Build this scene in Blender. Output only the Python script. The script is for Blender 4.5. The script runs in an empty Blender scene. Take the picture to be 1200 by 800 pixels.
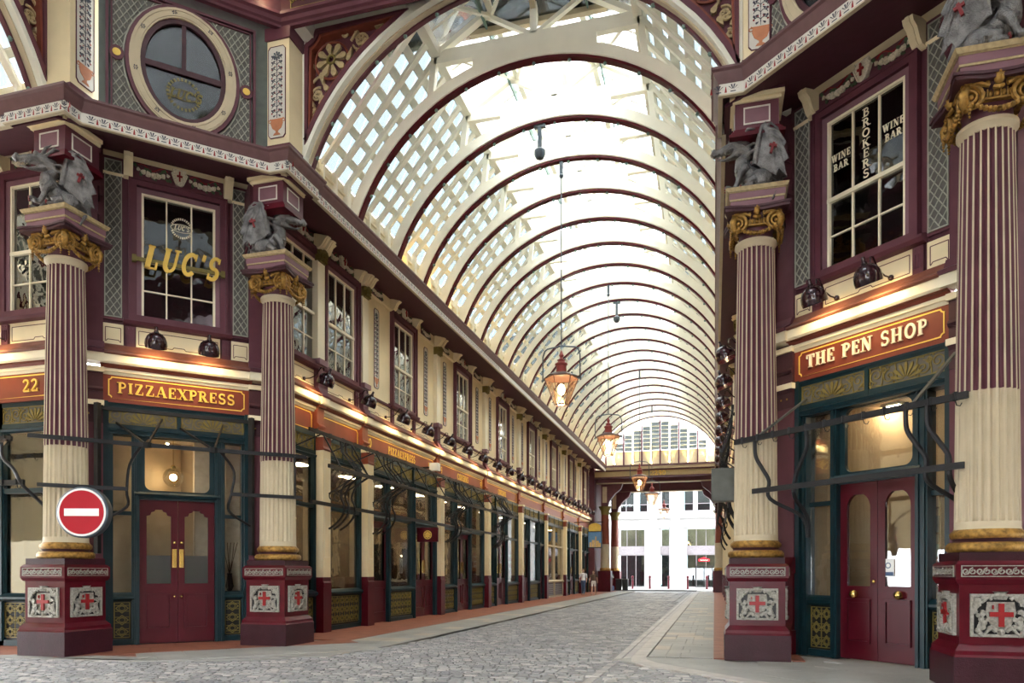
import bpy, bmesh, math, random
from mathutils import Matrix, Vector
random.seed(7)
SC = bpy.context.scene
COL = SC.collection
PI = math.pi

# ---------------------------------------------------------------- camera, sky, exposure
cam_d = bpy.data.cameras.new('camera')
cam_d.sensor_width = 36.0
cam_d.lens = 25.5
cam_d.shift_y = 271.5 / 1200
cam_d.clip_end = 400
cam = bpy.data.objects.new('camera', cam_d)
COL.objects.link(cam)
YAW = math.atan(237 / 850)
cam.location = (0, 0, 1.5)
cam.rotation_euler = (PI / 2, 0, YAW)
SC.camera = cam

wd = bpy.data.worlds.new('overcast_sky')
SC.world = wd
wd.use_nodes = True
bg = wd.node_tree.nodes['Background']
bg.inputs['Color'].default_value = (0.90, 0.95, 1.0, 1)
bg.inputs['Strength'].default_value = 7.0
SC.view_settings.view_transform = 'Standard'
SC.view_settings.look = 'None'
SC.view_settings.exposure = 1.85
SC.view_settings.gamma = 1
SC.view_settings.use_curve_mapping = False
SC.cycles.max_bounces = 12
SC.cycles.diffuse_bounces = 7
SC.cycles.glossy_bounces = 3
SC.cycles.transmission_bounces = 4
SC.cycles.transparent_max_bounces = 16
SC.cycles.use_denoising = True
SC.cycles.sample_clamp_indirect = 6.0

# ---------------------------------------------------------------- materials
MATS = {}


def mat(name, col, rough=0.5, metal=0.0, var=0.12, scale=6.0, bump=0.0, bscale=40.0, emit=0.0, spec=0.5, coat=0.0):
    m = bpy.data.materials.new(name)
    m.use_nodes = True
    nt = m.node_tree
    p = nt.nodes['Principled BSDF']
    p.inputs['Roughness'].default_value = rough
    p.inputs['Metallic'].default_value = metal
    p.inputs['Specular IOR Level'].default_value = spec * .6
    p.inputs['Coat Weight'].default_value = coat
    tc = nt.nodes.new('ShaderNodeTexCoord')
    if var > 0:
        n = nt.nodes.new('ShaderNodeTexNoise')
        n.inputs['Scale'].default_value = scale
        n.inputs['Detail'].default_value = 5
        nt.links.new(tc.outputs['Object'], n.inputs['Vector'])
        r = nt.nodes.new('ShaderNodeValToRGB')
        r.color_ramp.elements[0].position = 0.3
        r.color_ramp.elements[1].position = 0.7
        r.color_ramp.elements[0].color = [c * (1 - var) for c in col] + [1]
        r.color_ramp.elements[1].color = [min(1, c * (1 + var)) for c in col] + [1]
        nt.links.new(n.outputs['Fac'], r.inputs['Fac'])
        nt.links.new(r.outputs['Color'], p.inputs['Base Color'])
    else:
        p.inputs['Base Color'].default_value = list(col) + [1]
    if bump > 0:
        n2 = nt.nodes.new('ShaderNodeTexNoise')
        n2.inputs['Scale'].default_value = bscale
        n2.inputs['Detail'].default_value = 4
        nt.links.new(tc.outputs['Object'], n2.inputs['Vector'])
        b = nt.nodes.new('ShaderNodeBump')
        b.inputs['Strength'].default_value = bump
        b.inputs['Distance'].default_value = 0.02
        nt.links.new(n2.outputs['Fac'], b.inputs['Height'])
        nt.links.new(b.outputs['Normal'], p.inputs['Normal'])
    if emit > 0:
        p.inputs['Emission Color'].default_value = list(col) + [1]
        p.inputs['Emission Strength'].default_value = emit
    MATS[name] = m
    return m


def glass(name, tint, gloss=1.0, rough=0.0, translucent=0.0, wav=0.0):
    m = bpy.data.materials.new(name)
    m.use_nodes = True
    nt = m.node_tree
    nt.nodes.clear()
    out = nt.nodes.new('ShaderNodeOutputMaterial')
    tr = nt.nodes.new('ShaderNodeBsdfTransparent')
    tr.inputs['Color'].default_value = list(tint) + [1]
    gl = nt.nodes.new('ShaderNodeBsdfGlossy')
    gl.inputs['Roughness'].default_value = rough
    lw = nt.nodes.new('ShaderNodeFresnel')
    lw.inputs['IOR'].default_value = 1.6
    mx = nt.nodes.new('ShaderNodeMixShader')
    mul = nt.nodes.new('ShaderNodeMath')
    mul.operation = 'MULTIPLY'
    mul.inputs[1].default_value = gloss
    mul.use_clamp = True
    nt.links.new(lw.outputs[0], mul.inputs[0])
    nt.links.new(mul.outputs[0], mx.inputs['Fac'])
    base = tr
    if translucent > 0:
        tl = nt.nodes.new('ShaderNodeBsdfTranslucent')
        tl.inputs['Color'].default_value = list(tint) + [1]
        m2 = nt.nodes.new('ShaderNodeMixShader')
        m2.inputs['Fac'].default_value = translucent
        nt.links.new(tr.outputs[0], m2.inputs[1])
        nt.links.new(tl.outputs[0], m2.inputs[2])
        base = m2
    if wav > 0:
        tc = nt.nodes.new('ShaderNodeTexCoord')
        n2 = nt.nodes.new('ShaderNodeTexNoise')
        n2.inputs['Scale'].default_value = 2.0
        n2.inputs['Detail'].default_value = 2
        b = nt.nodes.new('ShaderNodeBump')
        b.inputs['Strength'].default_value = wav
        b.inputs['Distance'].default_value = 0.03
        nt.links.new(tc.outputs['Object'], n2.inputs['Vector'])
        nt.links.new(n2.outputs['Fac'], b.inputs['Height'])
        nt.links.new(b.outputs['Normal'], gl.inputs['Normal'])
    nt.links.new(base.outputs[0], mx.inputs[1])
    nt.links.new(gl.outputs[0], mx.inputs[2])
    nt.links.new(mx.outputs[0], out.inputs['Surface'])
    MATS[name] = m
    return m


mat('plum', (0.105, 0.032, 0.045), 0.5, var=0.12, scale=3)
mat('plum_light', (0.19, 0.095, 0.115), 0.5, var=0.1, scale=3)
mat('plum_dark', (0.055, 0.018, 0.024), 0.5)
mat('soffit', (0.075, 0.018, 0.03), 0.6)
mat('gutter', (0.125, 0.062, 0.065), 0.42, var=0.1)
mat('cove', (0.17, 0.062, 0.042), 0.45)
mat('maroon', (0.075, 0.003, 0.009), 0.3, spec=0.35, var=0.15, scale=4)
mat('lantern_iron', (0.10, 0.05, 0.04), 0.4)
mat('maroon_plinth', (0.034, 0.008, 0.013), 0.36, spec=0.35, var=0.15, bump=0.35, bscale=60)
mat('door_red', (0.068, 0.004, 0.010), 0.32, spec=0.4, var=0.1, scale=3)
mat('sign_red', (0.165, 0.036, 0.021), 0.4, var=0.1, scale=3)
mat('brick_red', (0.2, 0.05, 0.03), 0.45)
mat('cream', (0.76, 0.64, 0.41), 0.55, var=0.05, scale=2)
mat('cream_pale', (0.78, 0.70, 0.52), 0.5, var=0.05, scale=2)
mat('cream_roof', (0.88, 0.84, 0.72), 0.55, var=0.04, scale=2)
mat('cream_stone', (0.50, 0.42, 0.29), 0.6, var=0.08, scale=3)
mat('grey_white', (0.72, 0.71, 0.62), 0.6, var=0.08, scale=2)
mat('paint_white', (0.62, 0.59, 0.53), 0.5, var=0.04)
mat('green', (0.005, 0.022, 0.029), 0.35, var=0.2, scale=4)
mat('gold', (0.30, 0.165, 0.04), 0.42, 0.55, var=0.5, scale=16, bump=0.3, bscale=70)
mat('gold_paint', (0.75, 0.50, 0.10), 0.45, 0.15, var=0.08)
mat('gold_dull', (0.185, 0.145, 0.042), 0.5, 0.2, var=0.15, scale=20)
mat('brass', (0.62, 0.43, 0.14), 0.25, 0.95, var=0.1)
mat('silver', (0.17, 0.163, 0.16), 0.36, 0.75, var=0.45, scale=7, bump=1.0, bscale=55)
mat('silver_relief', (0.29, 0.275, 0.24), 0.45, 0.25, var=0.3, scale=30, bump=0.5, bscale=80)
mat('wing_red', (0.16, 0.012, 0.014), 0.4)
mat('cross_red', (0.25, 0.012, 0.014), 0.4, var=0.1)
mat('iron', (0.018, 0.018, 0.02), 0.5, 0.3, var=0.2)
mat('lattice_grey', (0.34, 0.34, 0.28), 0.6)
mat('lattice_back', (0.11, 0.105, 0.095), 0.7)
mat('green_grey', (0.10, 0.115, 0.10), 0.6)
mat('relief_gold', (0.40, 0.31, 0.17), 0.5, var=0.2, scale=20)
mat('rose_cream', (0.62, 0.55, 0.42), 0.5, var=0.25, scale=40)
mat('leaf_green', (0.06, 0.10, 0.05), 0.5)
mat('lamp_shade', (0.028, 0.008, 0.012), 0.18, coat=0.6, var=0.05)
mat('black', (0.012, 0.012, 0.013), 0.4)
mat('ink', (0.05, 0.05, 0.07), 0.6, var=0)
mat('terracotta_paint', (0.50, 0.20, 0.10), 0.6)
mat('sett', (0.29, 0.288, 0.29), 0.5, var=0.28, scale=1.6, bump=0.5, bscale=25)
mat('sett_pale', (0.42, 0.40, 0.39), 0.5, var=0.2, scale=2.1, bump=0.5, bscale=25)
mat('sett_dark', (0.24, 0.24, 0.25), 0.5, var=0.25, scale=2.6, bump=0.5, bscale=25)
mat('mortar', (0.19, 0.185, 0.18), 0.8, var=0.2, bump=0.4)
mat('flagstone', (0.32, 0.315, 0.295), 0.5, var=0.14, scale=1.3, bump=0.3, bscale=18)
mat('flagstone_warm', (0.43, 0.38, 0.31), 0.5, var=0.12, scale=1.3, bump=0.3, bscale=18)
mat('granite_kerb', (0.46, 0.43, 0.40), 0.5, var=0.14, scale=3, bump=0.3)
mat('terracotta', (0.27, 0.10, 0.065), 0.5, var=0.2, scale=3)
mat('portland', (0.40, 0.397, 0.39), 0.7, var=0.04)
mat('shutter_grey', (0.22, 0.2, 0.21), 0.5)
mat('metal_grey', (0.085, 0.088, 0.078), 0.5, 0.2)
mat('zinc', (0.10, 0.12, 0.14), 0.4, 0.6)
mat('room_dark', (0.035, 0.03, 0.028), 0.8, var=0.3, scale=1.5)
mat('room_warm', (0.42, 0.31, 0.2), 0.8, var=0.25, scale=0.9)
mat('curtain', (0.6, 0.5, 0.4), 0.8)
mat('sign_white', (0.82, 0.82, 0.80), 0.45, var=0.03)
mat('sign_scarlet', (0.40, 0.008, 0.022), 0.35, var=0.04)
mat('bulb_warm', (1.0, 0.78, 0.46), 0.3, var=0, emit=12)
mat('bulb_globe', (1.0, 0.82, 0.55), 0.3, var=0, emit=20)
mat('uplight_lamp', (1.0, 0.72, 0.25), 0.3, var=0, emit=10)
mat('lamp_strip', (1.0, 0.78, 0.48), 0.3, var=0, emit=46)
mat('skin', (0.55, 0.33, 0.24), 0.5, var=0.05)
mat('hair_brown', (0.10, 0.055, 0.03), 0.6)
mat('shirt_white', (0.72, 0.73, 0.76), 0.8, var=0.05)
mat('shirt_tan', (0.15, 0.10, 0.075), 0.8)
mat('shorts_white', (0.74, 0.72, 0.7), 0.8)
mat('denim', (0.10, 0.15, 0.26), 0.8)
mat('shoe', (0.3, 0.25, 0.2), 0.6)
mat('lantern_red', (0.30, 0.055, 0.045), 0.35)
mat('bin_black', (0.02, 0.022, 0.022), 0.5)
mat('painting_sky', (0.12, 0.27, 0.50), 0.5, var=0.1)
mat('painting_stone', (0.62, 0.42, 0.18), 0.5, var=0.35, scale=30)
mat('sage', (0.16, 0.25, 0.22), 0.4)
glass('glass_frosted', (0.55, 0.56, 0.55), 0.5, 0.3, translucent=0.7)
glass('glass_window', (0.90, 0.91, 0.89), 0.9, 0.01, wav=0.07)
glass('glass_upper', (0.62, 0.64, 0.62), 3.0, 0.015, wav=0.24)
glass('glass_attic', (0.5, 0.5, 0.5), 0.3, 0.02, wav=0.2)
glass('glass_roof', (0.66, 0.672, 0.67), 0.5, 0.05, translucent=0.15)
glass('glass_louvre', (0.222, 0.24, 0.243), 0.3, 0.1)
glass('glass_dome', (0.165, 0.17, 0.17), 0.3, 0.05)
glass('glass_lamp', (1.0, 0.93, 0.78), 0.7, 0.03)
glass('glass_office', (0.42, 0.5, 0.5), 1.2, 0.02)


# ---------------------------------------------------------------- mesh helpers
def curve(P, n=5):
    """smooth path through the points"""
    P = [Vector(p) for p in P]
    out = []
    for i in range(len(P) - 1):
        p0, p1, p2, p3 = P[max(0, i - 1)], P[i], P[i + 1], P[min(len(P) - 1, i + 2)]
        for k in range(n):
            t = k / n
            out.append(.5 * ((2 * p1) + (p2 - p0) * t + (2 * p0 - 5 * p1 + 4 * p2 - p3) * t * t + (3 * p1 - p0 - 3 * p2 + p3) * t ** 3))
    return out + [P[-1]]


class MB:
    def __init__(self, M=None):
        self.v = []
        self.f = []
        self.M = M

    def add(self, vs, fs):
        o = len(self.v)
        if self.M is not None:
            vs = [tuple(self.M @ Vector(p)) for p in vs]
        self.v += [tuple(p) for p in vs]
        self.f += [tuple(i + o for i in q) for q in fs]
        return self

    def box(self, x0, x1, y0, y1, z0, z1):
        vs = [(x0, y0, z0), (x1, y0, z0), (x1, y1, z0), (x0, y1, z0), (x0, y0, z1), (x1, y0, z1), (x1, y1, z1), (x0, y1, z1)]
        return self.add(vs, [(0, 3, 2, 1), (4, 5, 6, 7), (0, 1, 5, 4), (1, 2, 6, 5), (2, 3, 7, 6), (3, 0, 4, 7)])

    def obox(self, c, ax, ay, az):
        c = Vector(c); ax = Vector(ax); ay = Vector(ay); az = Vector(az)
        vs = [c + sx * ax + sy * ay + sz * az for sz in (-1, 1) for sx, sy in ((-1, -1), (1, -1), (1, 1), (-1, 1))]
        return self.add(vs, [(0, 3, 2, 1), (4, 5, 6, 7), (0, 1, 5, 4), (1, 2, 6, 5), (2, 3, 7, 6), (3, 0, 4, 7)])

    def bar(self, a, b, w, h, up=(0, 0, 1)):
        a = Vector(a); b = Vector(b)
        d = (b - a)
        L = d.length
        d.normalize()
        s = d.cross(Vector(up))
        if s.length < 1e-4:
            s = d.cross(Vector((1, 0, 0)))
        s.normalize()
        u = s.cross(d)
        return self.obox((a + b) / 2, d * L / 2, s * w / 2, u * h / 2)

    def xz(self, pts, y0, y1):          # polygon in the x-z plane, thick along y (pts anticlockwise seen from -y)
        n = len(pts)
        vs = [(x, y0, z) for x, z in pts] + [(x, y1, z) for x, z in pts]
        fs = [tuple(range(n)), tuple(range(2 * n - 1, n - 1, -1))]
        for i in range(n):
            j = (i + 1) % n
            fs.append((i, i + n, j + n, j))
        return self.add(vs, fs)

    def xy(self, pts, z0, z1):          # plan polygon (anticlockwise seen from above)
        n = len(pts)
        vs = [(x, y, z0) for x, y in pts] + [(x, y, z1) for x, y in pts]
        fs = [tuple(range(n - 1, -1, -1)), tuple(range(n, 2 * n))]
        for i in range(n):
            j = (i + 1) % n
            fs.append((i, j, j + n, i + n))
        return self.add(vs, fs)

    def ox(self, prof, x0, x1):         # profile of (outward, z) run along x; outward = -y
        n = len(prof)
        vs = [(x0, -o, z) for o, z in prof] + [(x1, -o, z) for o, z in prof]
        fs = [tuple(range(n)), tuple(range(2 * n - 1, n - 1, -1))]
        for i in range(n):
            j = (i + 1) % n
            fs.append((i, i + n, j + n, j))
        return self.add(vs, fs)

    def ringxz(self, A, B, y0, y1, closed=True):   # band between two equal-length loops in x-z
        n = len(A)
        vs = [(x, y0, z) for x, z in A] + [(x, y0, z) for x, z in B] + [(x, y1, z) for x, z in A] + [(x, y1, z) for x, z in B]
        fs = []
        for i in range(n if closed else n - 1):
            j = (i + 1) % n
            fs += [(i, j, n + j, n + i), (2 * n + i, 3 * n + i, 3 * n + j, 2 * n + j), (i, 2 * n + i, 2 * n + j, j), (n + i, n + j, 3 * n + j, 3 * n + i)]
        if not closed:
            fs += [(0, n, 3 * n, 2 * n), (n - 1, 3 * n - 1, 4 * n - 1, 2 * n - 1)]
        return self.add(vs, fs)

    def frame(self, x0, x1, z0, z1, w, y0, y1):
        A = [(x0, z0), (x1, z0), (x1, z1), (x0, z1)]
        B = [(x0 + w, z0 + w), (x1 - w, z0 + w), (x1 - w, z1 - w), (x0 + w, z1 - w)]
        return self.ringxz(A, B, y0, y1)

    def lathe(self, prof, n=16, cx=0, cy=0, cz=0):
        vs = []
        fs = []
        m = len(prof)
        for i in range(n):
            a = 2 * PI * i / n
            for r, z in prof:
                vs.append((cx + r * math.cos(a), cy + r * math.sin(a), cz + z))
        for i in range(n):
            j = (i + 1) % n
            for k in range(m - 1):
                fs.append((i * m + k, j * m + k, j * m + k + 1, i * m + k + 1))
        if prof[0][0] > 1e-5:
            fs.append(tuple(i * m for i in range(n - 1, -1, -1)))
        if prof[-1][0] > 1e-5:
            fs.append(tuple(i * m + m - 1 for i in range(n)))
        return self.add(vs, fs)

    def tube(self, pts, r, n=6, closed=False, flat=1.0, cap=True):
        pts = [Vector(p) for p in pts]
        k = len(pts)
        rs = r if isinstance(r, (list, tuple)) else [r] * k
        vs = []
        fs = []
        up = None
        for i in range(k):
            a = pts[(i - 1) % k] if (i > 0 or closed) else pts[i]
            b = pts[(i + 1) % k] if (i < k - 1 or closed) else pts[i]
            d = (b - a)
            d = d.normalized() if d.length > 1e-9 else Vector((0, 0, 1))
            if up is None:
                up = Vector((0, 0, 1)) if abs(d.z) < 0.9 else Vector((0, 1, 0))
            s = d.cross(up)
            s = s.normalized() if s.length > 1e-6 else Vector((1, 0, 0))
            u = s.cross(d)
            up = u
            for q in range(n):
                t = 2 * PI * (q + 0.5) / n
                vs.append(pts[i] + s * (rs[i] * math.cos(t)) + u * (rs[i] * flat * math.sin(t)))
        for i in range(k if closed else k - 1):
            j = (i + 1) % k
            for q in range(n):
                w = (q + 1) % n
                fs.append((i * n + q, i * n + w, j * n + w, j * n + q))
        if cap and not closed:
            fs.append(tuple(range(n - 1, -1, -1)))
            fs.append(tuple((k - 1) * n + q for q in range(n)))
        return self.add(vs, fs)

    def ball(self, c, r, n=8, sx=1, sy=1, sz=1):
        m = max(4, n // 2 + 1)
        vs = []
        fs = []
        for i in range(m + 1):
            p = PI * i / m
            for j in range(n):
                t = 2 * PI * j / n
                vs.append((c[0] + r * sx * math.sin(p) * math.cos(t), c[1] + r * sy * math.sin(p) * math.sin(t), c[2] - r * sz * math.cos(p)))
        for i in range(m):
            for j in range(n):
                k = (j + 1) % n
                fs.append((i * n + j, i * n + k, (i + 1) * n + k, (i + 1) * n + j))
        return self.add(vs, fs)

    def sweep(self, path, prof, mirror=None):     # profile of (outward right of the path, z) along plan path; closed profile
        k = len(path)
        m = len(prof)
        P = [Vector(p) for p in path]
        N = []
        for i in range(k):
            ns = []
            if i > 0:
                d = (P[i] - P[i - 1]).normalized(); ns.append(Vector((d.y, -d.x)))
            if i < k - 1:
                d = (P[i + 1] - P[i]).normalized(); ns.append(Vector((d.y, -d.x)))
            N.append(ns[0] if len(ns) == 1 else (ns[0] + ns[1]) / (1 + ns[0].dot(ns[1])))
        vs = []
        fs = []
        for i in range(k):
            for o, z in prof:
                q = P[i] + N[i] * o
                vs.append((q.x, q.y, z))
        for i in range(k - 1):
            for j in range(m):
                w = (j + 1) % m
                fs.append((i * m + j, (i + 1) * m + j, (i + 1) * m + w, i * m + w))
        fs.append(tuple(range(m)))
        fs.append(tuple((k - 1) * m + j for j in range(m - 1, -1, -1)))
        return self.add(vs, fs)

    def mirror_x(self, xc):
        o = MB()
        o.v = [(2 * xc - x, y, z) for x, y, z in self.v]
        o.f = [tuple(reversed(q)) for q in self.f]
        return o

    def mesh(self, name, m, smooth=0):
        me = bpy.data.meshes.new(name)
        me.from_pydata(self.v, [], self.f)
        me.validate()
        if smooth:
            me.shade_smooth()
            me.set_sharp_from_angle(angle=math.radians(smooth))
        for x in (m if isinstance(m, (list, tuple)) else [m]):
            me.materials.append(MATS[x])
        return me

    def build(self, name, m, parent=None, smooth=0, loc=None):
        return link(name, self.mesh(name, m, smooth), parent, loc)


def fix_normals(me):
    bm = bmesh.new(); bm.from_mesh(me)
    bmesh.ops.recalc_face_normals(bm, faces=bm.faces)
    bm.to_mesh(me); bm.free()
    return me


def link(name, me, parent=None, loc=None, rotz=None):
    o = bpy.data.objects.new(name, me)
    COL.objects.link(o)
    if parent is not None:
        o.parent = parent
    if loc is not None:
        o.location = loc
    if rotz is not None:
        o.rotation_euler = (0, 0, rotz)
    return o


def thing(name, label, cat, loc=(0, 0, 0), rotz=0, group=None):
    o = bpy.data.objects.new(name, None)
    COL.objects.link(o)
    o.location = loc
    o.rotation_euler = (0, 0, rotz)
    return tag(o, label, cat, group)


def tag(o, label, cat, group=None):
    o['label'] = label
    o['category'] = cat
    if group:
        o['group'] = group
    return o


def struct(name, loc=(0, 0, 0), rotz=0):
    o = bpy.data.objects.new(name, None)
    COL.objects.link(o)
    o.location = loc
    o.rotation_euler = (0, 0, rotz)
    o['kind'] = 'structure'
    return o


def ss(o):
    o['kind'] = 'structure'
    return o


def stuff(o):
    o['kind'] = 'stuff'
    return o


def dup(root, loc, rotz=0, label=None, group=None):
    r = root.copy()
    COL.objects.link(r)
    r.location = loc
    r.rotation_euler = (0, 0, rotz)
    if label:
        r['label'] = label
    if group:
        r['group'] = group
    for ch in list(root.children):
        c = ch.copy()
        COL.objects.link(c)
        c.parent = r
        for g in list(ch.children):
            d = g.copy()
            COL.objects.link(d)
            d.parent = c
    return r


CACHE = {}


def part(key, name, fn, m, parent, loc=None, smooth=0, rotz=None):     # alike parts share one mesh
    if key not in CACHE:
        b = MB()
        fn(b)
        CACHE[key] = b.mesh(name, m, smooth)
    return link(name, CACHE[key], parent, loc, rotz)


COUNT = {}


def num(kind):
    COUNT[kind] = COUNT.get(kind, 0) + 1
    return '%s_%d' % (kind, COUNT[kind])


def arc(cx, cz, rx, rz, a0, a1, n=10):
    return [(cx + rx * math.cos(math.radians(a0 + (a1 - a0) * i / n)), cz + rz * math.sin(math.radians(a0 + (a1 - a0) * i / n))) for i in range(n + 1)]


def spiral(cx, cz, r0, r1, a0, turns, n=22):
    out = []
    for i in range(n + 1):
        t = i / n
        r = r0 + (r1 - r0) * t
        a = math.radians(a0) + turns * 2 * PI * t
        out.append((cx + r * math.cos(a), cz + r * math.sin(a)))
    return out


# ---------------------------------------------------------------- slab-serif lettering
T, H_, TH = 0.10, 0.065, 0.04
GL = {
    'A': (0.92, [([(.12, 0), (.44, 1)], TH), ([(.46, 1), (.79, 0)], T), ([(.24, .34), (.66, .34)], TH)], [(.12, 0), (.79, 0)]),
    'B': (0.76, [([(.2, 0), (.2, 1)], T), ([(.2, .96), (.36, .96)] + arc(.36, .75, .22, .21, 90, -90) + [(.2, .54)], H_), ([(.3, .52), (.4, .52)] + arc(.4, .28, .24, .24, 90, -90) + [(.2, .04)], H_)], [(.14, 0), (.14, 1)]),
    'C': (0.82, [(arc(.44, .5, .34, .44, 45, 315, 16), .08), ([(.7, .98), (.7, .68)], TH)], []),
    'E': (0.74, [([(.2, 0), (.2, 1)], T), ([(.1, .96), (.64, .96), (.64, .74)], TH), ([(.2, .52), (.5, .52)], TH), ([(.5, .64), (.5, .4)], TH), ([(.1, .04), (.66, .04), (.66, .28)], TH)], []),
    'H': (0.98, [([(.22, 0), (.22, 1)], T), ([(.76, 0), (.76, 1)], T), ([(.22, .5), (.76, .5)], TH)], [(.22, 0), (.22, 1), (.76, 0), (.76, 1)]),
    'I': (0.44, [([(.22, 0), (.22, 1)], T)], [(.22, 0), (.22, 1)]),
    'K': (0.92, [([(.2, 0), (.2, 1)], T), ([(.26, .42), (.7, 1)], TH), ([(.4, .56), (.76, 0)], T)], [(.2, 0), (.2, 1), (.7, 1), (.76, 0)]),
    'L': (0.74, [([(.2, 0), (.2, 1)], T), ([(.1, .04), (.66, .04), (.66, .32)], TH)], [(.2, 1)]),
    'N': (0.98, [([(.18, 0), (.18, 1)], TH), ([(.78, 0), (.78, 1)], TH), ([(.2, 1), (.76, 0)], T)], [(.18, 0), (.14, 1), (.78, 1)]),
    'O': (0.92, [(arc(.46, .5, .34, .44, 0, 360, 20), .085)], []),
    'P': (0.74, [([(.2, 0), (.2, 1)], T), ([(.2, .96), (.38, .96)] + arc(.38, .73, .25, .23, 90, -90) + [(.2, .5)], H_)], [(.2, 0), (.14, 1)]),
    'R': (0.86, [([(.2, 0), (.2, 1)], T), ([(.2, .96), (.38, .96)] + arc(.38, .74, .24, .22, 90, -90) + [(.2, .52)], H_), ([(.42, .52), (.72, .03)], T)], [(.2, 0), (.14, 1), (.76, 0)]),
    'S': (0.72, [(arc(.36, .73, .23, .23, 40, 270, 12) + arc(.36, .27, .25, .23, 90, -140, 12), .075), ([(.58, .98), (.58, .74)], TH), ([(.12, .02), (.12, .28)], TH)], []),
    'T': (0.82, [([(.41, 0), (.41, 1)], T), ([(.07, .72), (.07, .96), (.75, .96), (.75, .72)], TH)], [(.41, 0)]),
    'U': (0.94, [([(.2, 1), (.2, .36)] + arc(.47, .36, .27, .31, 180, 270), .09), (arc(.47, .36, .27, .31, 270, 360) + [(.74, 1)], .055)], [(.2, 1), (.74, 1)]),
    'W': (1.2, [([(.12, 1), (.38, 0)], T), ([(.38, 0), (.6, .95)], TH), ([(.58, 1), (.84, 0)], T), ([(.84, 0), (1.08, 1)], TH)], [(.12, 1), (.58, 1), (1.08, 1)]),
    'X': (0.9, [([(.14, 1), (.74, 0)], T), ([(.72, 1), (.16, 0)], TH)], [(.14, 1), (.74, 0), (.72, 1), (.16, 0)]),
    'Z': (0.8, [([(.1, .74), (.1, .96), (.66, .96)], TH), ([(.62, .96), (.16, .04)], T), ([(.1, .04), (.7, .04), (.7, .28)], TH)], []),
    "'": (0.3, [([(.16, 1.02), (.13, .74)], .07)], []),
    ' ': (0.5, [], []),
    '0': (0.76, [(arc(.38, .5, .26, .45, 0, 360, 18), .075)], []),
    '1': (0.5, [([(.25, 0), (.25, 1)], T), ([(.08, .82), (.25, .97)], TH)], [(.25, 0)]),
    '2': (0.76, [(arc(.36, .72, .24, .24, 170, -35, 12) + [(.12, .08)], .07), ([(.1, .06), (.66, .06), (.66, .24)], .06)], []),
    '7': (0.7, [([(.08, .78), (.08, .95), (.62, .95)], .05), ([(.6, .95), (.28, 0)], .09)], []),
    '9': (0.76, [(arc(.38, .7, .24, .26, 0, 360, 14), .07), (arc(.3, .52, .32, .5, 20, -75, 8), .065)], []),
}


def ribbon(b, pts, hw, y0, y1):
    n = len(pts)
    L = []
    R = []
    for i in range(n):
        a = Vector(pts[max(0, i - 1)]); c = Vector(pts[min(n - 1, i + 1)])
        if i > 0 and i < n - 1:
            d1 = (Vector(pts[i]) - a).normalized(); d2 = (c - Vector(pts[i])).normalized()
            n1 = Vector((-d1.y, d1.x)); n2 = Vector((-d2.y, d2.x))
            k = 1 + n1.dot(n2)
            nn = (n1 + n2) / k if k > 0.35 else n1
        else:
            d = (c - a).normalized()
            nn = Vector((-d.y, d.x))
        p = Vector(pts[i])
        L.append(tuple(p + nn * hw)); R.append(tuple(p - nn * hw))
    b.ringxz(R, L, y0, y1, closed=False)


def glyph(b, ch, x, z, h, y0, y1, slant=0.0, wide=1.0, sx=1):
    w, strokes, serifs = GL[ch]
    f = lambda p: (x + sx * (p[0] * wide + p[1] * slant) * h, z + p[1] * h)
    for pts, hw in strokes:
        ribbon(b, [f(p) for p in pts], hw * h, y0, y1)
    for p in serifs:
        zz = p[1] - 0.035 if p[1] > 0.5 else p[1] + 0.035
        ribbon(b, [f((p[0] - .19, zz)), f((p[0] + .19, zz))], 0.035 * h, y0, y1)
    return w * wide * h


def text_width(s, h, wide=1.0, gap=0.1):
    return sum(GL[c][0] * wide * h + gap * h for c in s) - gap * h


def letters(s, xc, z, h, y0, y1, m, parent, slant=0.0, wide=1.0, gap=0.1, width=None, name='letter', joined=False):
    if width:
        wide *= width / text_width(s, h, wide, gap)
    x = xc - text_width(s, h, wide, gap) / 2
    b = MB()
    for ch in s:
        if not joined:
            b = MB()
        w = glyph(b, ch, x, z, h, y0, y1, slant, wide)
        x += w + gap * h
        if not joined and b.v:
            b.build(name, m, parent)
    if joined:
        return b.build('lettering', m, parent)

# ---------------------------------------------------------------- plan constants
q = 2 ** -0.5
XC = -4.135                       # axis of the arcade
YEND = 58.2
COLS = [(-11.73, 10.88), (-8.98, 13.59), (.71, 13.59), (3.46, 10.88)]
F_LA = ((-9.77, 0, 0), PI / 2)    # left arcade wall: local x = world y, local -y points into the arcade
F_RA = ((0.86, 0, 0), -PI / 2)
F_LC = ((-11.124, 12.994, 0), PI / 4)
F_RC = ((2.824, 12.994, 0), -PI / 4)
F_WA = ((0, 11.635, 0), 0)
PIL = [16.48] + [18.92 + 5.72 * k for k in range(8)]


def fr_matrix(f):
    return Matrix.Translation(Vector(f[0])) @ Matrix.Rotation(f[1], 4, 'Z')


def mir(b):
    return b.mirror_x(XC)


# ---------------------------------------------------------------- ground
def zroad(x, y):
    k = max(0, min(1, (y - 12.2) / 4.0))
    t = max(0, min(1, (x + 6.5) / 4.8))
    return -0.012 - k * (0.03 * (1 - t) + 0.008)


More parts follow.
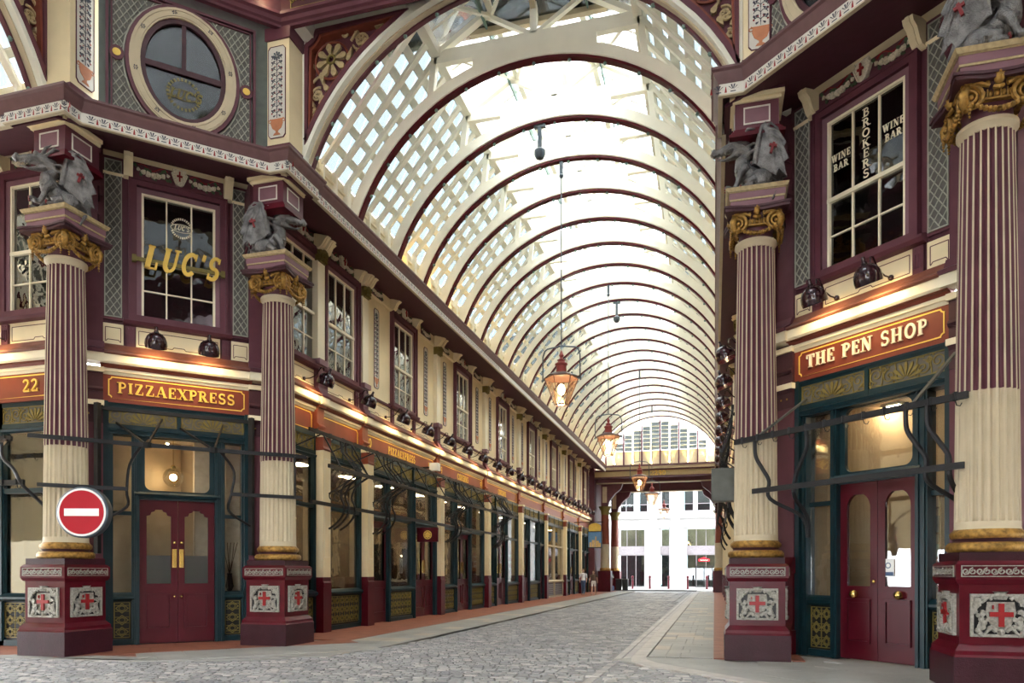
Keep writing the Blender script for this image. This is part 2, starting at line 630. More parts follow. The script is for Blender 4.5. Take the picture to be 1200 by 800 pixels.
floor = struct('floor')
b = MB(); b.xy([(-60, -30), (60, -30), (60, 110), (-60, 110)], -0.4, -0.14); b.build('road_bed', 'mortar', floor)
kl = [(-16.0, 10.0), (-12.0, 10.0), (-9.2, 10.35), (-7.8, 11.0), (-7.1, 11.7), (-6.68, 12.6), (-6.52, 13.8), (-6.47, 16), (-6.47, 62)]
krl = [(-1.42, 66), (-1.42, 13.0), (-1.36, 12.4), (-1.1, 11.9), (-.6, 11.5), (0.15, 10.75), (1.2, 9.5), (2.6, 8.0)]
krr = [(-1.17, 66), (-1.17, 13.1), (-1.12, 12.75), (-.9, 12.3), (-.4, 11.75), (0.35, 10.95), (1.4, 9.7), (2.8, 8.2)]
# pavements under the flags
b = MB(); b.xy(list(reversed([(-30, 10.02)] + [(x, y) for x, y in kl[1:]] + [(-10.4, 62), (-10.4, 13.6), (-12.2, 11.6), (-30, 11.6)])), -0.14, -0.02); b.build('pavement_bed', 'flagstone', floor)
b = MB(); b.xy([(x + .02, y) for x, y in reversed(krr)] + [(3, 66), (3, 14), (5.5, 11.6), (30, 11.6), (30, 8.2)], -0.14, -0.02); b.build('pavement_bed', 'flagstone', floor)
# kerbs
b = MB()
for i in range(len(kl) - 1):
    a, c = Vector(kl[i]), Vector(kl[i + 1])
    L = (c - a).length
    n = max(1, int(L / 1.0))
    for k in range(n):
        p0 = a.lerp(c, k / n); p1 = a.lerp(c, (k + 1) / n)
        d = (p1 - p0).normalized() * 0.005
        nn = Vector((-d.y, d.x)).normalized() * 0.16
        KB = MB(); KB.xy([tuple(p0 + d), tuple(p1 - d), tuple(p1 - d + nn), tuple(p0 + d + nn)], -0.14, 0.0)
        KB.build('kerb_stone', 'flagstone', floor)
nk = 0
for i in range(len(krl) - 1):
    a, c, e, g = (Vector(krl[i]), Vector(krl[i + 1]), Vector(krr[i]), Vector(krr[i + 1]))
    n = max(1, int((c - a).length / 1.1))
    for k in range(n):
        p = [a.lerp(c, (k + .005) / n), a.lerp(c, (k + .995) / n), e.lerp(g, (k + .995) / n), e.lerp(g, (k + .005) / n)]
        KB = MB(); KB.xy([tuple(v) for v in p], -0.14, 0.003 + random.random() * .003)
        KB.build('kerb_stone', 'granite_kerb', floor)
# channel stones: two runs beside the right kerb
for (xa, xb, y0, y1) in ((-1.72, -1.60, 8.4, 60), (-1.57, -1.45, 12.6, 60)):
    y = y0
    while y < y1:
        L = random.uniform(.7, 1.1) if y < 30 else 3.0
        KB = MB(); sl = (lambda yy: -0.08 * max(0, 12.6 - yy) / 4 if xa < -1.6 else 0)
        KB.xy([(xa + sl(y), y), (xb + sl(y), y), (xb + sl(y + L), y + L - .012), (xa + sl(y + L), y + L - .012)], -0.14, -0.022)
        KB.build('channel_stone', 'sett_pale', floor)
        y += L
b = MB(); b.box(-2.05, -1.40, 7, 62, -0.14, -0.032); b.box(-6.9, -6.3, 12.4, 62, -0.14, -0.058); b.xy([(-12, 7), (2.4, 7), (.1, 10.6), (-1.4, 12.4), (-6.7, 12.4), (-7.8, 10.9), (-12, 10)], -0.14, -0.036); b.build('joint_sand', 'sett_dark', floor)
# flagstones
FL = {}


def flag(x0, x1, y0, y1, z=0.0):
    KB = MB(); g = .004
    KB.xy([(x0 + g, y0 + g), (x1 - g, y0 + g), (x1 - g, y1 - g), (x0 + g, y1 - g)], -0.05, z + random.uniform(-.002, .002))
    KB.build('flagstone', random.choice(['flagstone'] * 5 + ['flagstone_warm']), floor)


y = 13.3
while y < 64:
    d = random.uniform(.5, .75) if y < 30 else random.uniform(.9, 1.3)
    xs = [-1.15] + sorted(random.sample([-.85, -.6, -.45, -.25], 1 if y > 30 else 2)) + [-.02]
    for i in range(len(xs) - 1):
        flag(xs[i], xs[i + 1], y, y + d)
    KB = MB(); KB.box(-.01, 1.5, y + .004, y + d - .004, -0.05, 0.002); KB.build('terracotta_tile', 'terracotta', floor)
    y += d
y = 13.9
while y < 62:
    d = random.uniform(.6, .9) if y < 30 else random.uniform(1.2, 1.6)
    xs = [-7.85, random.uniform(-7.3, -7.0), -6.64]
    for i in range(2):
        flag(xs[i], xs[i + 1], y, y + d)
    if y > 14.1:
        KB = MB(); KB.box(-9.9, -7.86, y + .004, y + d - .004, -0.05, 0.002); KB.build('terracotta_tile', 'terracotta', floor)
    y += d
# flags in front of the left shop
t = Vector((q, q)); n_ = Vector((q, -q)); M0 = Vector((-11.124, 12.994))
for i in range(-4, 4):
    for j, (w0, w1, mm) in enumerate(((-.1, .85, 'terracotta'), (.86, 1.75, 'terracotta'), (1.78, 2.6, 'flagstone'), (2.62, 3.25, 'flagstone'))):
        s0 = i * .8 + (.3 if j % 2 else 0)
        p = [M0 + t * (s0 + .005) + n_ * w0, M0 + t * (s0 + .005) + n_ * w1, M0 + t * (s0 + .795) + n_ * w1, M0 + t * (s0 + .795) + n_ * w0]
        if any((v.x > -6.75 and v.y < 13) or v.y < 10.05 for v in p) or all(v.y > 14 for v in p):
            continue
        KB = MB(); KB.xy([tuple(v) for v in p], -0.05, 0.002 + .001 * j)
        KB.build('terracotta_tile' if mm == 'terracotta' else 'flagstone', mm, floor)
for i in range(7):
    KB = MB(); KB.xy([(-16 + i * .9, 10.2), (-15.11 + i * .9, 10.2), (-15.11 + i * .9, 10.75), (-16 + i * .9, 10.75)], -0.05, 0.0)
    KB.build('flagstone', 'flagstone', floor)
    KB = MB(); KB.xy([(-16 + i * .9, 10.76), (-15.11 + i * .9, 10.76), (-15.11 + i * .9, 11.7), (-16 + i * .9, 11.7)], -0.05, 0.0)
    KB.build('terracotta_tile', 'terracotta', floor)
for (x, y) in [(-7.8 + .55 * i, 13.9 - .55 * j) for i in range(2) for j in range(4)]:
    flag(x, x + .54, y - .54, y)
# flags in front of the right shop
n_ = Vector((-q, -q)); t = Vector((q, -q)); M0 = Vector((2.824, 12.994))
for i in range(-4, 4):
    for j in range(5):
        s0 = i * 1.0 + (.4 if j % 2 else 0); w0 = -.3 + j * .75
        p = [M0 + t * (s0 + .005) + n_ * w0, M0 + t * (s0 + .005) + n_ * (w0 + .74), M0 + t * (s0 + .995) + n_ * (w0 + .74), M0 + t * (s0 + .995) + n_ * w0]
        if any(v.y > 13.32 and v.x < 1.6 for v in p):
            continue
        KB = MB(); KB.xy([tuple(v) for v in p], -0.05, 0.0 + .0015 * (j % 2))
        KB.build('flagstone', 'flagstone', floor)
for x, y in [(-1.1 + .6 * i, 13.3 - .45 * j) for i in range(4) for j in range(3)]:
    if x > -.9 + .35 * j:
        flag(x, x + .59, y - .44, y, .001)


# setts: the nearest ones singly, the rest of the roadway as stuff
def inroad(x, y):
    if y > 13.8:
        return -6.60 < x < -1.72
    if y > 12.2:
        return (-6.6 + (13.8 - y) * -.1) < x < (-1.76 if y > 12.6 else -1.45)
    lim = 10.0
    for (xa, ya), (xb, yb) in zip(kl[:-1], kl[1:]):
        if xa <= x <= xb and xb > xa:
            lim = ya + (yb - ya) * (x - xa) / (xb - xa)
            break
    else:
        if x > -6.5:
            lim = 20
    if x > -1.42:
        for (xa, ya), (xb, yb) in zip(krl[1:-1], krl[2:]):
            if min(xa, xb) <= x <= max(xa, xb):
                lim = ya + (yb - ya) * (x - xa) / (xb - xa)
                break
        else:
            if x > 2.6:
                return False
    return y < lim and not (-1.79 < x < -1.62)


seen = []
rest = {'sett': MB(), 'sett_pale': MB(), 'sett_dark': MB()}
y = 7.0
row = 0
while y < 60:
    dy = .105 if y < 26 else (.21 if y < 40 else .42)
    x = -13.5 + (row % 2) * .1
    while x < 2.6:
        L = random.uniform(.15, .24) if y < 26 else (.3 if y < 40 else .6)
        xm, ym = x + L / 2, y + dy / 2
        if inroad(x, ym) and inroad(x + L, ym) and (y > 12 or abs((xm - -2.3)) < 12):
            z = zroad(xm, ym) + random.uniform(-.006, .006)
            u = (xm * .9647 + ym * .2633) / (ym * .9647 - xm * .2633)
            if -.74 < u < .74:
                mm = random.choice(['sett'] * 3 + ['sett_pale', 'sett_dark'])
                g = .007 if y < 26 else .012
                e = .012
                x0, x1, y0, y1 = x + g, x + L - g, y + g, y + dy - g
                S = [(x0, y0, z - .03), (x1, y0, z - .03), (x1, y1, z - .03), (x0, y1, z - .03), (x0 + e, y0 + e, z), (x1 - e, y0 + e, z), (x1 - e, y1 - e, z + random.uniform(-.004, .004)), (x0 + e, y1 - e, z)]
                fs = [(4, 5, 6, 7), (0, 1, 5, 4), (1, 2, 6, 5), (2, 3, 7, 6), (3, 0, 4, 7)]
                if len(seen) < 300 and y > 9.55 and ym * .9647 - xm * .2633 > 9.8:
                    KB = MB(); KB.add(S, fs)
                    seen.append(KB.build('sett', mm, floor))
                else:
                    rest[mm].add(S, fs)
        x += L
    y += dy
    row += 1
for k_, b in rest.items():
    stuff(b.build('sett_paving', k_, floor))

# ---------------------------------------------------------------- cornices (gutter level) round the octagon
YL = 21.53
gut = [(-26, 10.19), (-12.6, 10.19), (-12.6, 10.12), (-10.97, 10.12), (-10.97, -10.97 + YL), (12.83 - YL, 12.83), (-8.22, 12.83), (-8.22, 14.3), (-8.29, 14.3), (-8.29, YEND)]
sof = [(-26, 10.19), (10.19 - YL, 10.19), (-8.29, -8.29 + YL), (-8.29, YEND)]
Z0 = 10.12
gut_prof = [(-.55, Z0 - .02), (-.04, Z0 + .02), (0, Z0), (0, Z0 - .04), (-.035, Z0 - .07), (-.05, Z0 - .13), (-.10, Z0 - .19), (-.115, Z0 - .23), (-.55, Z0 - .23)]
band_prof = [(-.19, 9.89), (-.13, 9.89), (-.13, 9.70), (-.19, 9.70)]
lip_prof = [(-.19, 9.705), (-.115, 9.705), (-.115, 9.68), (-.19, 9.68)]
sof_prof = [(-.16, 9.68), (-.16, 9.74), (-1.9, 10.2), (-1.9, 10.14), (-1.35, 10.05)]
for k_ in (0, 1):
    g = ss(MB().build(num('trim'), 'gutter')) if False else None
    root = struct(num('trim'))
    for nm, path, prof, mm in (('gutter', gut, gut_prof, 'gutter'), ('frieze_band', gut, band_prof, 'paint_white'), ('lip', gut, lip_prof, 'cream_stone'), ('soffit', sof, sof_prof, 'soffit')):
        b = MB(); b.sweep(path, prof)
        if k_:
            b = mir(b)
        b.build(nm, mm, root, 30)
    # painted honeysuckle ornament on the band: small flat fans and drops
    fan, drop = MB(), MB()
    for i in range(1, len(gut) - 1):
        a, c = Vector(gut[i]), Vector(gut[i + 1])
        d = (c - a).normalized()
        nrm = Vector((d.y, -d.x))
        L = min((c - a).length, 14)
        nn = max(1, int(L / .20))
        if (c - a).length < .3:
            continue
        for j in range(nn):
            s = (j + .5) * L / nn
            P = a + d * s - nrm * .126
            for ang in (-75, -45, -15, 15, 45, 75):
                ra = math.radians(ang)
                u0, u1 = .02, .10
                e = .015
                pts = [(math.sin(ra) * u0 - math.cos(ra) * e * .4, math.cos(ra) * u0), (math.sin(ra) * u1 - math.cos(ra) * e, math.cos(ra) * u1 - e * 0), (math.sin(ra) * u1 + math.cos(ra) * e, math.cos(ra) * u1), (math.sin(ra) * u0 + math.cos(ra) * e * .4, math.cos(ra) * u0)]
                fan.add([(P.x + d.x * x, P.y + d.y * x, 9.765 + z) for x, z in pts], [(0, 1, 2, 3)])
            fan.add([(P.x + d.x * x, P.y + d.y * x, 9.735 + z) for x, z in ((-.05, 0), (.05, 0), (.04, .018), (-.04, .018))], [(0, 1, 2, 3)])
            Q = P + d * (L / nn / 2)
            drop.add([(Q.x + d.x * x, Q.y + d.y * x, 9.73 + z) for x, z in ((-.02, 0), (.02, 0), (.006, .10), (-.006, .10))], [(0, 1, 2, 3)])
    if k_:
        fan, drop = mir(fan), mir(drop)
    stuff(fan.build('painted_palmettes', 'ink', root)); stuff(drop.build('painted_drops', 'cross_red', root))

# ---------------------------------------------------------------- glass vault
RV, ZV = 4.83, 8.84
YR = [16.76] + [19.12 + 1.907 * k for k in range(21)]
ceiling = struct('ceiling')


def arcpts(R, z_end, n=40):
    a0 = math.asin((z_end - ZV) / R)
    return [(R * math.cos(a0 + (PI - 2 * a0) * i / n), ZV + R * math.sin(a0 + (PI - 2 * a0) * i / n)) for i in range(n + 1)]


def rib(b):
    A = arcpts(RV + .04, 10.05)
    B_ = [(x * 1.0, z) for x, z in arcpts(RV + .33, 10.05)]
    b.ringxz(A, B_, -.09, .09, closed=False)
    b.box(-2.5, 2.5, -.08, .08, 14.02, 14.34)                       # collar beam
    pts = arcpts(RV + .30, 10.3, 60)
    top = [p for p in pts if abs(p[0]) < 1.55]
    b.xz([(top[0][0], 14.04), (top[-1][0], 14.04)] + list(reversed([(x, z - .02) for x, z in top])), -.079, .079)
    for s in (-1, 1):
        b.bar((s * 2.5, 0, 14.3), (s * 2.62, 0, 13.2), .15, .16, (0, 1, 0))
        b.bar((s * 2.42, 0, 14.28), (s * 5.0, 0, 11.30), .12, .10, (0, 1, 0))   # principal under the louvres
        b.bar((s * 2.42, 0, 14.3), (0, 0, 15.75), .12, .18, (0, 1, 0))
        b.bar((s * .1, 0, 14.34), (s * 1.2, 0, 15.0), .1, .12, (0, 1, 0))
        b.box(min(s * 4.85, s * 5.05), max(s * 4.85, s * 5.05), -.09, .09, 10.05, 11.4)
    b.box(-.08, .08, -.08, .08, 14.3, 15.75)


def rib_moulding(b):
    b.ringxz(arcpts(RV + .05, 10.05), arcpts(RV + .11, 10.05), -.115, .115, closed=False)


def rib_trim(b):
    b.ringxz(arcpts(RV - .02, 10.05), arcpts(RV + .04, 10.05), -.085, .085, closed=False)


def rib_bolts(b):
    for x, z in arcpts(RV - .05, 10.25, 14)[1:-1]:
        b.ball((x, 0, z), .045, 6)


for y in YR:
    r = part('rib', 'arch_rib', rib, 'cream_roof', ceiling, (XC, y, 0), 30)
    part('rib_m', 'edge_moulding', rib_moulding, 'cream_roof', r, None, 30)
    part('rib_t', 'soffit_trim', rib_trim, 'maroon', r, None, 30)
    part('rib_b', 'bolts', rib_bolts, 'sage', r)
# purlins, ridge
for s in (-1, 1):
    b = MB(); b.box(XC + s * 2.45 - .1, XC + s * 2.45 + .1, 14.5, YEND, 14.18, 14.42); b.build('purlin', 'cream_roof', ceiling)
    b = MB(); b.box(XC + s * 1.05 - .07, XC + s * 1.05 + .07, 14.5, YEND, 15.0, 15.2); b.build('purlin', 'cream_roof', ceiling)
    b = MB(); b.box(XC + s * 1.25 - .02, XC + s * 1.25 + .02, 14.5, YEND, 14.86, 15.1); b.build('vent_strip', 'sage', ceiling)
    # board wall under the louvres
    x0, x1 = sorted((XC + s * 4.98, XC + s * 5.1))
    b = MB(); b.box(x0, x1, 14.6, YEND, 10.05, 11.42)
    x0, x1 = sorted((XC + s * 4.92, XC + s * 5.0))
    for z in (10.5, 10.62, 11.1):
        b.box(x0, x1, 14.6, YEND, z, z + .04)
    b.build('board_panel', 'cream_pale', ceiling)
    x0, x1 = sorted((XC + s * 4.25, XC + s * 5.1))
    b = MB(); b.box(x0, x1, 14.6, YEND, 9.98, 10.06); b.build('gutter_floor', 'cream_stone', ceiling)
b = MB(); b.box(XC - .09, XC + .09, 14.5, YEND, 15.6, 15.85); b.build('ridge_beam', 'cream_roof', ceiling)
# louvres between the ribs: a stair of upright panes and cream ledges, between sloping rafters
bays = [(14.9, 16.76)] + [(YR[i], YR[i + 1]) for i in range(len(YR) - 1)]
npane = 0
pst = MB()
NR = 7


def louvre_bay(bi, y0, y1, sides, par, M=None):
    global npane
    nc = 3 if y1 - y0 < 2 else 4
    w = (y1 - y0) / nc
    for s in sides:
        led = MB(M)
        raf = MB(M)
        for c in range(1, nc):
            yy = y0 + c * w
            raf.bar((XC + s * 2.5, yy, 14.12), (XC + s * 4.92, yy, 11.3), .07, .16, (0, 1, 0))
            raf.box(*sorted((XC + s * 4.86, XC + s * 5.0)), yy - .035, yy + .035, 10.05, 11.42)
        for r_ in range(NR):
            xo = 4.98 - r_ * (2.5 / NR)
            z0 = 11.42 + r_ * (2.9 / NR)
            xa, xb = sorted((XC + s * (xo - 1.35 / NR), XC + s * (xo - 2.5 / NR - .05)))
            led.box(xa, xb, y0, y1, z0 + 2.9 / NR - .035, z0 + 2.9 / NR)
            for c in range(nc):
                ya, yb = y0 + c * w + .002, y0 + (c + 1) * w - .002
                KB = MB(M); X0, X1 = XC + s * (xo - .02), XC + s * (xo - 1.45 / NR)
                zt = z0 + 2.9 / NR - .03
                KB.add([(X0, ya, z0), (X0, yb, z0), (X1, yb, zt), (X1, ya, zt), (X0 + s * .012, ya, z0), (X0 + s * .012, yb, z0), (X1 + s * .012, yb, zt), (X1 + s * .012, ya, zt)], [(0, 1, 2, 3), (7, 6, 5, 4)])
                if npane < 300 and (s < 0 or bi < 7):
                    KB.build('louvre_pane', 'glass_louvre', par)
                    npane += 1
                else:
                    pst.add(KB.v, KB.f)
        led.build('louvre_ledge', 'cream_roof', par); raf.build('rafter', 'cream_roof', par)


for bi, (y0, y1) in enumerate(bays):
    louvre_bay(bi, y0, y1, (-1, 1), ceiling)
# upper glazing with bars
for s in (-1, 1):
    for bi, (y0, y1) in enumerate(bays):
        KB = MB()
        KB.obox((XC + s * 1.25, (y0 + y1) / 2, 15.06), (s * 1.25, 0, -.72), (0, (y1 - y0) / 2, 0), (.003, 0, .006))
        KB.build('roof_pane', 'glass_roof', ceiling)
        b = MB()
        for k in range(1, 3):
            yy = y0 + (y1 - y0) * k / 3
            b.bar((XC + s * 2.48, yy, 14.36), (XC, yy, 15.78), .035, .06, (0, 1, 0))
        b.build('glazing_bar', 'cream_roof', ceiling)
        b = MB()                                                    # wind bracing between the trusses
        b.bar((XC + s * 2.3, y0, 14.3), (XC + s * 1.1, y1, 14.98), .08, .08)
        b.bar((XC + s * .1, y0, 14.4), (XC + s * 1.05, y1, 15.0), .07, .08)
        b.build('brace', 'cream_roof', ceiling)


# ---------------------------------------------------------------- front arches with pierced spandrels
YA = 14.2
RA_ = 4.93


def darc(R, n=48, z=10.05):
    a0 = math.asin(min(1, (z - ZV) / R))
    return [(R * math.cos(a0 + (PI - 2 * a0) * i / n), ZV + R * math.sin(a0 + (PI - 2 * a0) * i / n)) for i in range(n + 1)]


def inset(P, d):
    n = len(P)
    out = []
    for i in range(n):
        a, p, c = Vector(P[i - 1]), Vector(P[i]), Vector(P[(i + 1) % n])
        d1 = (p - a); d2 = (c - p)
        if d1.length < 1e-6 or d2.length < 1e-6:
            out.append(tuple(p)); continue
        d1.normalize(); d2.normalize()
        n1 = Vector((-d1.y, d1.x)); n2 = Vector((-d2.y, d2.x))
        k = max(.35, 1 + n1.dot(n2))
        out.append(tuple(p + (n1 + n2) / k * d))
    return out


def spandrel_poly():
    pts = [(-4.58, 10.95)]
    Ro = RA_ + .09
    arcp = [p for p in darc(Ro, 90) if p[0] < 0 and 11.0 < p[1] < 13.40]
    arcp.sort(key=lambda p: p[0])
    arcp = arcp[::3]
    pts += arcp + [(-2.1, 13.45)]
    pts += [(-4.30, 13.45)] + arc(-4.58, 13.45, .26, .27, -10, -80, 5) + [(-4.58, 13.15)]
    return pts          # anticlockwise: low corner, along the arc, top, notch


SP = spandrel_poly()


def petal(b, cx, cz, r0, r1, ang, w, y0, y1):
    a = math.radians(ang)
    u = Vector((math.cos(a), math.sin(a))); v = Vector((-u.y, u.x))
    c = Vector((cx, cz))
    prof = [(r0, .15), (r0 + (r1 - r0) * .4, .6), (r0 + (r1 - r0) * .7, 1), (r0 + (r1 - r0) * .9, .75), (r1, .12)]
    P = [c + u * r + v * w * k for r, k in prof] + [c + u * r - v * w * k for r, k in reversed(prof)]
    b.xz([tuple(p) for p in reversed(P)], y0, y1)


def build_arch(name, loc, rotz):
    root = struct(name, loc, rotz)
    b = MB(); b.ringxz(darc(RA_), darc(RA_ + .12), 0, .36, closed=False); b.build('arch_band', 'grey_white', root, 30)
    b = MB(); b.ringxz(darc(RA_ - .03), darc(RA_ + .06), .14, .26, closed=False); b.build('arch_moulding', 'cream_stone', root, 30)
    b = MB(); b.ringxz(darc(RA_ - .07), darc(RA_ + .01), .26, .36, closed=False); b.build('soffit_trim', 'plum', root, 30)
    b = MB()
    for x, z in darc(RA_ - .07, 16)[1:-1]:
        b.ball((x, .30, z), .05, 6)
    b.build('bolts', 'sage', root)
    # wall round the spandrels
    top = [p for p in darc(RA_ + .07, 60) if abs(p[0]) < 2.3]
    b = MB(); b.xz([(-2.3, 14.7)] + [(x, z) for x, z in reversed(top)] + [(2.3, 14.7)], .02, .28)
    for s in (-1, 1):
        x0, x1 = sorted((s * 2.2, s * 5.5)); b.box(x0, x1, .02, .28, 13.43, 14.7)
        x0, x1 = sorted((s * 4.56, s * 5.5)); b.box(x0, x1, .02, .28, 10.0, 13.6)
        x0, x1 = sorted((s * 1.5, s * 2.3)); b.box(x0, x1, .02, .28, 13.55, 14.7)
    b.build('arch_wall', 'grey_white', root)
    for s in (-1, 1):
        F = (lambda P: [(x, z) for x, z in P]) if s < 0 else (lambda P: [(-x, z) for x, z in reversed(P)])
        sp = MB(); sp.xz(F(SP), .22, .27)
        pan = sp.build('spandrel_panel', 'plum', root)
        fr1 = MB(); fr1.ringxz(F(SP), F(inset(SP, .10)), -.02, .25); fr1.build('spandrel_frame', 'plum', pan)
        fr2 = MB(); fr2.ringxz(F(inset(SP, .10)), F(inset(SP, .16)), .03, .25); fr2.build('inner_frame', 'brick_red', pan)
        cx, cz = s * 4.0, 12.82
        r = MB(); r.tube([(cx + .40 * math.cos(t * PI / 16), .17, cz + .40 * math.sin(t * PI / 16)) for t in range(32)], .028, 6, closed=True)
        r.build('rosette_ring', 'brick_red', pan)
        r = MB()
        for k in range(8):
            petal(r, cx, cz, .08, .37, k * 45 + 12, .072, .13, .2)
        r.build('petals', 'relief_gold', pan)
        r = MB(); r.tube([(cx + .09 * math.cos(t * PI / 8), .13, cz + .09 * math.sin(t * PI / 8)) for t in range(16)], .03, 6, closed=True); r.build('rosette_eye', 'gold_dull', pan)
        r = MB(); g2 = MB()
        for (ox, oz, r0, a0, tn) in ((3.28, 13.12, .21, 200, 1.7), (4.34, 12.12, .16, 60, 1.6), (2.78, 13.24, .11, 200, 1.4), (4.43, 11.72, .10, 60, 1.4), (3.55, 12.55, .10, 150, 1.3), (4.4, 13.22, .09, 0, 1.2), (3.1, 12.86, .09, 30, 1.2), (3.78, 12.3, .09, 100, 1.2), (4.05, 11.95, .08, 100, 1.2), (3.66, 13.33, .08, 90, 1.2)):
            P = spiral(s * ox, oz, r0, .03, a0 if s < 0 else 180 - a0, tn * (1 if s < 0 else -1), 26)
            r.tube([(x, .15, z) for x, z in P], .026, 5)
            for k in range(6):
                petal(g2, s * ox, oz, .02, r0 * .62, k * 60, .035, .14, .18)
        for (P0, P1, P2) in (((3.52, 13.15), (3.3, 13.5), (3.0, 13.54)), ((3.5, 12.72), (3.25, 12.95), (3.0, 13.05)), ((4.3, 12.5), (4.5, 12.45), (4.53, 12.2)), ((2.85, 13.4), (2.7, 13.55), (2.5, 13.55))):
            r.tube([(s * ((1 - t) ** 2 * P0[0] + 2 * t * (1 - t) * P1[0] + t * t * P2[0]), .15, (1 - t) ** 2 * P0[1] + 2 * t * (1 - t) * P1[1] + t * t * P2[1]) for t in (0, .2, .4, .6, .8, 1)], .03, 5)
        for (ox, oz, an, L) in ((3.05, 13.0, 200, .25), (2.95, 13.33, 20, .25), (3.5, 13.0, 250, .3), (4.2, 12.3, 100, .28), (4.5, 12.35, 250, .22), (4.3, 11.9, 60, .2), (2.6, 13.3, 10, .25), (3.45, 13.22, 60, .3), (3.4, 12.9, -20, .28), (3.3, 13.0, 20, .25), (4.45, 12.6, 100, .25), (4.2, 12.35, -60, .22), (4.5, 12.05, -80, .2), (2.85, 13.2, 20, .22), (2.85, 13.5, 40, .16), (4.2, 13.42, 150, .3), (4.48, 13.2, 130, .22), (3.72, 13.44, 20, .28)):
            petal(g2, s * ox, oz, 0, L, an if s < 0 else 180 - an, .06, .12, .2)
        r.build('scrolls', 'relief_gold', pan); g2.build('acanthus', 'relief_gold', pan)
    return root


build_arch('wall_arch_north', (XC, YA, 0), 0)
build_arch('wall_arch_west', (-12.4, 6.5, 0), PI / 2)
MW = Matrix.Translation((-12.5, 6.5, 0)) @ Matrix.Rotation(PI / 2, 4, 'Z') @ Matrix.Translation((-XC, -YA, 0))


def arm_vault(nm, loc, rz, M, n):
    cw = struct(nm)
    for i in range(n):
        yl = 2.3 + 1.95 * i
        P = Matrix.Translation(loc) @ Matrix.Rotation(rz, 4, 'Z') @ Vector((0, yl, 0))
        r = part('rib', 'arch_rib', rib, 'cream_roof', cw, tuple(P), 30, rz)
        part('rib_m', 'edge_moulding', rib_moulding, 'cream_roof', r, None, 30)
        part('rib_t', 'soffit_trim', rib_trim, 'maroon', r, None, 30)
        louvre_bay(9, YA + yl - 1.86, YA + yl - .1, (-1, 1), cw, M)
    L = YA + 2.3 + 1.95 * (n - 1)
    b = MB(M)
    for s in (-1, 1):
        b.box(*sorted((XC + s * 4.98, XC + s * 5.1)), YA + .2, L, 10.05, 11.42)
        for z in (10.5, 10.62, 11.1):
            b.box(*sorted((XC + s * 4.92, XC + s * 5.0)), YA + .2, L, z, z + .04)
    b.build('board_panel', 'cream_pale', cw)
    b = MB(M)
    for s in (-1, 1):
        b.obox((XC + s * 1.25, (YA + L) / 2, 15.06), (s * 1.25, 0, -.72), (0, (L - YA) / 2, 0), (.003, 0, .006))
    b.build('roof_pane', 'glass_roof', cw)
    b = MB(M); b.box(XC - 5.3, XC + 5.3, L, L + .2, 2.7, 16); b.build('end_wall', 'cream', cw)


MS = Matrix.Translation((XC, -2.4, 0)) @ Matrix.Rotation(PI, 4, 'Z') @ Matrix.Translation((-XC, -YA, 0))
ME = Matrix.Translation((4.2, 6.5, 0)) @ Matrix.Rotation(-PI / 2, 4, 'Z') @ Matrix.Translation((-XC, -YA, 0))
arm_vault('ceiling_west', (-12.5, 6.5, 0), PI / 2, MW, 6)
arm_vault('ceiling_east', (4.2, 6.5, 0), -PI / 2, ME, 6)
arm_vault('ceiling_south', (XC, -2.4, 0), PI, MS, 6)

stuff(pst.build('louvre_glazing', 'glass_louvre', ceiling))

# ---------------------------------------------------------------- attic: cornice, piers, round windows
att = [(-11.78, -3.2), (-11.78, 10.81), (-8.94, 13.65), (.67, 13.65), (3.51, 10.81), (3.51, -3.2)]
root = struct(num('trim'))
b = MB(); b.sweep(att, [(-.12, 13.2), (-.02, 13.2), (.0, 13.24), (.05, 13.27), (.08, 13.34), (.14, 13.37), (.14, 13.43), (-.12, 13.43)]); b.build('attic_cornice', 'plum', root, 30)
b = MB(); b.sweep(att, [(-.12, 13.43), (.03, 13.43), (.03, 14.6), (-.12, 14.6)]); b.build('attic_frieze', 'plum_dark', root)
b = MB(); b.sweep(att, [(-.6, 14.6), (.3, 14.6), (.4, 14.9), (-.6, 14.9)]); b.build('top_cornice', 'plum', root)


def frieze_ornament(b):       # 1.2 m of gold diaper, local x 0..1.2, z 0..0.9
    b.frame(0.03, 1.17, .03, .87, .02, -.012, 0)
    for i in range(3):
        x = .2 + i * .4
        for z, sg in ((.3, 1), (.68, -1)):
            for k in range(5):
                petal(b, x, z - .12 * sg, .03, .17, 90 * sg + (k - 2) * 33, .03, -.012, 0)
            b.tube([(px, -.008, pz) for px, pz in spiral(x - .12, z - .1 * sg, .07, .02, 0, 1.2 * sg, 12)], .012, 4)
            b.tube([(px, -.008, pz) for px, pz in spiral(x + .12, z - .1 * sg, .07, .02, 180, -1.2 * sg, 12)], .012, 4)


for i in range(7):
    part('friezeorn', 'gilt_frieze', frieze_ornament, 'gold_dull', root, (-8.72 + i * 1.32, 13.61, 13.47))
for f, s0 in ((F_LC, .5), (F_RC, -1.6)):
    for k in (-1.45, -.1):
        P = fr_matrix(f) @ Vector((k + (.1 if f is F_LC else -.2), -1.12, 13.47))
        part('friezeorn', 'gilt_frieze', frieze_ornament, 'gold_dull', root, tuple(P), 0, f[1])


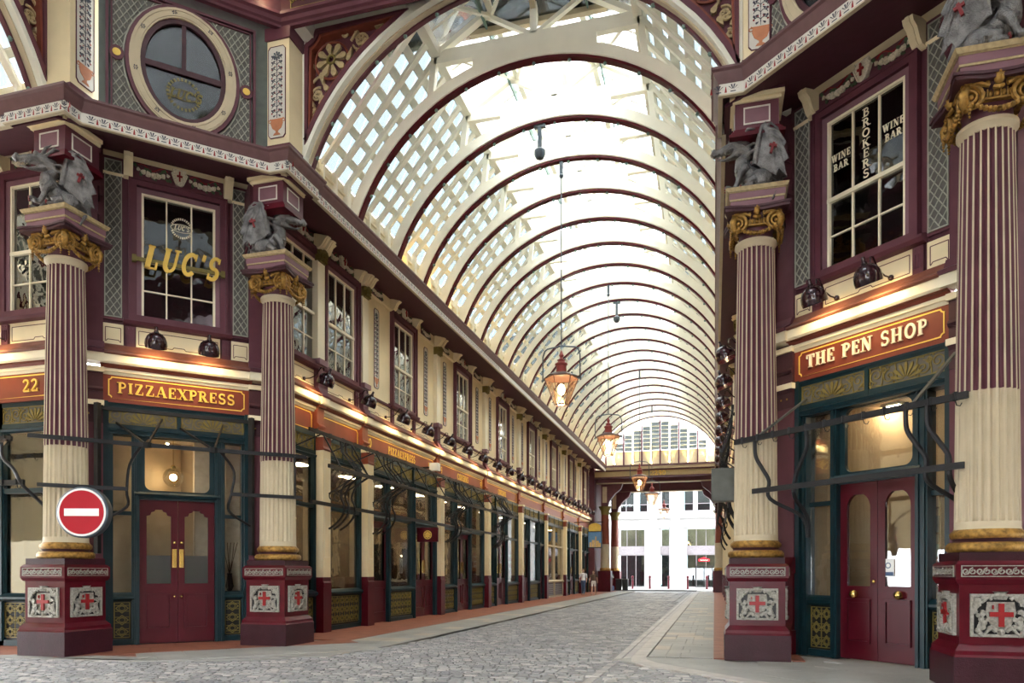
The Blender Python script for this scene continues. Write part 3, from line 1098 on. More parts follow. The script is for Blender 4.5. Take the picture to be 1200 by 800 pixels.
def pier(nm, x0, x1, y0, y1, zb):
    r = struct(nm)
    b = MB(); b.box(x0, x1, y0, y1, zb, 12.98); b.build('pier_shaft', 'cream', r)
    b = MB(); b.box(x0 - .03, x1 + .03, y0 - .03, y1 + .03, 9.9, zb); b.box(x0 - .04, x1 + .04, y0 - .04, y1 + .04, 12.98, 13.25); b.build('pier_base_and_cap', 'plum', r)
    if x0 > -10 and x0 < 2:
        b = MB(); b.box(x0 - .3, x1 + .3, 13.8, 14.26, 13.26, 14.2); b.build('pier_top', 'grey_white', r)
    return r


def flower_panel(b, w=.40, h=1.95):
    b.xz([(-w / 2 + .05, 0), (w / 2 - .05, 0), (w / 2, .06), (w / 2, h - .06), (w / 2 - .05, h), (-w / 2 + .05, h), (-w / 2, h - .06), (-w / 2, .06)], -.012, 0)


def panel_rim(b, w=.40, h=1.95):
    A = [(-w / 2 + .05, 0), (w / 2 - .05, 0), (w / 2, .06), (w / 2, h - .06), (w / 2 - .05, h), (-w / 2 + .05, h), (-w / 2, h - .06), (-w / 2, .06)]
    b.ringxz([(x * 1.06, (z - h / 2) * 1.012 + h / 2) for x, z in A], A, -.02, 0)


def urn(b, sc=1.0):
    pr = [(-.09, .05), (.09, .05), (.06, .09), (.03, .1), (.03, .14), (.11, .2), (.15, .3), (.13, .36), (.16, .38), (.16, .4), (-.16, .4), (-.16, .38), (-.13, .36), (-.15, .3), (-.11, .2), (-.03, .14), (-.03, .1), (-.06, .09)]
    b.xz([(x * sc, z * sc) for x, z in pr], -.02, -.01)
    for s in (-1, 1):
        b.tube([(x, -.016, z) for x, z in spiral(s * .17 * sc, .36 * sc, .045 * sc, .02, 90, s * 1.1, 10)], .009, 4)


def vine(b, h=1.95, z0=.42, dx=.12):
    b.tube([(0, -.016, z0), (0, -.016, h - .25)], .006, 4)
    z = z0 + .06
    k = 0
    while z < h - .3:
        for s in (-1, 1):
            b.tube([(x, -.016, zz) for x, zz in arc(s * dx * .5, z, dx * .55, .08, 180 if s > 0 else 0, 20 if s > 0 else 160, 6)], .006, 4)
            petal(b, s * dx * .75, z + .06, 0, .07, 60 if s > 0 else 120, .02, -.02, -.012)
            petal(b, s * dx * .3, z, 0, .06, -30 if s > 0 else 210, .018, -.02, -.012)
        z += .13


def vine_buds(b, h=1.95, z0=.42, dx=.12):
    z = z0 + .1
    while z < h - .3:
        for s in (-1, 1):
            b.ball((s * dx, -.016, z), .02, 5, 1, .3, 1)
            b.ball((s * dx * .4, -.016, z + .06), .016, 5, 1, .3, 1)
        z += .19


def vine_star(b, h=1.95):
    for k in range(8):
        petal(b, 0, h - .2, .015, .1, k * 45, .022, -.02, -.012)


def painted_panel(parent, loc, rotz=0, key='fp', w=.40, h=1.95, sc=1.0):
    p = part(key, 'flower_panel', lambda b: flower_panel(b, w, h), 'paint_white', parent, loc, 0, rotz)
    part(key + 'r', 'panel_rim', lambda b: panel_rim(b, w, h), 'plum', p)
    part(key + 'u', 'painted_urn', lambda b: urn(b, sc), 'terracotta_paint', p)
    part(key + 'v', 'painted_vine', lambda b: vine(b, h, .42 * sc, .3 * w), 'ink', p)
    part(key + 'b', 'painted_buds', lambda b: vine_buds(b, h, .42 * sc, .3 * w), 'cross_red', p)
    part(key + 's', 'painted_star', lambda b: vine_star(b, h), 'zinc', p)
    return p


r = pier('wall_pier', -9.36, -8.78, 13.7, 14.6, 10.72); painted_panel(r, (-9.07, 13.695, 10.88))
r = pier('wall_pier.001', .51, 1.09, 13.7, 14.6, 10.72); painted_panel(r, (.80, 13.695, 10.88))
r = pier('wall_pier.002', -12.6, -11.83, 11.06, 11.72, 10.85); painted_panel(r, (-11.825, 11.39, 10.98), PI / 2)
r = pier('wall_pier.003', 3.56, 4.3, 11.06, 11.72, 10.85)


def clipped_lattice(b, x0, x1, z0, z1, step, ell=None, w=.008, y0=-.02, y1=0):
    W, Hh = x1 - x0, z1 - z0
    n = int((W + Hh) / step) + 2
    for sg in (1, -1):
        for k in range(-n, n + 1):
            pts = []
            seg = []
            N = 60 if ell else 24
            t0 = x0 if True else 0
            for i in range(N + 1):
                x = x0 + W * i / N
                z = (z0 + sg * 1.5 * (x - x0) + k * step * 1.5) if sg > 0 else (z1 - 1.5 * (x - x0) - k * step * 1.5)
                ok = z0 <= z <= z1
                if ok and ell:
                    ok = ((x - ell[0]) / ell[2]) ** 2 + ((z - ell[1]) / ell[3]) ** 2 > 1
                if ok:
                    seg.append((x, z))
                else:
                    if len(seg) > 1:
                        pts.append((seg[0], seg[-1]))
                    seg = []
            if len(seg) > 1:
                pts.append((seg[0], seg[-1]))
            for a, c in pts:
                b.bar((a[0], (y0 + y1) / 2, a[1]), (c[0], (y0 + y1) / 2, c[1]), y1 - y0, w, (0, 1, 0)) if False else ribbon(b, [a, c], w, y0, y1)


def ell(cx, cz, rx, rz, n=40):
    return [(cx + rx * math.cos(2 * PI * i / n), cz + rz * math.sin(2 * PI * i / n)) for i in range(n)]


def attic(f, nm, cx, x0, x1, logo):
    M = fr_matrix(f)
    off = M @ Vector((0, -.83, 0))
    root = struct(nm, tuple(off), f[1])
    b = MB(); b.box(x0 - (.12 if logo else .5), x1 + .5, .05, .3, 10.14, 13.4); b.build('attic_panel', 'green_grey', root)
    cz, rx, rz = 11.72, .74, .98
    b = MB(); b.frame(x0, x1, 10.2, 13.08, .05, -.04, .06); b.frame(x0 + .09, x1 - .09, 10.3, 13.0, .025, -.02, .06); b.build('panel_frame', 'plum', root)
    b = MB(); b.box(x0 + .1, x1 - .1, .02, .055, 10.3, 13.0); b.build('lattice_ground', 'lattice_back', root)
    b = MB(); clipped_lattice(b, x0 + .13, x1 - .13, 10.3, 12.97, .13, (cx, cz, rx + .36, rz + .36), .007, 0, .03)
    b.ringxz(ell(cx, cz, rx + .375, rz + .375), ell(cx, cz, rx + .35, rz + .35), -.01, .04)
    stuff(b.build('painted_lattice', 'lattice_grey', root))
    w = struct(num('window'), tuple(off), f[1])
    b = MB(); b.ringxz(ell(cx, cz, rx + .33, rz + .33), ell(cx, cz, rx + .25, rz + .25), -.07, .1); b.build('outer_ring', 'plum', w, 30)
    b = MB(); b.ringxz(ell(cx, cz, rx + .26, rz + .26), ell(cx, cz, rx + .06, rz + .06), -.10, .1); b.build('cream_ring', 'cream_stone', w, 30)
    b = MB(); b.ringxz(ell(cx, cz, rx + .23, rz + .23), ell(cx, cz, rx + .20, rz + .20), -.115, .0); b.ringxz(ell(cx, cz, rx + .12, rz + .12), ell(cx, cz, rx + .09, rz + .09), -.115, .0); b.build('ring_beads', 'cream_stone', w, 30)
    b = MB()
    for k in range(8):
        a = 2 * PI * k / 8 + .2
        x, z = cx + (rx + .16) * math.cos(a), cz + (rz + .16) * math.sin(a)
        for j in range(6):
            petal(b, x, z, .012, .05, j * 60, .012, -.108, -.1)
    b.build('painted_flowers', 'ink', w)
    b = MB(); b.ringxz(ell(cx, cz, rx + .07, rz + .07), ell(cx, cz, rx - .03, rz - .03), -.06, .1)
    b.box(cx - rx, cx + rx, -.05, .06, cz - .06, cz + .05); b.box(cx - .04, cx + .04, -.05, .06, cz, cz + rz); b.build('frame', 'plum_dark', w, 30)
    for a0, a1 in ((180, 360), (0, 90), (90, 180)):
        P = arc(cx, cz, rx, rz, a0, a1, 18) + ([(cx, cz)] if a1 - a0 < 100 else [])
        b = MB(); b.xz(P, .0, .008); b.build('pane', 'glass_attic', w)
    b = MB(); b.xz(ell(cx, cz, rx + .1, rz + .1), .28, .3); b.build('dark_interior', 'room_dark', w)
    if logo:
        g = letters(logo, cx + .02, cz - .55, .2, -.02, -.012, 'gold_dull', w, .25, .8, .05, joined=True)
        b = MB()
        for k in range(26):
            a = 2 * PI * k / 26
            b.obox((cx + .30 * math.cos(a), -.016, cz - .45 + .30 * math.sin(a)), (.018 * math.sin(a), 0, -.018 * math.cos(a)), (0, .004, 0), (.03 * math.cos(a), 0, .03 * math.sin(a)))
        b.ringxz(ell(cx, cz - .46, .25, .11), ell(cx, cz - .46, .235, .1), -.02, -.012)
        b.build('painted_badge', 'gold_dull', w)
    b = MB()
    for s in (-1, 1):
        b.xz(ell(cx + s * (rx + .47), cz, .075, .07, 14), -.05, -.03)
    b.build('boss', 'gold_paint', root)
    b = MB()
    for s in (-1, 1):
        b.xz(ell(cx + s * (rx + .47), cz, .13, .14, 16), -.035, 0)
    b.build('boss_ring', 'plum', root)


attic(F_LC, 'wall_attic_left', .12, -1.28, 1.52, "LUC'S")
attic(F_RC, 'wall_attic_right', -.5, -1.9, .9, None)

# ---------------------------------------------------------------- facade pieces (local frame: x along the wall, -y outward)
def sash(f, c, w=1.46, z0=6.80, z1=9.46, key='sash', lettering=None, yo=0.0):
    """tall sash window: plum architrave, cream frame, six lower and three upper panes"""
    P = fr_matrix(f) @ Vector((c, yo, 0))
    r = struct(num('window'), tuple(P), f[1])
    h = w / 2

    def architrave(b):
        b.frame(-h - .21, h + .21, z0 - .06, z1 + .24, .13, -.10, .1)
        b.frame(-h - .23, h + .23, z0 - .06, z1 + .26, .04, -.13, .1)
    part(key + 'a', 'architrave', architrave, 'plum', r)
    part(key + 'i', 'inner_architrave', lambda b: b.frame(-h - .09, h + .09, z0 - .02, z1 + .09, .1, -.05, .1), 'plum_light', r)
    part(key + 'f', 'frame', lambda b: b.frame(-h, h, z0, z1, .055, -.035, .1), 'cream_pale', r)
    zm = z0 + (z1 - z0) * .47

    def rails(b):
        b.box(-h, h, -.045, .06, zm - .03, zm + .04)
    part(key + 'm', 'meeting_rail', rails, 'cream_pale', r)

    def bars(b):
        for s in (-1, 1):
            b.box(s * w / 6 - .014, s * w / 6 + .014, -.01, .05, z0 + .04, z1 - .04)
        zz = z0 + (zm - z0) * .5
        b.box(-h + .04, h - .04, -.01, .05, zz - .012, zz + .012)
    part(key + 'b', 'glazing_bar', bars, 'cream_pale', r)
    for i in range(3):
        xa, xb = -h + .05 + i * (w - .1) / 3, -h + .05 + (i + 1) * (w - .1) / 3
        for j, (za, zb) in enumerate(((z0 + .05, z0 + (zm - z0) * .5), (z0 + (zm - z0) * .5, zm), (zm, z1 - .05))):
            part(key + 'p%d%d' % (i, j), 'pane', lambda b: b.box(xa + .006, xb - .006, .02, .026, za + .006, zb - .006), 'glass_upper', r)
    # sill on the apron
    part(key + 's', 'sill', lambda b: b.ox([(0, z0 - .16), (.12, z0 - .14), (.17, z0 - .08), (.17, z0 - .04), (0, z0)], -h - .33, h + .33), 'plum', r)
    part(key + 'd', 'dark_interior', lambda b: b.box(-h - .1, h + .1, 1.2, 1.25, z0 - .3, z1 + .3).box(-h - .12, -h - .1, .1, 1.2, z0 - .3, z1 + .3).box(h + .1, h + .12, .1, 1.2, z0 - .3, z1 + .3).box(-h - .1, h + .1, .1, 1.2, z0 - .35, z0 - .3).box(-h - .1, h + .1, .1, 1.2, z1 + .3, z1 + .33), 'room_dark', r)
    return r


def swag(b_rose, b_leaf, b_vine, x0, x1, z, y=-.02):
    n = 7
    for i in range(n):
        t = i / (n - 1)
        x = x0 + (x1 - x0) * t
        zz = z - .07 * math.sin(PI * t)
        rr = .035 + .028 * math.sin(PI * t)
        b_rose.ball((x, y - .02, zz), rr, 6)
        for k in range(3):
            a = 2.1 * k + i
            b_rose.ball((x + rr * .7 * math.cos(a), y - .03, zz + rr * .7 * math.sin(a)), rr * .5, 5)
        petal(b_leaf, x + .02, zz - .02, .02, .11, -70 + 40 * (i % 3), .03, y - .02, y)
        petal(b_leaf, x - .02, zz + .02, .02, .11, 120 - 40 * (i % 3), .03, y - .02, y)
    b_vine.tube([(x0 + (x1 - x0) * t, y - .01, z + .08 + .05 * math.sin(9 * t)) for t in [i / 10 for i in range(11)]], .012, 4)


def cartouche(b):
    P = [(-.07, -.15), (0, -.19), (.07, -.15), (.11, -.05), (.15, .06), (.11, .1), (.13, .17), (.05, .15), (0, .2), (-.05, .15), (-.13, .17), (-.11, .1), (-.15, .06), (-.11, -.05)]
    b.xz(P, -.08, 0)
    b.tube([(x, -.08, z) for x, z in P], .018, 5, closed=True)


def garland_frieze(f, c, w, z=9.90, par=None):
    """carved frieze over a window: shield with a red cross between swags of roses"""
    root = part('gf%.2f' % w, 'garland_panel', lambda b: b.box(-w / 2, w / 2, -.012, .05, z - .17, z + .17), 'plum', par, (c, 0, 0))
    key = 'gfr%.2f' % w
    if key not in CACHE:
        r_, l_, v_ = MB(), MB(), MB()
        for s in (-1, 1):
            swag(r_, l_, v_, s * .22, s * (w / 2 - .12), z)
        CACHE[key] = r_.mesh('roses', 'rose_cream', 40); CACHE[key + 'l'] = l_.mesh('leaves', 'leaf_green'); CACHE[key + 'v'] = v_.mesh('ribbon', 'cross_red')
    link('roses', CACHE[key], root); link('leaves', CACHE[key + 'l'], root); link('ribbon', CACHE[key + 'v'], root)
    part('cart', 'shield', cartouche, 'rose_cream', root, (0, -.03, z), 30)
    part('cartx', 'red_cross', lambda b: b.box(-.055, .055, -.13, -.1, -.01, .02).box(-.015, .015, -.13, -.1, -.1, .1), 'cross_red', root, (0, -.03, z))
    return root


def console(b):
    """scrolled bracket, local: centre x, projecting to -y, top z=0"""
    P = [(0, 0), (.34, 0), (.36, -.06), (.33, -.14), (.24, -.20), (.2, -.28), (.16, -.36), (.10, -.42), (0, -.44)]
    b.ox(P, -.085, .085)
    b.ox([(o + .02, z) for o, z in P[1:8]] + [(0.05, -.4), (.05, -.02)], -.03, .03)
    b.ox([(0, .0), (.40, .0), (.40, .05), (.37, .09), (0, .09)], -.13, .13)


def console_row(par, xs, y=0, z=10.05, big=()):
    for x in xs:
        part('cons', 'console', console, 'cream', par, (x, y, z), 30)


def mould_row(par, s0, s1, y=0, z=10.08):
    b = MB(); b.ox([(0, z), (.22, z + .02), (.26, z + .09), (.3, z + .14), (0, z + .14)], s0, s1); b.build('cream_moulding', 'cream', par)
    b = MB(); b.ox([(0, 9.68), (.05, 9.68), (.07, 9.73), (0, 9.73)], s0, s1); b.build('lower_moulding', 'cream', par)


def triglyph(b):
    b.box(-.085, .085, -.06, .02, 6.20, 6.62)
    for k in (-1, 0, 1):
        b.box(k * .05 - .014, k * .05 + .014, -.075, -.05, 6.28, 6.5)
    b.ball((-.04, -.06, 6.57), .014, 5); b.ball((.04, -.06, 6.57), .014, 5)


def apron_line(b, w):
    A = [(-w / 2 + .05, 6.27), (-.13, 6.27), (-.1, 6.31), (.1, 6.31), (.13, 6.27), (w / 2 - .05, 6.27), (w / 2 - .05, 6.56), (-w / 2 + .05, 6.56)]
    for k in range(len(A)):
        ribbon(b, [A[k], A[(k + 1) % len(A)]], .007, -.014, -.01)


def apron(par, s0, s1, y=0):
    w = s1 - s0
    p = part('ap%.2f' % w, 'apron_panel', lambda b: b.box(-w / 2, w / 2, -.01, .1, 6.2, 6.64), 'cream', par, ((s0 + s1) / 2, y, 0))
    part('apl%.2f' % w, 'painted_line', lambda b: apron_line(b, w), 'plum', p)
    return p


def fascia(par, s0, s1, y=0, cham=0.0):
    w = s1 - s0
    b = MB(); b.box(s0, s1, -.02, .25, 5.02, 5.62); b.build('fascia_board', 'sign_red', par)
    b = MB(); b.ox([(0, 5.58), (.03, 5.58), (.06, 5.63), (.09, 5.64), (.09, 5.70), (0, 5.70)], s0, s1); b.build('yellow_moulding', 'cream_pale', par)
    b = MB(); b.ox([(0, 5.70), (.1, 5.70), (.14, 5.745), (.2, 5.75), (.2, 5.765), (0, 5.765)], s0, s1); b.build('red_moulding', 'brick_red', par)
    b = MB(); b.ox([(0, 5.765), (.22, 5.765), (.25, 5.80), (.25, 5.945), (0, 5.945)], s0, s1); b.build('cream_band', 'cream_pale', par)
    b = MB(); b.ox([(0, 5.945), (.27, 5.945), (.30, 5.97), (.29, 6.0), (.2, 6.04), (.12, 6.1), (.07, 6.17), (.05, 6.21), (0, 6.21)], s0, s1); b.build('cove_moulding', 'cove', par, 30)


def gilt_line(par, s0, s1, z0=5.1, z1=5.545):
    c = .055
    P = [(s0 + c, z0), (s1 - c, z0)] + arc(s1, z0, c, c, 180, 90, 4)[1:] + [(s1, z1 - c)] + arc(s1, z1, c, c, 270, 180, 4)[1:] + [(s0 + c, z1)] + arc(s0, z1, c, c, 0, -90, 4)[1:] + [(s0, z0 + c)] + arc(s0, z0, c, c, 90, 0, 4)[1:]
    b = MB()
    b.ringxz(P, inset(P, .022), -.028, -.018)
    return b.build('gilt_line', 'gold_paint', par)


def scroll_panel(b, w, h):
    """gilded ironwork: a fan in the middle, scrolls either side; origin at the centre"""
    y = -.02
    for k in range(7):
        petal(b, 0, -h * .42, .05, h * .82, 90 + (k - 3) * 24, .026, -.03, -.01)
    n = max(2, int((w / 2 - .15) / (h * .62)))
    st = (w / 2 - .16) / n
    for s in (-1, 1):
        for i in range(n):
            x = s * (.16 + st * (i + .5))
            up = 1 if i % 2 == 0 else -1
            a0 = 90 if up > 0 else 270
            P = spiral(x, -up * h * .08, h * .36, h * .05, a0, -s * up * 1.5, 18)
            b.tube([(px, y, pz) for px, pz in P], .011, 4)
            P = [(x + s * h * .05, up * h * .4), (x - s * st * .4, up * h * .44), (x - s * st * .55, -up * h * .4)]
            b.tube([(px, y, pz) for px, pz in P], .011, 4)
            P = spiral(x + s * st * .42, up * h * .24, h * .17, .015, 200, s * up * 1.2, 10)
            b.tube([(px, y, pz) for px, pz in P], .01, 4)
            b.ball((x - s * st * .3, y, -up * h * .42), .02, 5)
    b.frame(-w / 2, w / 2, -h / 2, h / 2, .016, -.03, -.008)


def grille(b, w, h):
    """gilded grille of a stall riser; origin at the centre"""
    y0, y1 = -.025, -.008
    nx = max(1, round(w / .27)); nz = max(1, round(h / .25))
    dx, dz = w / nx, h / nz
    for i in range(nx):
        for j in range(nz):
            cx, cz = -w / 2 + dx * (i + .5), -h / 2 + dz * (j + .5)
            ribbon(b, [(cx - dx * .4, cz), (cx, cz + dz * .4), (cx + dx * .4, cz), (cx, cz - dz * .4), (cx - dx * .4, cz)], .009, y0, y1)
            ribbon(b, [(cx - dx * .5, cz - dz * .25), (cx + dx * .5, cz - dz * .25)], .006, y0, y1)
            ribbon(b, [(cx - dx * .5, cz + dz * .25), (cx + dx * .5, cz + dz * .25)], .006, y0, y1)
            ribbon(b, arc(cx, cz, dx * .2, dz * .2, 0, 360, 8), .007, y0, y1)
    for i in range(nx + 1):
        x = -w / 2 + dx * i
        ribbon(b, [(x, -h / 2), (x, h / 2)], .008, y0, y1)
    b.frame(-w / 2, w / 2, -h / 2, h / 2, .014, y0, y1)


ZT = 4.42          # transom under the gilded frieze


def gilt_frieze(par, s0, s1, y, n=1, zc=4.76, h=.34):
    w = (s1 - s0) / n
    for i in range(n):
        c = s0 + w * (i + .5)
        p = part('gfp%.2f' % w, 'frieze_panel', lambda b: b.box(-w / 2 + .03, w / 2 - .03, 0, .02, zc - h / 2 - .01, zc + h / 2 + .01), 'lattice_back', par, (c, y, 0))
        part('gfo%.2f' % w, 'gilded_scrolls', lambda b: scroll_panel(b, w - .1, h), 'gold_dull', p, (0, 0, zc))
    b = MB(); b.box(s0, s1, y - .04, y + .05, zc + h / 2, 5.06); b.box(s0, s1, y - .04, y + .05, ZT, zc - h / 2)
    for i in range(n + 1):
        x = s0 + w * i
        b.box(x - .035, x + .035, y - .05, y + .05, ZT, 5.06)
    b.ox([(-y, ZT - .02), (-y + .07, ZT), (-y + .09, ZT + .05), (-y, ZT + .09)], s0, s1)
    return b.build('frieze_frame', 'green', par)


def shop_window(f, s0, s1, y=.0, z_riser=.92, zt=3.2, upper=True, pale=False, friezes=1, grill=True):
    r = struct(num('window'), f[0], f[1])
    g = 'cream_stone' if pale else 'green'
    b = MB()
    for x0, x1 in ((s0, s0 + .09), (s1 - .09, s1)):
        b.box(x0, x1, y - .05, y + .1, 0, ZT)
        b.box(x0 + .025, x1 - .025, y - .075, y, .1, ZT)
    b.box(s0, s1, y - .05, y + .1, 0, .12)
    b.box(s0, s1, y - .04, y + .08, zt - .05, zt + .05)
    b.ox([(-y, z_riser), (-y + .08, z_riser), (-y + .13, z_riser + .05), (-y + .13, z_riser + .09), (-y + .05, z_riser + .15), (-y, z_riser + .17)], s0, s1)
    b.build('window_frame', g, r)
    gilt_frieze(r, s0, s1, y, friezes)
    w, c = s1 - s0 - .2, (s0 + s1) / 2
    b = MB(); b.box(s0 + .08, s1 - .08, y + .01, y + .05, .1, z_riser); rz = b.build('riser_panel', 'plum_dark' if pale else 'black', r)
    if grill:
        part('gr%.2f%.2f' % (w, z_riser), 'gilded_grille', lambda b: grille(b, w, z_riser - .2), 'gold_dull', rz, (c, y, (z_riser + .14) / 2))
    else:
        b = MB()
        for k in range(6):
            b.box(s0 + .1, s1 - .1, y - .03, y + .02, .15 + k * .12, .22 + k * .12)
        b.build('slats', 'shutter_grey', rz)
    b = MB(); b.box(s0 + .09, s1 - .09, y + .03, y + .036, z_riser + .15, zt - .05); b.build('pane', 'glass_window', r)
    b = MB(); b.box(s0 + .09, s1 - .09, y + .03, y + .036, zt + .05, ZT - .02); b.build('pane', 'glass_window', r)
    return r


def door_leaf(par, x0, x1, y, h, handle, key, style='notch', hs=1):
    """one panelled and glazed leaf, under a door"""
    w = x1 - x0
    L = MB()
    zb, zt = 1.28, h - .2
    a = .13
    if style == 'round':
        top = arc((x0 + x1) / 2, zt - .24, w / 2 - a, .26, 0, 180, 14)
    elif style == 'notch':
        X0, X1 = x0 + a, x1 - a
        top = [(X1, zt - .14), (X1 - .07, zt - .12), (X1 - .09, zt - .06), (X1 - .15, zt - .04), (X1 - .17, zt), (X0 + .17, zt), (X0 + .15, zt - .04), (X0 + .09, zt - .06), (X0 + .07, zt - .12), (X0, zt - .14)]
    else:
        top = [(x1 - a, zt), (x0 + a, zt)]
    hole = [(x0 + a, zb), (x1 - a, zb)] + top
    # leaf as a band between outline and opening
    n = len(hole)
    cx, cz = (x0 + x1) / 2, (zb + zt) / 2
    out = []
    for hx, hz in hole:
        dx, dz = hx - cx, hz - cz
        k = min(((x1 - cx) if dx > 0 else (cx - x0)) / max(abs(dx), 1e-6), ((h - cz) if dz > 0 else cz - .02) / max(abs(dz), 1e-6))
        out.append((cx + dx * k, cz + dz * k))
    L.ringxz(out, hole, y - .03, y + .03)
    for X in (x0, x1):       # corners lost by the radial band
        for Zc in (.02, h):
            pass
    L.box(x0, x1, y - .029, y + .03, .02, zb)
    L.box(x0, x0 + a, y - .029, y + .03, zb - .1, h); L.box(x1 - a, x1, y - .029, y + .03, zb - .1, h)
    L.box(x0, x1, y - .029, y + .03, zt, h)
    leaf = L.build('door_leaf', 'door_red', par)
    b = MB(); b.xz(hole, y, y + .006); b.build('pane', 'glass_window', leaf)
    if style == 'notch':
        b = MB(); b.box(x0 + a, x1 - a, y - .004, y - .001, zb, 1.88); b.build('frosted_band', 'glass_frosted', leaf)
    b = MB(); b.frame(x0 + .12, x1 - .12, .3, zb - .22, .04, y - .065, y - .02); b.box(x0 + .17, x1 - .17, y - .04, y - .02, .36, zb - .28); b.build('lower_panel', 'door_red', leaf)
    hx = x1 - .065 if hs > 0 else x0 + .065
    b = MB()
    if handle == 'plate':
        b.box(hx - .045, hx + .045, y - .05, y - .02, 1.62, 2.02); b.box(hx - .02, hx + .02, y - .1, y - .04, 1.68, 1.96)
        b.ball((hx, y - .05, 2.16), .035, 8); b.ball((hx, y - .05, 1.0), .03, 8)
    elif handle == 'knob':
        hx = (x0 + x1) / 2 - hs * .05
        b.ball((hx, y - .09, 1.14), .075, 10); b.ball((hx, y - .04, 1.14), .05, 8)
        if hs > 0:
            b.ball((x1 - .06, y - .04, 1.36), .035, 8)
    else:
        b.box(hx - .02, hx + .02, y - .08, y - .03, 1.5, 1.95)
    b.build('door_handle', 'brass', leaf, 40)
    return leaf


def shop_door(f, s0, s1, y=.12, h=3.06, leaves=2, handle='plate', style='plain', transom=True, friezes=0, label=None):
    r = struct(num('door'), f[0], f[1])
    b = MB()
    for x0, x1 in ((s0, s0 + .1), (s1 - .1, s1)):
        b.box(x0, x1, y - .14, y + .1, 0, ZT); b.box(x0 + .03, x1 - .03, y - .17, y, 0, ZT)
    b.box(s0, s1, y - .1, y + .1, h, h + .1)
    b.ox([(-y + .1, h + .04), (-y + .15, h + .05), (-y + .19, h + .11), (-y + .16, h + .15), (-y + .1, h + .16)], s0, s1)
    b.build('door_frame', 'green', r)
    x0, x1 = s0 + .1, s1 - .1
    if leaves == 2:
        m = (x0 + x1) / 2
        door_leaf(r, x0 + .005, m - .004, y, h, handle, 'l', style, 1)
        door_leaf(r, m + .004, x1 - .005, y, h, handle, 'r', style, -1)
    else:
        door_leaf(r, x0 + .005, x1 - .005, y, h, handle, 's', style, -1)
    if transom:
        zb, zt = h + .2, ZT - .05
        c = .14
        P = [(x0 + .1 + c, zb), (x1 - .1 - c, zb)] + arc(x1 - .1 - c, zb + c, c, c, -90, 0, 5) + arc(x1 - .1 - c, zt - c, c, c, 0, 90, 5) + arc(x0 + .1 + c, zt - c, c, c, 90, 180, 5) + arc(x0 + .1 + c, zb + c, c, c, 180, 270, 5)
        O = []
        cx, cz = (x0 + x1) / 2, (zb + zt) / 2
        for hx, hz in P:
            dx, dz = hx - cx, hz - cz
            k = min((x1 - cx) / max(abs(dx), 1e-6), (zt + .06 - cz) / max(abs(dz), 1e-6))
            O.append((cx + dx * k, cz + dz * k))
        b = MB(); b.ringxz(O, P, y - .04, y + .04); tr = b.build('transom_frame', 'green', r)
        b = MB(); b.xz(P, y, y + .006); b.build('pane', 'glass_window', tr)
    if friezes:
        gilt_frieze(r, s0, s1, y - .1, friezes)
    return r


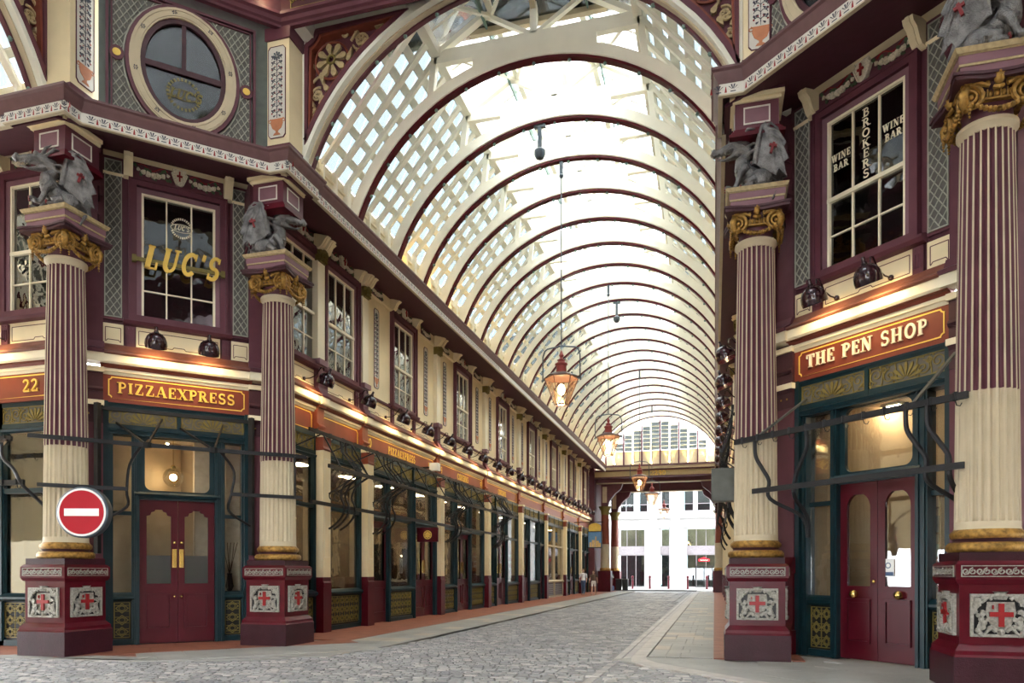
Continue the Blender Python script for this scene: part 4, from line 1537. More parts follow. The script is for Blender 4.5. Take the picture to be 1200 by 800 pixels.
# ---------------------------------------------------------------- the two splayed corner shops
def corner_shop(f, s0, tag_, style, handle, dw, doorc):
    side = 'left' if f is F_LC else 'right'
    W = struct('wall_corner_' + side, f[0], f[1])
    x0, x1 = s0 - 1.42, s0 + 1.42
    # upper wall
    b = MB(); b.box(x0 - .55, s0 - .75, .0, .3, 6.2, 10.3); b.box(s0 + .75, x1 + .55, .0, .3, 6.2, 10.3)
    b.box(s0 - .76, s0 + .76, .0, .3, 9.45, 10.3); b.box(s0 - .76, s0 + .76, .0, .3, 6.15, 6.82)
    b.build('upper_wall', 'plum', W)
    win = sash(f, s0)
    garland_frieze(f, s0, 1.8, 9.93, W)
    console_row(W, (s0 - .97, s0 + .97), -.04, 10.12)
    mould_row(W, x0, x1)
    for s in (-1, 1):
        c = s0 + s * 1.24
        b = MB(); b.box(c - .19, c + .19, -.03, .02, 6.72, 10.06); pl = b.build('lattice_strip', 'plum', W)
        b = MB(); b.box(c - .16, c + .16, -.035, .0, 6.77, 10.0); b.build('lattice_ground', 'lattice_back', pl)
        b = MB(); clipped_lattice(b, c - .14, c + .14, 6.8, 9.97, .13, None, .007, -.05, -.035); b.frame(c - .16, c + .16, 6.77, 10.0, .02, -.055, -.03)
        stuff(b.build('painted_lattice', 'lattice_grey', pl))
        apron(W, c - .19, c + .19)
        part('trig', 'triglyph_bracket', triglyph, 'plum', W, (s0 + s * .93, 0, 0))
    apron(W, s0 - .82, s0 + .82)
    b = MB(); b.box(x0, x1, .0, .2, 6.15, 6.75); b.build('apron_wall', 'plum', W)
    fascia(W, x0 - .05, x1 + .05)
    gilt_line(W, s0 - 1.33, s0 + 1.33)
    # ground floor: side lights, door
    yd = .2
    a, c = doorc - dw / 2 - .1, doorc + dw / 2 + .1
    d = shop_door(f, a, c, yd, 3.06, 2, handle, style)
    fw = struct(num('window'), f[0], f[1])
    for l0, l1 in ((x0 + .08, a), (c, x1 - .08)):
        w = l1 - l0
        b = MB()
        b.box(l0, l0 + .1, yd - .14, yd + .1, 0, ZT); b.box(l1 - .05, l1, yd - .1, yd + .1, 0, ZT); b.box(l0 + .03, l0 + .07, yd - .17, yd, 0, ZT)
        b.box(l0, l1, yd - .08, yd + .08, 0, .12); b.box(l0, l1, yd - .04, yd + .05, 2.72, 2.80)
        b.ox([(-yd, .92), (-yd + .07, .92), (-yd + .12, .97), (-yd + .12, 1.01), (-yd + .05, 1.07), (-yd, 1.1)], l0, l1)
        b.build('side_light_frame', 'green', fw)
        b = MB(); b.box(l0 + .09, l1 - .05, yd, yd + .04, .1, .95); rz = b.build('riser_panel', 'black', fw)
        part('grs%.2f' % w, 'gilded_grille', lambda b: grille(b, w - .2, .74), 'gold_dull', rz, ((l0 + l1) / 2 + .02, yd, .52))
        b = MB(); b.box(l0 + .1, l1 - .05, yd, yd + .006, 1.08, 2.72); b.build('pane', 'glass_window', fw)
        b = MB(); b.box(l0 + .1, l1 - .05, yd, yd + .006, 2.80, ZT); b.build('pane', 'glass_window', fw)
    gilt_frieze(W, x0 + .06, x1 - .06, .06, 2)
    b = MB(); b.ox([(-.06, 5.0), (0, 4.98), (.02, 5.04), (-.06, 5.06)], x0, x1); b.box(x0, x1, .0, .3, ZT - .04, ZT + .04)
    b.box(x0, x0 + .09, -.03, .3, 0, 5.04); b.box(x1 - .09, x1, -.03, .3, 0, 5.04)
    b.build('shop_frame', 'green', W)
    # pilasters beside the shop, in stages
    for s in (-1, 1):
        cx = s0 + s * 1.68
        lo, hi = cx - .26, cx + .26
        p = MB(); p.box(lo, hi, -.06, .3, 1.8, 4.6); p.box(lo, hi, -.06, .3, 6.2, 9.2); pil = p.build('pilaster', 'plum', W)
        b = MB(); b.box(lo - .03, hi + .03, -.12, .3, 0, .45); b.ox([(0, .45), (.12, .45), (.08, .58), (0, .6)], lo, hi); b.box(lo, hi, -.08, .3, .45, 1.5); b.ox([(0, 1.5), (.08, 1.5), (.13, 1.55), (.13, 1.65), (.08, 1.8), (0, 1.8)], lo - .02, hi + .02); b.build('pilaster_base', 'maroon', pil)
        b = MB(); b.ox([(0, 4.55), (.07, 4.57), (.08, 4.85), (.12, 4.92), (0, 4.92)], lo, hi); b.box(lo, hi, -.08, .2, 5.02, 5.7); b.ox([(0, 5.2), (.1, 5.2), (.13, 5.25), (.1, 5.3), (0, 5.3)], lo, hi); b.build('pilaster_cap', 'plum_dark', pil)
        b = MB(); b.ox([(0, 4.92), (.13, 4.92), (.13, 5.02), (0, 5.02)], lo - .02, hi + .02); b.ox([(0, 5.6), (.13, 5.6), (.13, 5.7), (0, 5.7)], lo - .02, hi + .02); b.ox([(0, 5.765), (.3, 5.765), (.3, 5.945), (0, 5.945)], lo - .02, hi + .02); b.build('cream_cap', 'cream_pale', pil)
        b = MB(); b.ox([(0, 5.945), (.33, 5.945), (.35, 6.0), (.18, 6.08), (.12, 6.22), (0, 6.22)], lo - .02, hi + .02); b.ox([(0, 9.2), (.1, 9.2), (.2, 9.3), (.2, 9.36), (0, 9.36)], lo, hi); b.ox([(0, 8.3), (.08, 8.3), (.1, 8.36), (0, 8.4)], lo, hi); b.box(lo, hi, -.1, .2, 9.36, 10.1); b.build('ledges', 'plum', pil)
        b = MB()
        for k in (-1, 0, 1):
            b.ball((cx + k * .13, -.08, 4.74), .02, 6)
        b.build('gilt_studs', 'gold', pil)
        apron(W, lo + .04, hi - .04, -.06) if False else None
    return W, d


WL, DL = corner_shop(F_LC, .10, 'left', 'notch', 'plate', 1.48, .09)
letters('PIZZAEXPRESS', .08, 5.215, .225, -.05, -.018, 'gold_paint', WL, width=2.28)
WR, DR = corner_shop(F_RC, -.52, 'right', 'round', 'knob', 1.42, -.42)
letters('THE PEN SHOP', -.56, 5.225, .235, -.05, -.018, 'cream_pale', WR, width=2.2)

# LUC'S: gilt letters on a bar across the window, and the round badge on the upper sash
M = fr_matrix(F_LC)
sg = thing('window_sign', "gilt slanting letters on a bar across the upper left sash window", 'sign', tuple(M @ Vector((.10, -.16, 0))), F_LC[1])
b = MB(); b.box(-.86, .86, -.0, .04, 7.98, 8.06); b.box(-.9, -.82, -.02, .14, 7.95, 8.09); b.box(.82, .9, -.02, .14, 7.95, 8.09); b.build('sign_bar', 'gold_dull', sg)
letters("LUC'S", .02, 7.83, .50, -.05, -.015, 'gold_paint', sg, .22, 1.0, .12, width=1.36)
bd = MB()
M2 = Matrix.Identity(4)
for k in range(30):
    a = 2 * PI * k / 30
    if abs(math.sin(a)) > .3:
        bd.obox((.05 + .2 * math.cos(a), .175, 8.9 + .2 * math.sin(a)), (.012 * math.sin(a), 0, -.012 * math.cos(a)), (0, .003, 0), (.022 * math.cos(a), 0, .022 * math.sin(a)))
bd.ringxz(ell(.05, 8.9, .22, .09), ell(.05, 8.9, .205, .08), .172, .178)
bd.build('window_badge', 'cream_pale', sg)
letters("LUC'S", .05, 8.86, .1, .17, .176, 'cream_pale', sg, .25, .8, .05, joined=True)

# window lettering on the right
M = fr_matrix(F_RC)
sg = struct('trim_lettering', tuple(M @ Vector((-.52, .01, 0))), F_RC[1])
for i, ch in enumerate('BROKERS'):
    b = MB(); glyph(b, ch, -GL[ch][0] * .17 / 2, 9.2 - i * .172, .14, 0, .006, 0, 1.15); b.build('letter', 'cream_pale', sg)
for xc in (-.48, .48):
    letters('WINE', xc, 8.75 if xc > 0 else 8.72, .12, 0, .006, 'cream_pale', sg, 0, 1, .1, width=.36, joined=True)
    letters('BAR', xc, 8.58 if xc > 0 else 8.55, .12, 0, .006, 'cream_pale', sg, 0, 1, .1, width=.28, joined=True)


# ---------------------------------------------------------------- long arcade walls
def upper_bay(W, f, s0, s1, wc, yo=0.0, panels=True, detail=True):
    h = .73
    b = MB()
    b.box(s0, wc - h, 0, .25, 6.2, 10.3); b.box(wc + h, s1, 0, .25, 6.2, 10.3); b.box(wc - h - .01, wc + h + .01, 0, .25, 9.44, 10.3); b.box(wc - h - .01, wc + h + .01, 0, .25, 6.15, 6.82)
    b.build('upper_wall', 'cream', W)
    sash(f, wc)
    garland_frieze(f, wc, 1.5, 9.93, W)
    console_row(W, [x for x in (wc - .88, wc + .88) if s0 < x < s1], 0, 10.12)
    mould_row(W, s0, s1)
    for s in (-1, 1):
        part('trig', 'triglyph_bracket', triglyph, 'plum', W, (wc + s * .85, 0, 0))
    apron(W, wc - .75, wc + .75)
    b = MB(); b.ox([(0, 6.66), (.06, 6.66), (.08, 6.72), (0, 6.74)], s0, s1); b.build('string_moulding', 'plum', W)
    if panels:
        for s in (-1, 1):
            xc = (s0 + wc - 1.0) / 2 if s < 0 else (s1 + wc + 1.0) / 2
            painted_panel(W, (xc, -.005, 7.05), 0, 'fpa', .30, 2.35, .75)
            ww = abs((s0 if s < 0 else s1) - (wc + s * .96)) - .06
            apron(W, min(s0 + .03, 99) if s < 0 else wc + .99, (s0 + .03 if s < 0 else wc + .99) + ww)
            gx = xc
            part('smallgar', 'garland_panel', lambda b: b.box(-.42, .42, -.012, .05, 9.76, 10.08), 'plum', W, (gx, 0, 0))
            if 'smallr' not in CACHE:
                r_, l_, v_ = MB(), MB(), MB(); swag(r_, l_, v_, -.36, .36, 9.93); CACHE['smallr'] = r_.mesh('roses', 'rose_cream', 40); CACHE['smalll'] = l_.mesh('leaves', 'leaf_green')
            link('roses', CACHE['smallr'], W, (gx, 0, 0)); link('leaves', CACHE['smalll'], W, (gx, 0, 0))


def slim(fn):
    def g(b):
        t = MB(); fn(t)
        b.add([(x * .74, y * (.74 if y < 0 else 1), z) for x, y, z in t.v], t.f)
    return g


@slim
def pil_low(b):
    b.box(-.25, .25, -.4, .1, 1.4, 4.62)


@slim
def pil_panel(b):
    b.frame(-.17, .17, 1.9, 4.4, .02, -.41, -.39)


@slim
def pil_base(b):
    b.box(-.27, .27, -.42, .1, 0, 1.14); b.ox([(0, 1.14), (.43, 1.14), (.43, 1.26), (.4, 1.3), (.4, 1.4), (0, 1.4)], -.26, .26)


@slim
def pil_cap(b):
    b.ox([(0, 4.6), (.4, 4.6), (.43, 4.64), (.40, 4.7), (.42, 4.9), (.46, 4.93), (0, 4.93)], -.26, .26)
    b.ox([(0, 5.02), (.16, 5.02), (.16, 5.18), (.22, 5.2), (.24, 5.24), (.2, 5.28), (.16, 5.3), (.16, 5.7), (0, 5.7)], -.23, .23)
    b.ox([(0, 5.7), (.24, 5.7), (.26, 5.765), (0, 5.765)], -.24, .24)


@slim
def pil_cream(b):
    b.ox([(0, 4.93), (.47, 4.93), (.47, 5.02), (0, 5.02)], -.28, .28)
    b.ox([(0, 5.765), (.36, 5.765), (.38, 5.8), (.38, 5.945), (0, 5.945)], -.27, .27)


@slim
def pil_ledge(b):
    b.ox([(0, 5.945), (.40, 5.945), (.43, 5.98), (.3, 6.06), (.22, 6.21), (0, 6.21)], -.27, .27)
    b.box(-.2, .2, -.2, .05, 6.21, 6.78)


def pil_up(b):
    b.box(-.17, .17, -.14, .05, 6.92, 9.4)


def pil_upcap(b):
    b.box(-.2, .2, -.21, .05, 6.78, 6.92)


def pil_foliage(b):
    b.box(-.15, .15, -.18, .05, 9.38, 9.68)
    for i in range(5):
        for j in range(3):
            petal(b, -.14 + i * .07, 9.4 + j * .09, 0, .12, 90 + (i - 2) * 22, .04, -.24 - .012 * j, -.17)
    for s in (-1, 1):
        b.ball((s * .15, -.2, 9.62), .06, 7)


def console_big(b):
    for s in (-1, 1):
        bb = MB(Matrix.Translation((s * .13, 0, 0))); console(bb)
        b.add([(x, y * 1.4, z) for x, y, z in bb.v], bb.f)


def pilaster(W, x):
    p = part('pl', 'pilaster', pil_low, 'cream', W, (x, 0, 0))
    part('plp', 'raised_panel', pil_panel, 'cream_pale', p)
    part('plb', 'pilaster_base', pil_base, 'maroon', p)
    part('plc', 'pilaster_cap', pil_cap, 'brick_red', p)
    part('plr', 'cream_cap', pil_cream, 'cream_pale', p)
    part('pll', 'ledge', pil_ledge, 'plum', p, None, 30)
    u = part('plu', 'upper_pilaster', pil_up, 'cream_pale', W, (x, 0, 0))
    part('pluc', 'upper_base', pil_upcap, 'plum_light', u)
    part('pluf', 'gilded_foliage', pil_foliage, 'gold_dull', u)
    part('conb', 'paired_console', console_big, 'cream', u, (0, -.05, 10.12), 30)
    return p


def shop_bay(f, W, s0, s1, layout, y=.08, pale=False, **kw):
    """layout: list of (kind, share); kinds w window, d door, dd double door"""
    tot = sum(l[1] for l in layout)
    x = s0
    for kind, sh in layout:
        w = (s1 - s0) * sh / tot
        if kind == 'w':
            shop_window(f, x, x + w, y, friezes=max(1, round(w / 1.2)), pale=pale, grill=not pale)
        else:
            shop_door(f, x, x + w, y + .05, 3.06, 2 if kind == 'dd' else 1, 'bar', 'plain' if kind != 'n' else 'notch', True, max(1, round(w / 1.2)))
        x += w


def arcade_wall(f, side, flip):
    W = struct('wall_' + side, f[0], f[1])
    sg = -1 if flip else 1
    S = (lambda a, c: (a, c) if not flip else (-c, -a))
    X = (lambda v: sg * v)
    # first two narrow bays, then the long run
    ends = [14.55] + PIL
    for i in range(len(ends) - 1):
        a, c = ends[i], ends[i + 1]
        if c > 59.5:
            c = YEND
        s0, s1 = S(a, c)
        wc = X((a + c) / 2 + (.12 if i == 0 else 0))
        upper_bay(W, f, s0, s1, wc, 0, i >= 2)
        g0, g1 = S(a + (.19 if i else 0.05), c - .19)
        fascia(W, g0 - .02, g1 + .02)
        gilt_line(W, g0 + .08, g1 - .08)
        if i == 0 or i == 1:
            lay = [('w', 1)]
        else:
            lay = {2: [('d', 1.25), ('w', 1.55), ('dd', 1.7)], 3: [('w', 1.4), ('dd', 1.5), ('w', 1.5)], 4: [('w', 1), ('dd', 1.5), ('w', 1.6)], 5: [('dd', 1.6), ('w', 1.8), ('d', 1)], 6: [('w', 2.2), ('w', 2.2)], 7: [('w', 1.3), ('dd', 1.5), ('w', 1.3)]}.get(i, [('w', 1.5), ('dd', 1.5), ('w', 1.5)])
        if flip:
            lay = list(reversed(lay))
        shop_bay(f, W, g0, g1, lay, -.04, pale=(i == 6))
        if i:
            pilaster(W, X(a))
    return W


WA_L = arcade_wall(F_LA, 'left', False)
WA_R = arcade_wall(F_RA, 'right', True)
# west arm: one bay beside the corner
W = struct('wall_west', F_WA[0], 0)
upper_bay(W, F_WA, -17.0, -12.65, -13.18 - .05, 0, False)
fascia(W, -15.4, -12.45); gilt_line(W, -14.35, -12.5)
shop_window(F_WA, -14.3, -12.5, .08, friezes=1)
shop_window(F_WA, -16.2, -14.3, .08, friezes=1)
letters('22', -13.42, 5.2, .25, -.05, -.018, 'gold_paint', W)
# writing on the long fascia
letters('10', 19.35, 5.2, .26, -.03, -.018, 'gold_paint', WA_L, 0, .9)
letters('PIZZAEXPRESS', 21.7, 5.2, .24, -.03, -.018, 'gold_paint', WA_L, 0, .8, width=2.1)
letters('10', 24.05, 5.2, .22, -.03, -.018, 'gold_paint', WA_L, 0, .9)
letters('9', 25.2, 5.2, .24, -.03, -.018, 'gold_paint', WA_L)
letters('COUSINS', 27.6, 5.2, .24, -.03, -.018, 'gold_paint', WA_L, width=1.3)
letters('9', 29.9, 5.2, .24, -.03, -.018, 'gold_paint', WA_L)
letters('COUSINS', 33.2, 5.2, .24, -.03, -.018, 'gold_paint', WA_L, width=1.3)
# corner piers joining the splayed and the straight walls
for k_ in (0, 1):
    r = struct('wall_pier_corner_' + ('right' if k_ else 'left'))
    for nm, d, z0, z1, mm in (('base', .05, 0, 1.7, 'maroon'), ('pier', 0, 1.7, 10.2, 'plum')):
        b = MB(); b.xy([(-10.05, 14.07), (-9.72 + d, 14.40 - d), (-9.58 + d, 14.5), (-9.58 + d, 14.75), (-10.2, 14.75)], z0, z1)
        if k_:
            b = MB(); b.xy([(1.38, 14.47), (1.6, 15.3), (.80, 15.3), (.80 - d, 15.0 - d), (.99, 14.86)], z0, z1)
        b.build(nm, mm, r)

# ---------------------------------------------------------------- the four great columns
def sq(b, h, z0, z1, h2=None):
    h2 = h if h2 is None else h2
    b.add([(-h, -h, z0), (h, -h, z0), (h, h, z0), (-h, h, z0), (-h2, -h2, z1), (h2, -h2, z1), (h2, h2, z1), (-h2, h2, z1)], [(0, 3, 2, 1), (4, 5, 6, 7), (0, 1, 5, 4), (1, 2, 6, 5), (2, 3, 7, 6), (3, 0, 4, 7)])


def faces4(fn, b):
    for k in range(4):
        bb = MB(Matrix.Rotation(k * PI / 2, 4, 'Z')); fn(bb)
        b.add(bb.v, bb.f)


def fluted(b_fl, b_fi, z0, z1, r0, r1, n=24):
    for k in range(n):
        a0 = 2 * PI * k / n
        da = 2 * PI / n
        A = [(a0 - da * .14, 1.0), (a0 + da * .14, 1.0), (a0 + da * .2, .985), (a0 + da * .34, .925), (a0 + da * .5, .90), (a0 + da * .66, .925), (a0 + da * .8, .985), (a0 + da * .86, 1.0)]
        for j in range(7):
            t = b_fi if j in (0,) else b_fl
            (aa, ra), (ab, rb) = A[j], A[j + 1]
            t.add([(r0 * ra * math.cos(aa), r0 * ra * math.sin(aa), z0), (r0 * rb * math.cos(ab), r0 * rb * math.sin(ab), z0), (r1 * rb * math.cos(ab), r1 * rb * math.sin(ab), z1), (r1 * ra * math.cos(aa), r1 * ra * math.sin(aa), z1)], [(0, 1, 2, 3)])


col0 = thing('column', 'x', 'column', (0, 0, 0))
H = .54
b = MB(); sq(b, H, 0, .44); b.build('plinth', 'maroon_plinth', col0)
b = MB(); sq(b, H + .0, .44, .47, H - .02); sq(b, H - .02, .47, .52); sq(b, H - .02, .52, .60, H - .085); sq(b, H - .085, .60, 1.36); sq(b, H - .06, 1.36, 1.42, H - .03); sq(b, H - .03, 1.42, 1.62); sq(b, H - .03, 1.62, 1.66, H - .07); b.build('pedestal', 'maroon', col0)
b = MB(); sq(b, H - .09, 1.66, 1.77); b.build('top_slab', 'maroon_plinth', col0)


def relief_strip(b):
    for i in range(11):
        x = -.40 + i * .08
        P = spiral(x, 1.525, .045, .012, 90 * (i % 2), 1.3 * (1 if i % 2 else -1), 9)
        b.tube([(px, -H + .022, pz) for px, pz in P], .011, 4)
    b.frame(-.45, .45, 1.455, 1.60, .012, -H + .015, -H + .05)


def shield_frame(b):
    b.frame(-.34, .34, .70, 1.24, .035, -H + .04, -H + .12)


def shield_relief(b):
    y = -H + .06
    P = [(-.15, 1.14), (.15, 1.14), (.17, 1.0), (.12, .86), (0, .78), (-.12, .86), (-.17, 1.0)]
    b.xz(list(reversed(P)), y, y + .03)
    for s in (-1, 1):
        for i in range(9):
            t = i / 8
            x = s * (.25 - .05 * math.sin(t * PI * 2)); z = .78 + .38 * t
            b.ball((x, y, z), .042 + .012 * math.sin(t * 9), 6, 1, .7, 1)
            petal(b, x, z, .02, .09, 90 + s * 50 + 40 * (i % 2), .03, y - .03, y + .02)
        b.tube([(s * (.05 + .2 * t), y - .01, .77 + .05 * math.sin(t * 6)) for t in [k / 8 for k in range(9)]], [.03 + .012 * math.sin(k) for k in range(9)], 6)
        b.tube([(s * (.1 + .18 * t), y - .01, 1.17 + .03 * math.sin(t * 7)) for t in [k / 8 for k in range(9)]], .026, 6)
    b.lathe([(.07, 0), (.085, .03), (.06, .05), (.07, .09), (.09, .1)], 10, 0, y + .02, 1.17)
    b.ball((0, y, .765), .05, 7)


def shield_cross(b):
    y = -H + .03
    b.box(-.13, .13, y, y + .05, .955, 1.015); b.box(-.03, .03, y, y + .05, .83, 1.12)
    b.box(-.10, -.085, y + .0, y + .05, 1.05, 1.1)


b = MB(); faces4(relief_strip, b); b.build('relief_strip', 'silver_relief', col0, 40)
for k in range(4):
    fr_ = part('shf', 'shield_panel', shield_frame, 'silver_relief', col0, None, 0, k * PI / 2)
    part('shb', 'panel_ground', lambda b: b.box(-.31, .31, -H + .075, -H + .1, .73, 1.21), 'black', fr_)
    part('shr', 'carved_shield', shield_relief, 'silver_relief', fr_, None, 40)
    part('shx', 'red_cross', shield_cross, 'cross_red', fr_)
R0, R1 = .375, .305
b = MB(); b.lathe([(.44, 1.77), (.475, 1.80), (.475, 1.86), (.44, 1.90)], 32); b.lathe([(.41, 1.95), (.43, 1.98), (.43, 2.02), (.39, 2.06), (.385, 2.07)], 32); b.build('base_moulding', 'gold', col0, 50)
b = MB(); b.lathe([(.42, 1.89), (.38, 1.92), (.41, 1.96)], 32); b.build('base_hollow', 'plum_dark', col0, 50)
rm = lambda z: R0 + (R1 - R0) * ((z - 2.07) / 5.2) ** 1.3
fl, fi = MB(), MB(); fluted(fl, fi, 2.16, 3.86, rm(2.16), rm(3.86)); fl.add(fi.v, fi.f); fl.lathe([(rm(2.07) + .01, 2.06), (rm(2.1) * 1.0, 2.10), (rm(2.16), 2.17)], 48)
fl.build('lower_shaft', 'cream_stone', col0)
fl, fi = MB(), MB(); fluted(fl, fi, 3.86, 5.6, rm(3.86), rm(5.6)); fluted(fl, fi, 5.6, 7.2, rm(5.6), rm(7.2))
fl.build('upper_shaft', 'plum', col0)
fi2 = MB()
for k in range(24):
    a0 = 2 * PI * k / 24; da = 2 * PI / 24 * .12
    for z0, z1 in ((3.86, 5.6), (5.6, 7.24)):
        q0 = [(rm(z) * kk * math.cos(a), rm(z) * kk * math.sin(a), z) for z in (z0, z1) for a, kk in ((a0 - da * 1.5, .97), (a0 - da, 1.012), (a0 + da, 1.012), (a0 + da * 1.5, .97))]
        fi2.add(q0, [(0, 1, 5, 4), (1, 2, 6, 5), (2, 3, 7, 6)])
fi2.build('fillets', 'cream_stone', col0)
b = MB(); b.lathe([(R1 * 1.0, 7.20), (R1 + .015, 7.24), (R1 + .05, 7.28), (R1 + .05, 7.33), (R1 + .0, 7.35), (R1 - .02, 7.2)], 32); b.build('neck_ring', 'cream_stone', col0, 40)
b = MB(); b.lathe([(R1 - .01, 7.34), (R1 - .02, 7.5), (R1 + .02, 7.62), (R1 + .05, 7.72)], 32); b.build('neck', 'plum', col0, 50)
# capital: angled volutes, masks and swags on every face, egg row, concave abacus
vb, mb_, sb, eg = MB(), MB(), MB(), MB()


def cap_face(vb, mb_, sb, eg):
    y = -.40
    for s in (-1, 1):
        P = spiral(s * .31, 7.56, .155, .03, 90 if s < 0 else 90, s * 1.9, 26)
        vb.tube([(px, y + .02, pz) for px, pz in P], [.036 - .02 * i / 26 for i in range(27)], 6)
        vb.ball((s * .31, y, 7.56), .035, 6)
        vb.tube([(s * .31, y + .01, 7.715), (s * .2, y + .0, 7.72), (s * .1, y - .01, 7.67)], .028, 6)
        for i in range(7):          # swag from volute to volute
            t = i / 6 * .5
            x = s * .30 * (1 - 2 * t); z = 7.46 - .10 * math.sin(PI * (t + .0) * 1.0)
            sb.ball((x, y - .02, z), .030 + .012 * math.sin(PI * t), 6)
        for i in range(4):          # hanging tail
            sb.ball((s * .33, y - .02, 7.44 - i * .045), .028 - .004 * i, 6)
        for i in range(5):          # leafy top garland
            petal(sb, s * (.1 + .06 * i), 7.70, 0, .09, 90 - s * 20 + 30 * (i % 2), .03, y - .01, y + .04)
    mb_.ball((0, y - .03, 7.74), .062, 8, 1, 1, 1.25); mb_.ball((0, y - .02, 7.80), .075, 8, 1, .9, .6); mb_.ball((0, y - .09, 7.735), .014, 5); mb_.tube([(-.05, y, 7.66), (0, y - .03, 7.63), (.05, y, 7.66)], .03, 6)
    for i in (-2, -1, 0, 1, 2):
        eg.ball((i * .075, y + .05, 7.60), .035, 6, 1, 1, 1.3)
        eg.tube([(i * .075 - .037, y + .03, 7.65), (i * .075 - .037, y + .03, 7.55)], .01, 4)
    eg.box(-.2, .2, y + .03, y + .1, 7.525, 7.55)


for k in range(4):
    R_ = Matrix.Rotation(k * PI / 2, 4, 'Z')
    t4 = [MB(R_) for _ in range(4)]
    cap_face(*t4)
    for dst, src in zip((vb, mb_, sb, eg), t4):
        dst.add(src.v, src.f)
# volute bolsters on the diagonals
for k in range(4):
    a = PI / 4 + k * PI / 2
    vb.tube([(math.cos(a) * r, math.sin(a) * r, z) for r, z in ((.36, 7.72), (.50, 7.69), (.56, 7.6), (.54, 7.5), (.47, 7.46), (.42, 7.5))], .06, 8)
vb.build('volutes', 'gold', col0, 50); mb_.build('mask_heads', 'gold', col0, 50); sb.build('swags', 'gold', col0, 50); eg.build('egg_row', 'gold', col0, 50)
P = []
for k in range(4):
    for a, r in ((-45, .74), (-38, .66), (-20, .50), (0, .46), (20, .50), (38, .66)):
        t = math.radians(a + k * 90)
        P.append((r * math.cos(t), r * math.sin(t)))
b = MB(); b.xy(P, 7.74, 7.79); b.xy([(x * 1.04, y * 1.04) for x, y in P], 7.79, 7.83); b.lathe([(.3, 7.6), (.4, 7.74)], 20); b.build('abacus', 'plum_dark', col0)
b = MB(); sq(b, .44, 7.83, 7.94); sq(b, .46, 7.97, 8.08); b.build('impost_block', 'plum_light', col0)
b = MB(); sq(b, .455, 7.94, 7.975); sq(b, .47, 8.075, 8.09); sq(b, .49, 8.09, 8.15, .52); b.build('gilt_edging', 'relief_gold', col0)
CL = ["fluted maroon and cream column left of the red double doors, behind the no-entry disc",
      "fluted maroon and cream column between the splayed left shop and the arcade",
      "fluted maroon and cream column at the arcade corner, left of the brass-knobbed doors",
      "nearest fluted column, cut by the right edge of the picture"]
for i, (x, y) in enumerate(COLS):
    if i == 0:
        col0.location = (x, y, 0); col0['label'] = CL[0]; col0['group'] = 'great columns of the crossing'
    else:
        dup(col0, (x, y, 0), 0, CL[i], 'great columns of the crossing')
# blocks of entablature above each column (part of the building)
for i, (x, y) in enumerate(COLS):
    r = struct('wall_block' + ('' if i == 0 else '.%03d' % i), (x, y, 0))
    yb = .40
    b = MB(); b.box(-.36, .36, -.36, yb, 9.2, 9.66); b.build('block', 'plum', r)
    b = MB(); b.box(-.46, .46, -.46, yb, 9.05, 9.10); b.box(-.42, .42, -.42, yb, 9.10, 9.16); b.box(-.38, .38, -.38, yb, 9.16, 9.21); b.build('ledge', 'maroon', r)
    b = MB(); b.box(-.40, .40, -.40, yb, 9.66, 9.71); b.box(-.45, .45, -.45, yb, 9.71, 9.78); b.build('cream_moulding', 'cream', r)
    b = MB(); b.box(-.44, .44, -.44, yb, 9.78, 9.95); b.build('block_top', 'soffit', r)
    MB45 = MB(Matrix.Rotation(PI / 4 if i < 2 else -PI / 4, 4, 'Z'))
    sx = (.25, -.26, -.3, .3)[i]
    MB45.box(sx - .26, sx + .26, .30, 1.0, 8.2, 9.06); MB45.box(sx - .26, sx + .26, .30, 1.0, 9.2, 9.9); MB45.box(sx - .3, sx + .3, .30, 1.0, 9.06, 9.2); MB45.box(sx - .29, sx + .29, .30, 1.0, 8.5, 8.56); MB45.build('wall_back', 'plum', r)
    for k, (nx, ny) in enumerate(((0, -1), (1, 0), (-1, 0))):
        M3 = Matrix.Rotation((0, PI / 2, -PI / 2)[k], 4, 'Z')
        bb = MB(M3); bb.frame(-.22, .22, 9.28, 9.58, .025, -.375, -.35); p = bb.build('panel_rim', 'paint_white', r)
        bb = MB(M3); bb.box(-.2, .2, -.366, -.35, 9.30, 9.56); bb.build('panel_face', 'plum_light', p)

# ---------------------------------------------------------------- dragons
def solid(fn, voxel, name, m, smooth_it=2):
    b = MB(); fn(b)
    me = bpy.data.meshes.new(name); me.from_pydata(b.v, [], b.f); fix_normals(me)
    o = bpy.data.objects.new(name, me); COL.objects.link(o)
    md = o.modifiers.new('r', 'REMESH'); md.mode = 'VOXEL'; md.voxel_size = voxel
    if smooth_it:
        ms = o.modifiers.new('s', 'SMOOTH'); ms.iterations = smooth_it; ms.factor = .5
    dg = bpy.context.evaluated_depsgraph_get()
    out = bpy.data.meshes.new_from_object(o.evaluated_get(dg))
    out.name = name
    out.shade_smooth()
    bpy.data.objects.remove(o)
    out.materials.clear()
    for x in (m if isinstance(m, (list, tuple)) else [m]):
        out.materials.append(MATS[x])
    return out


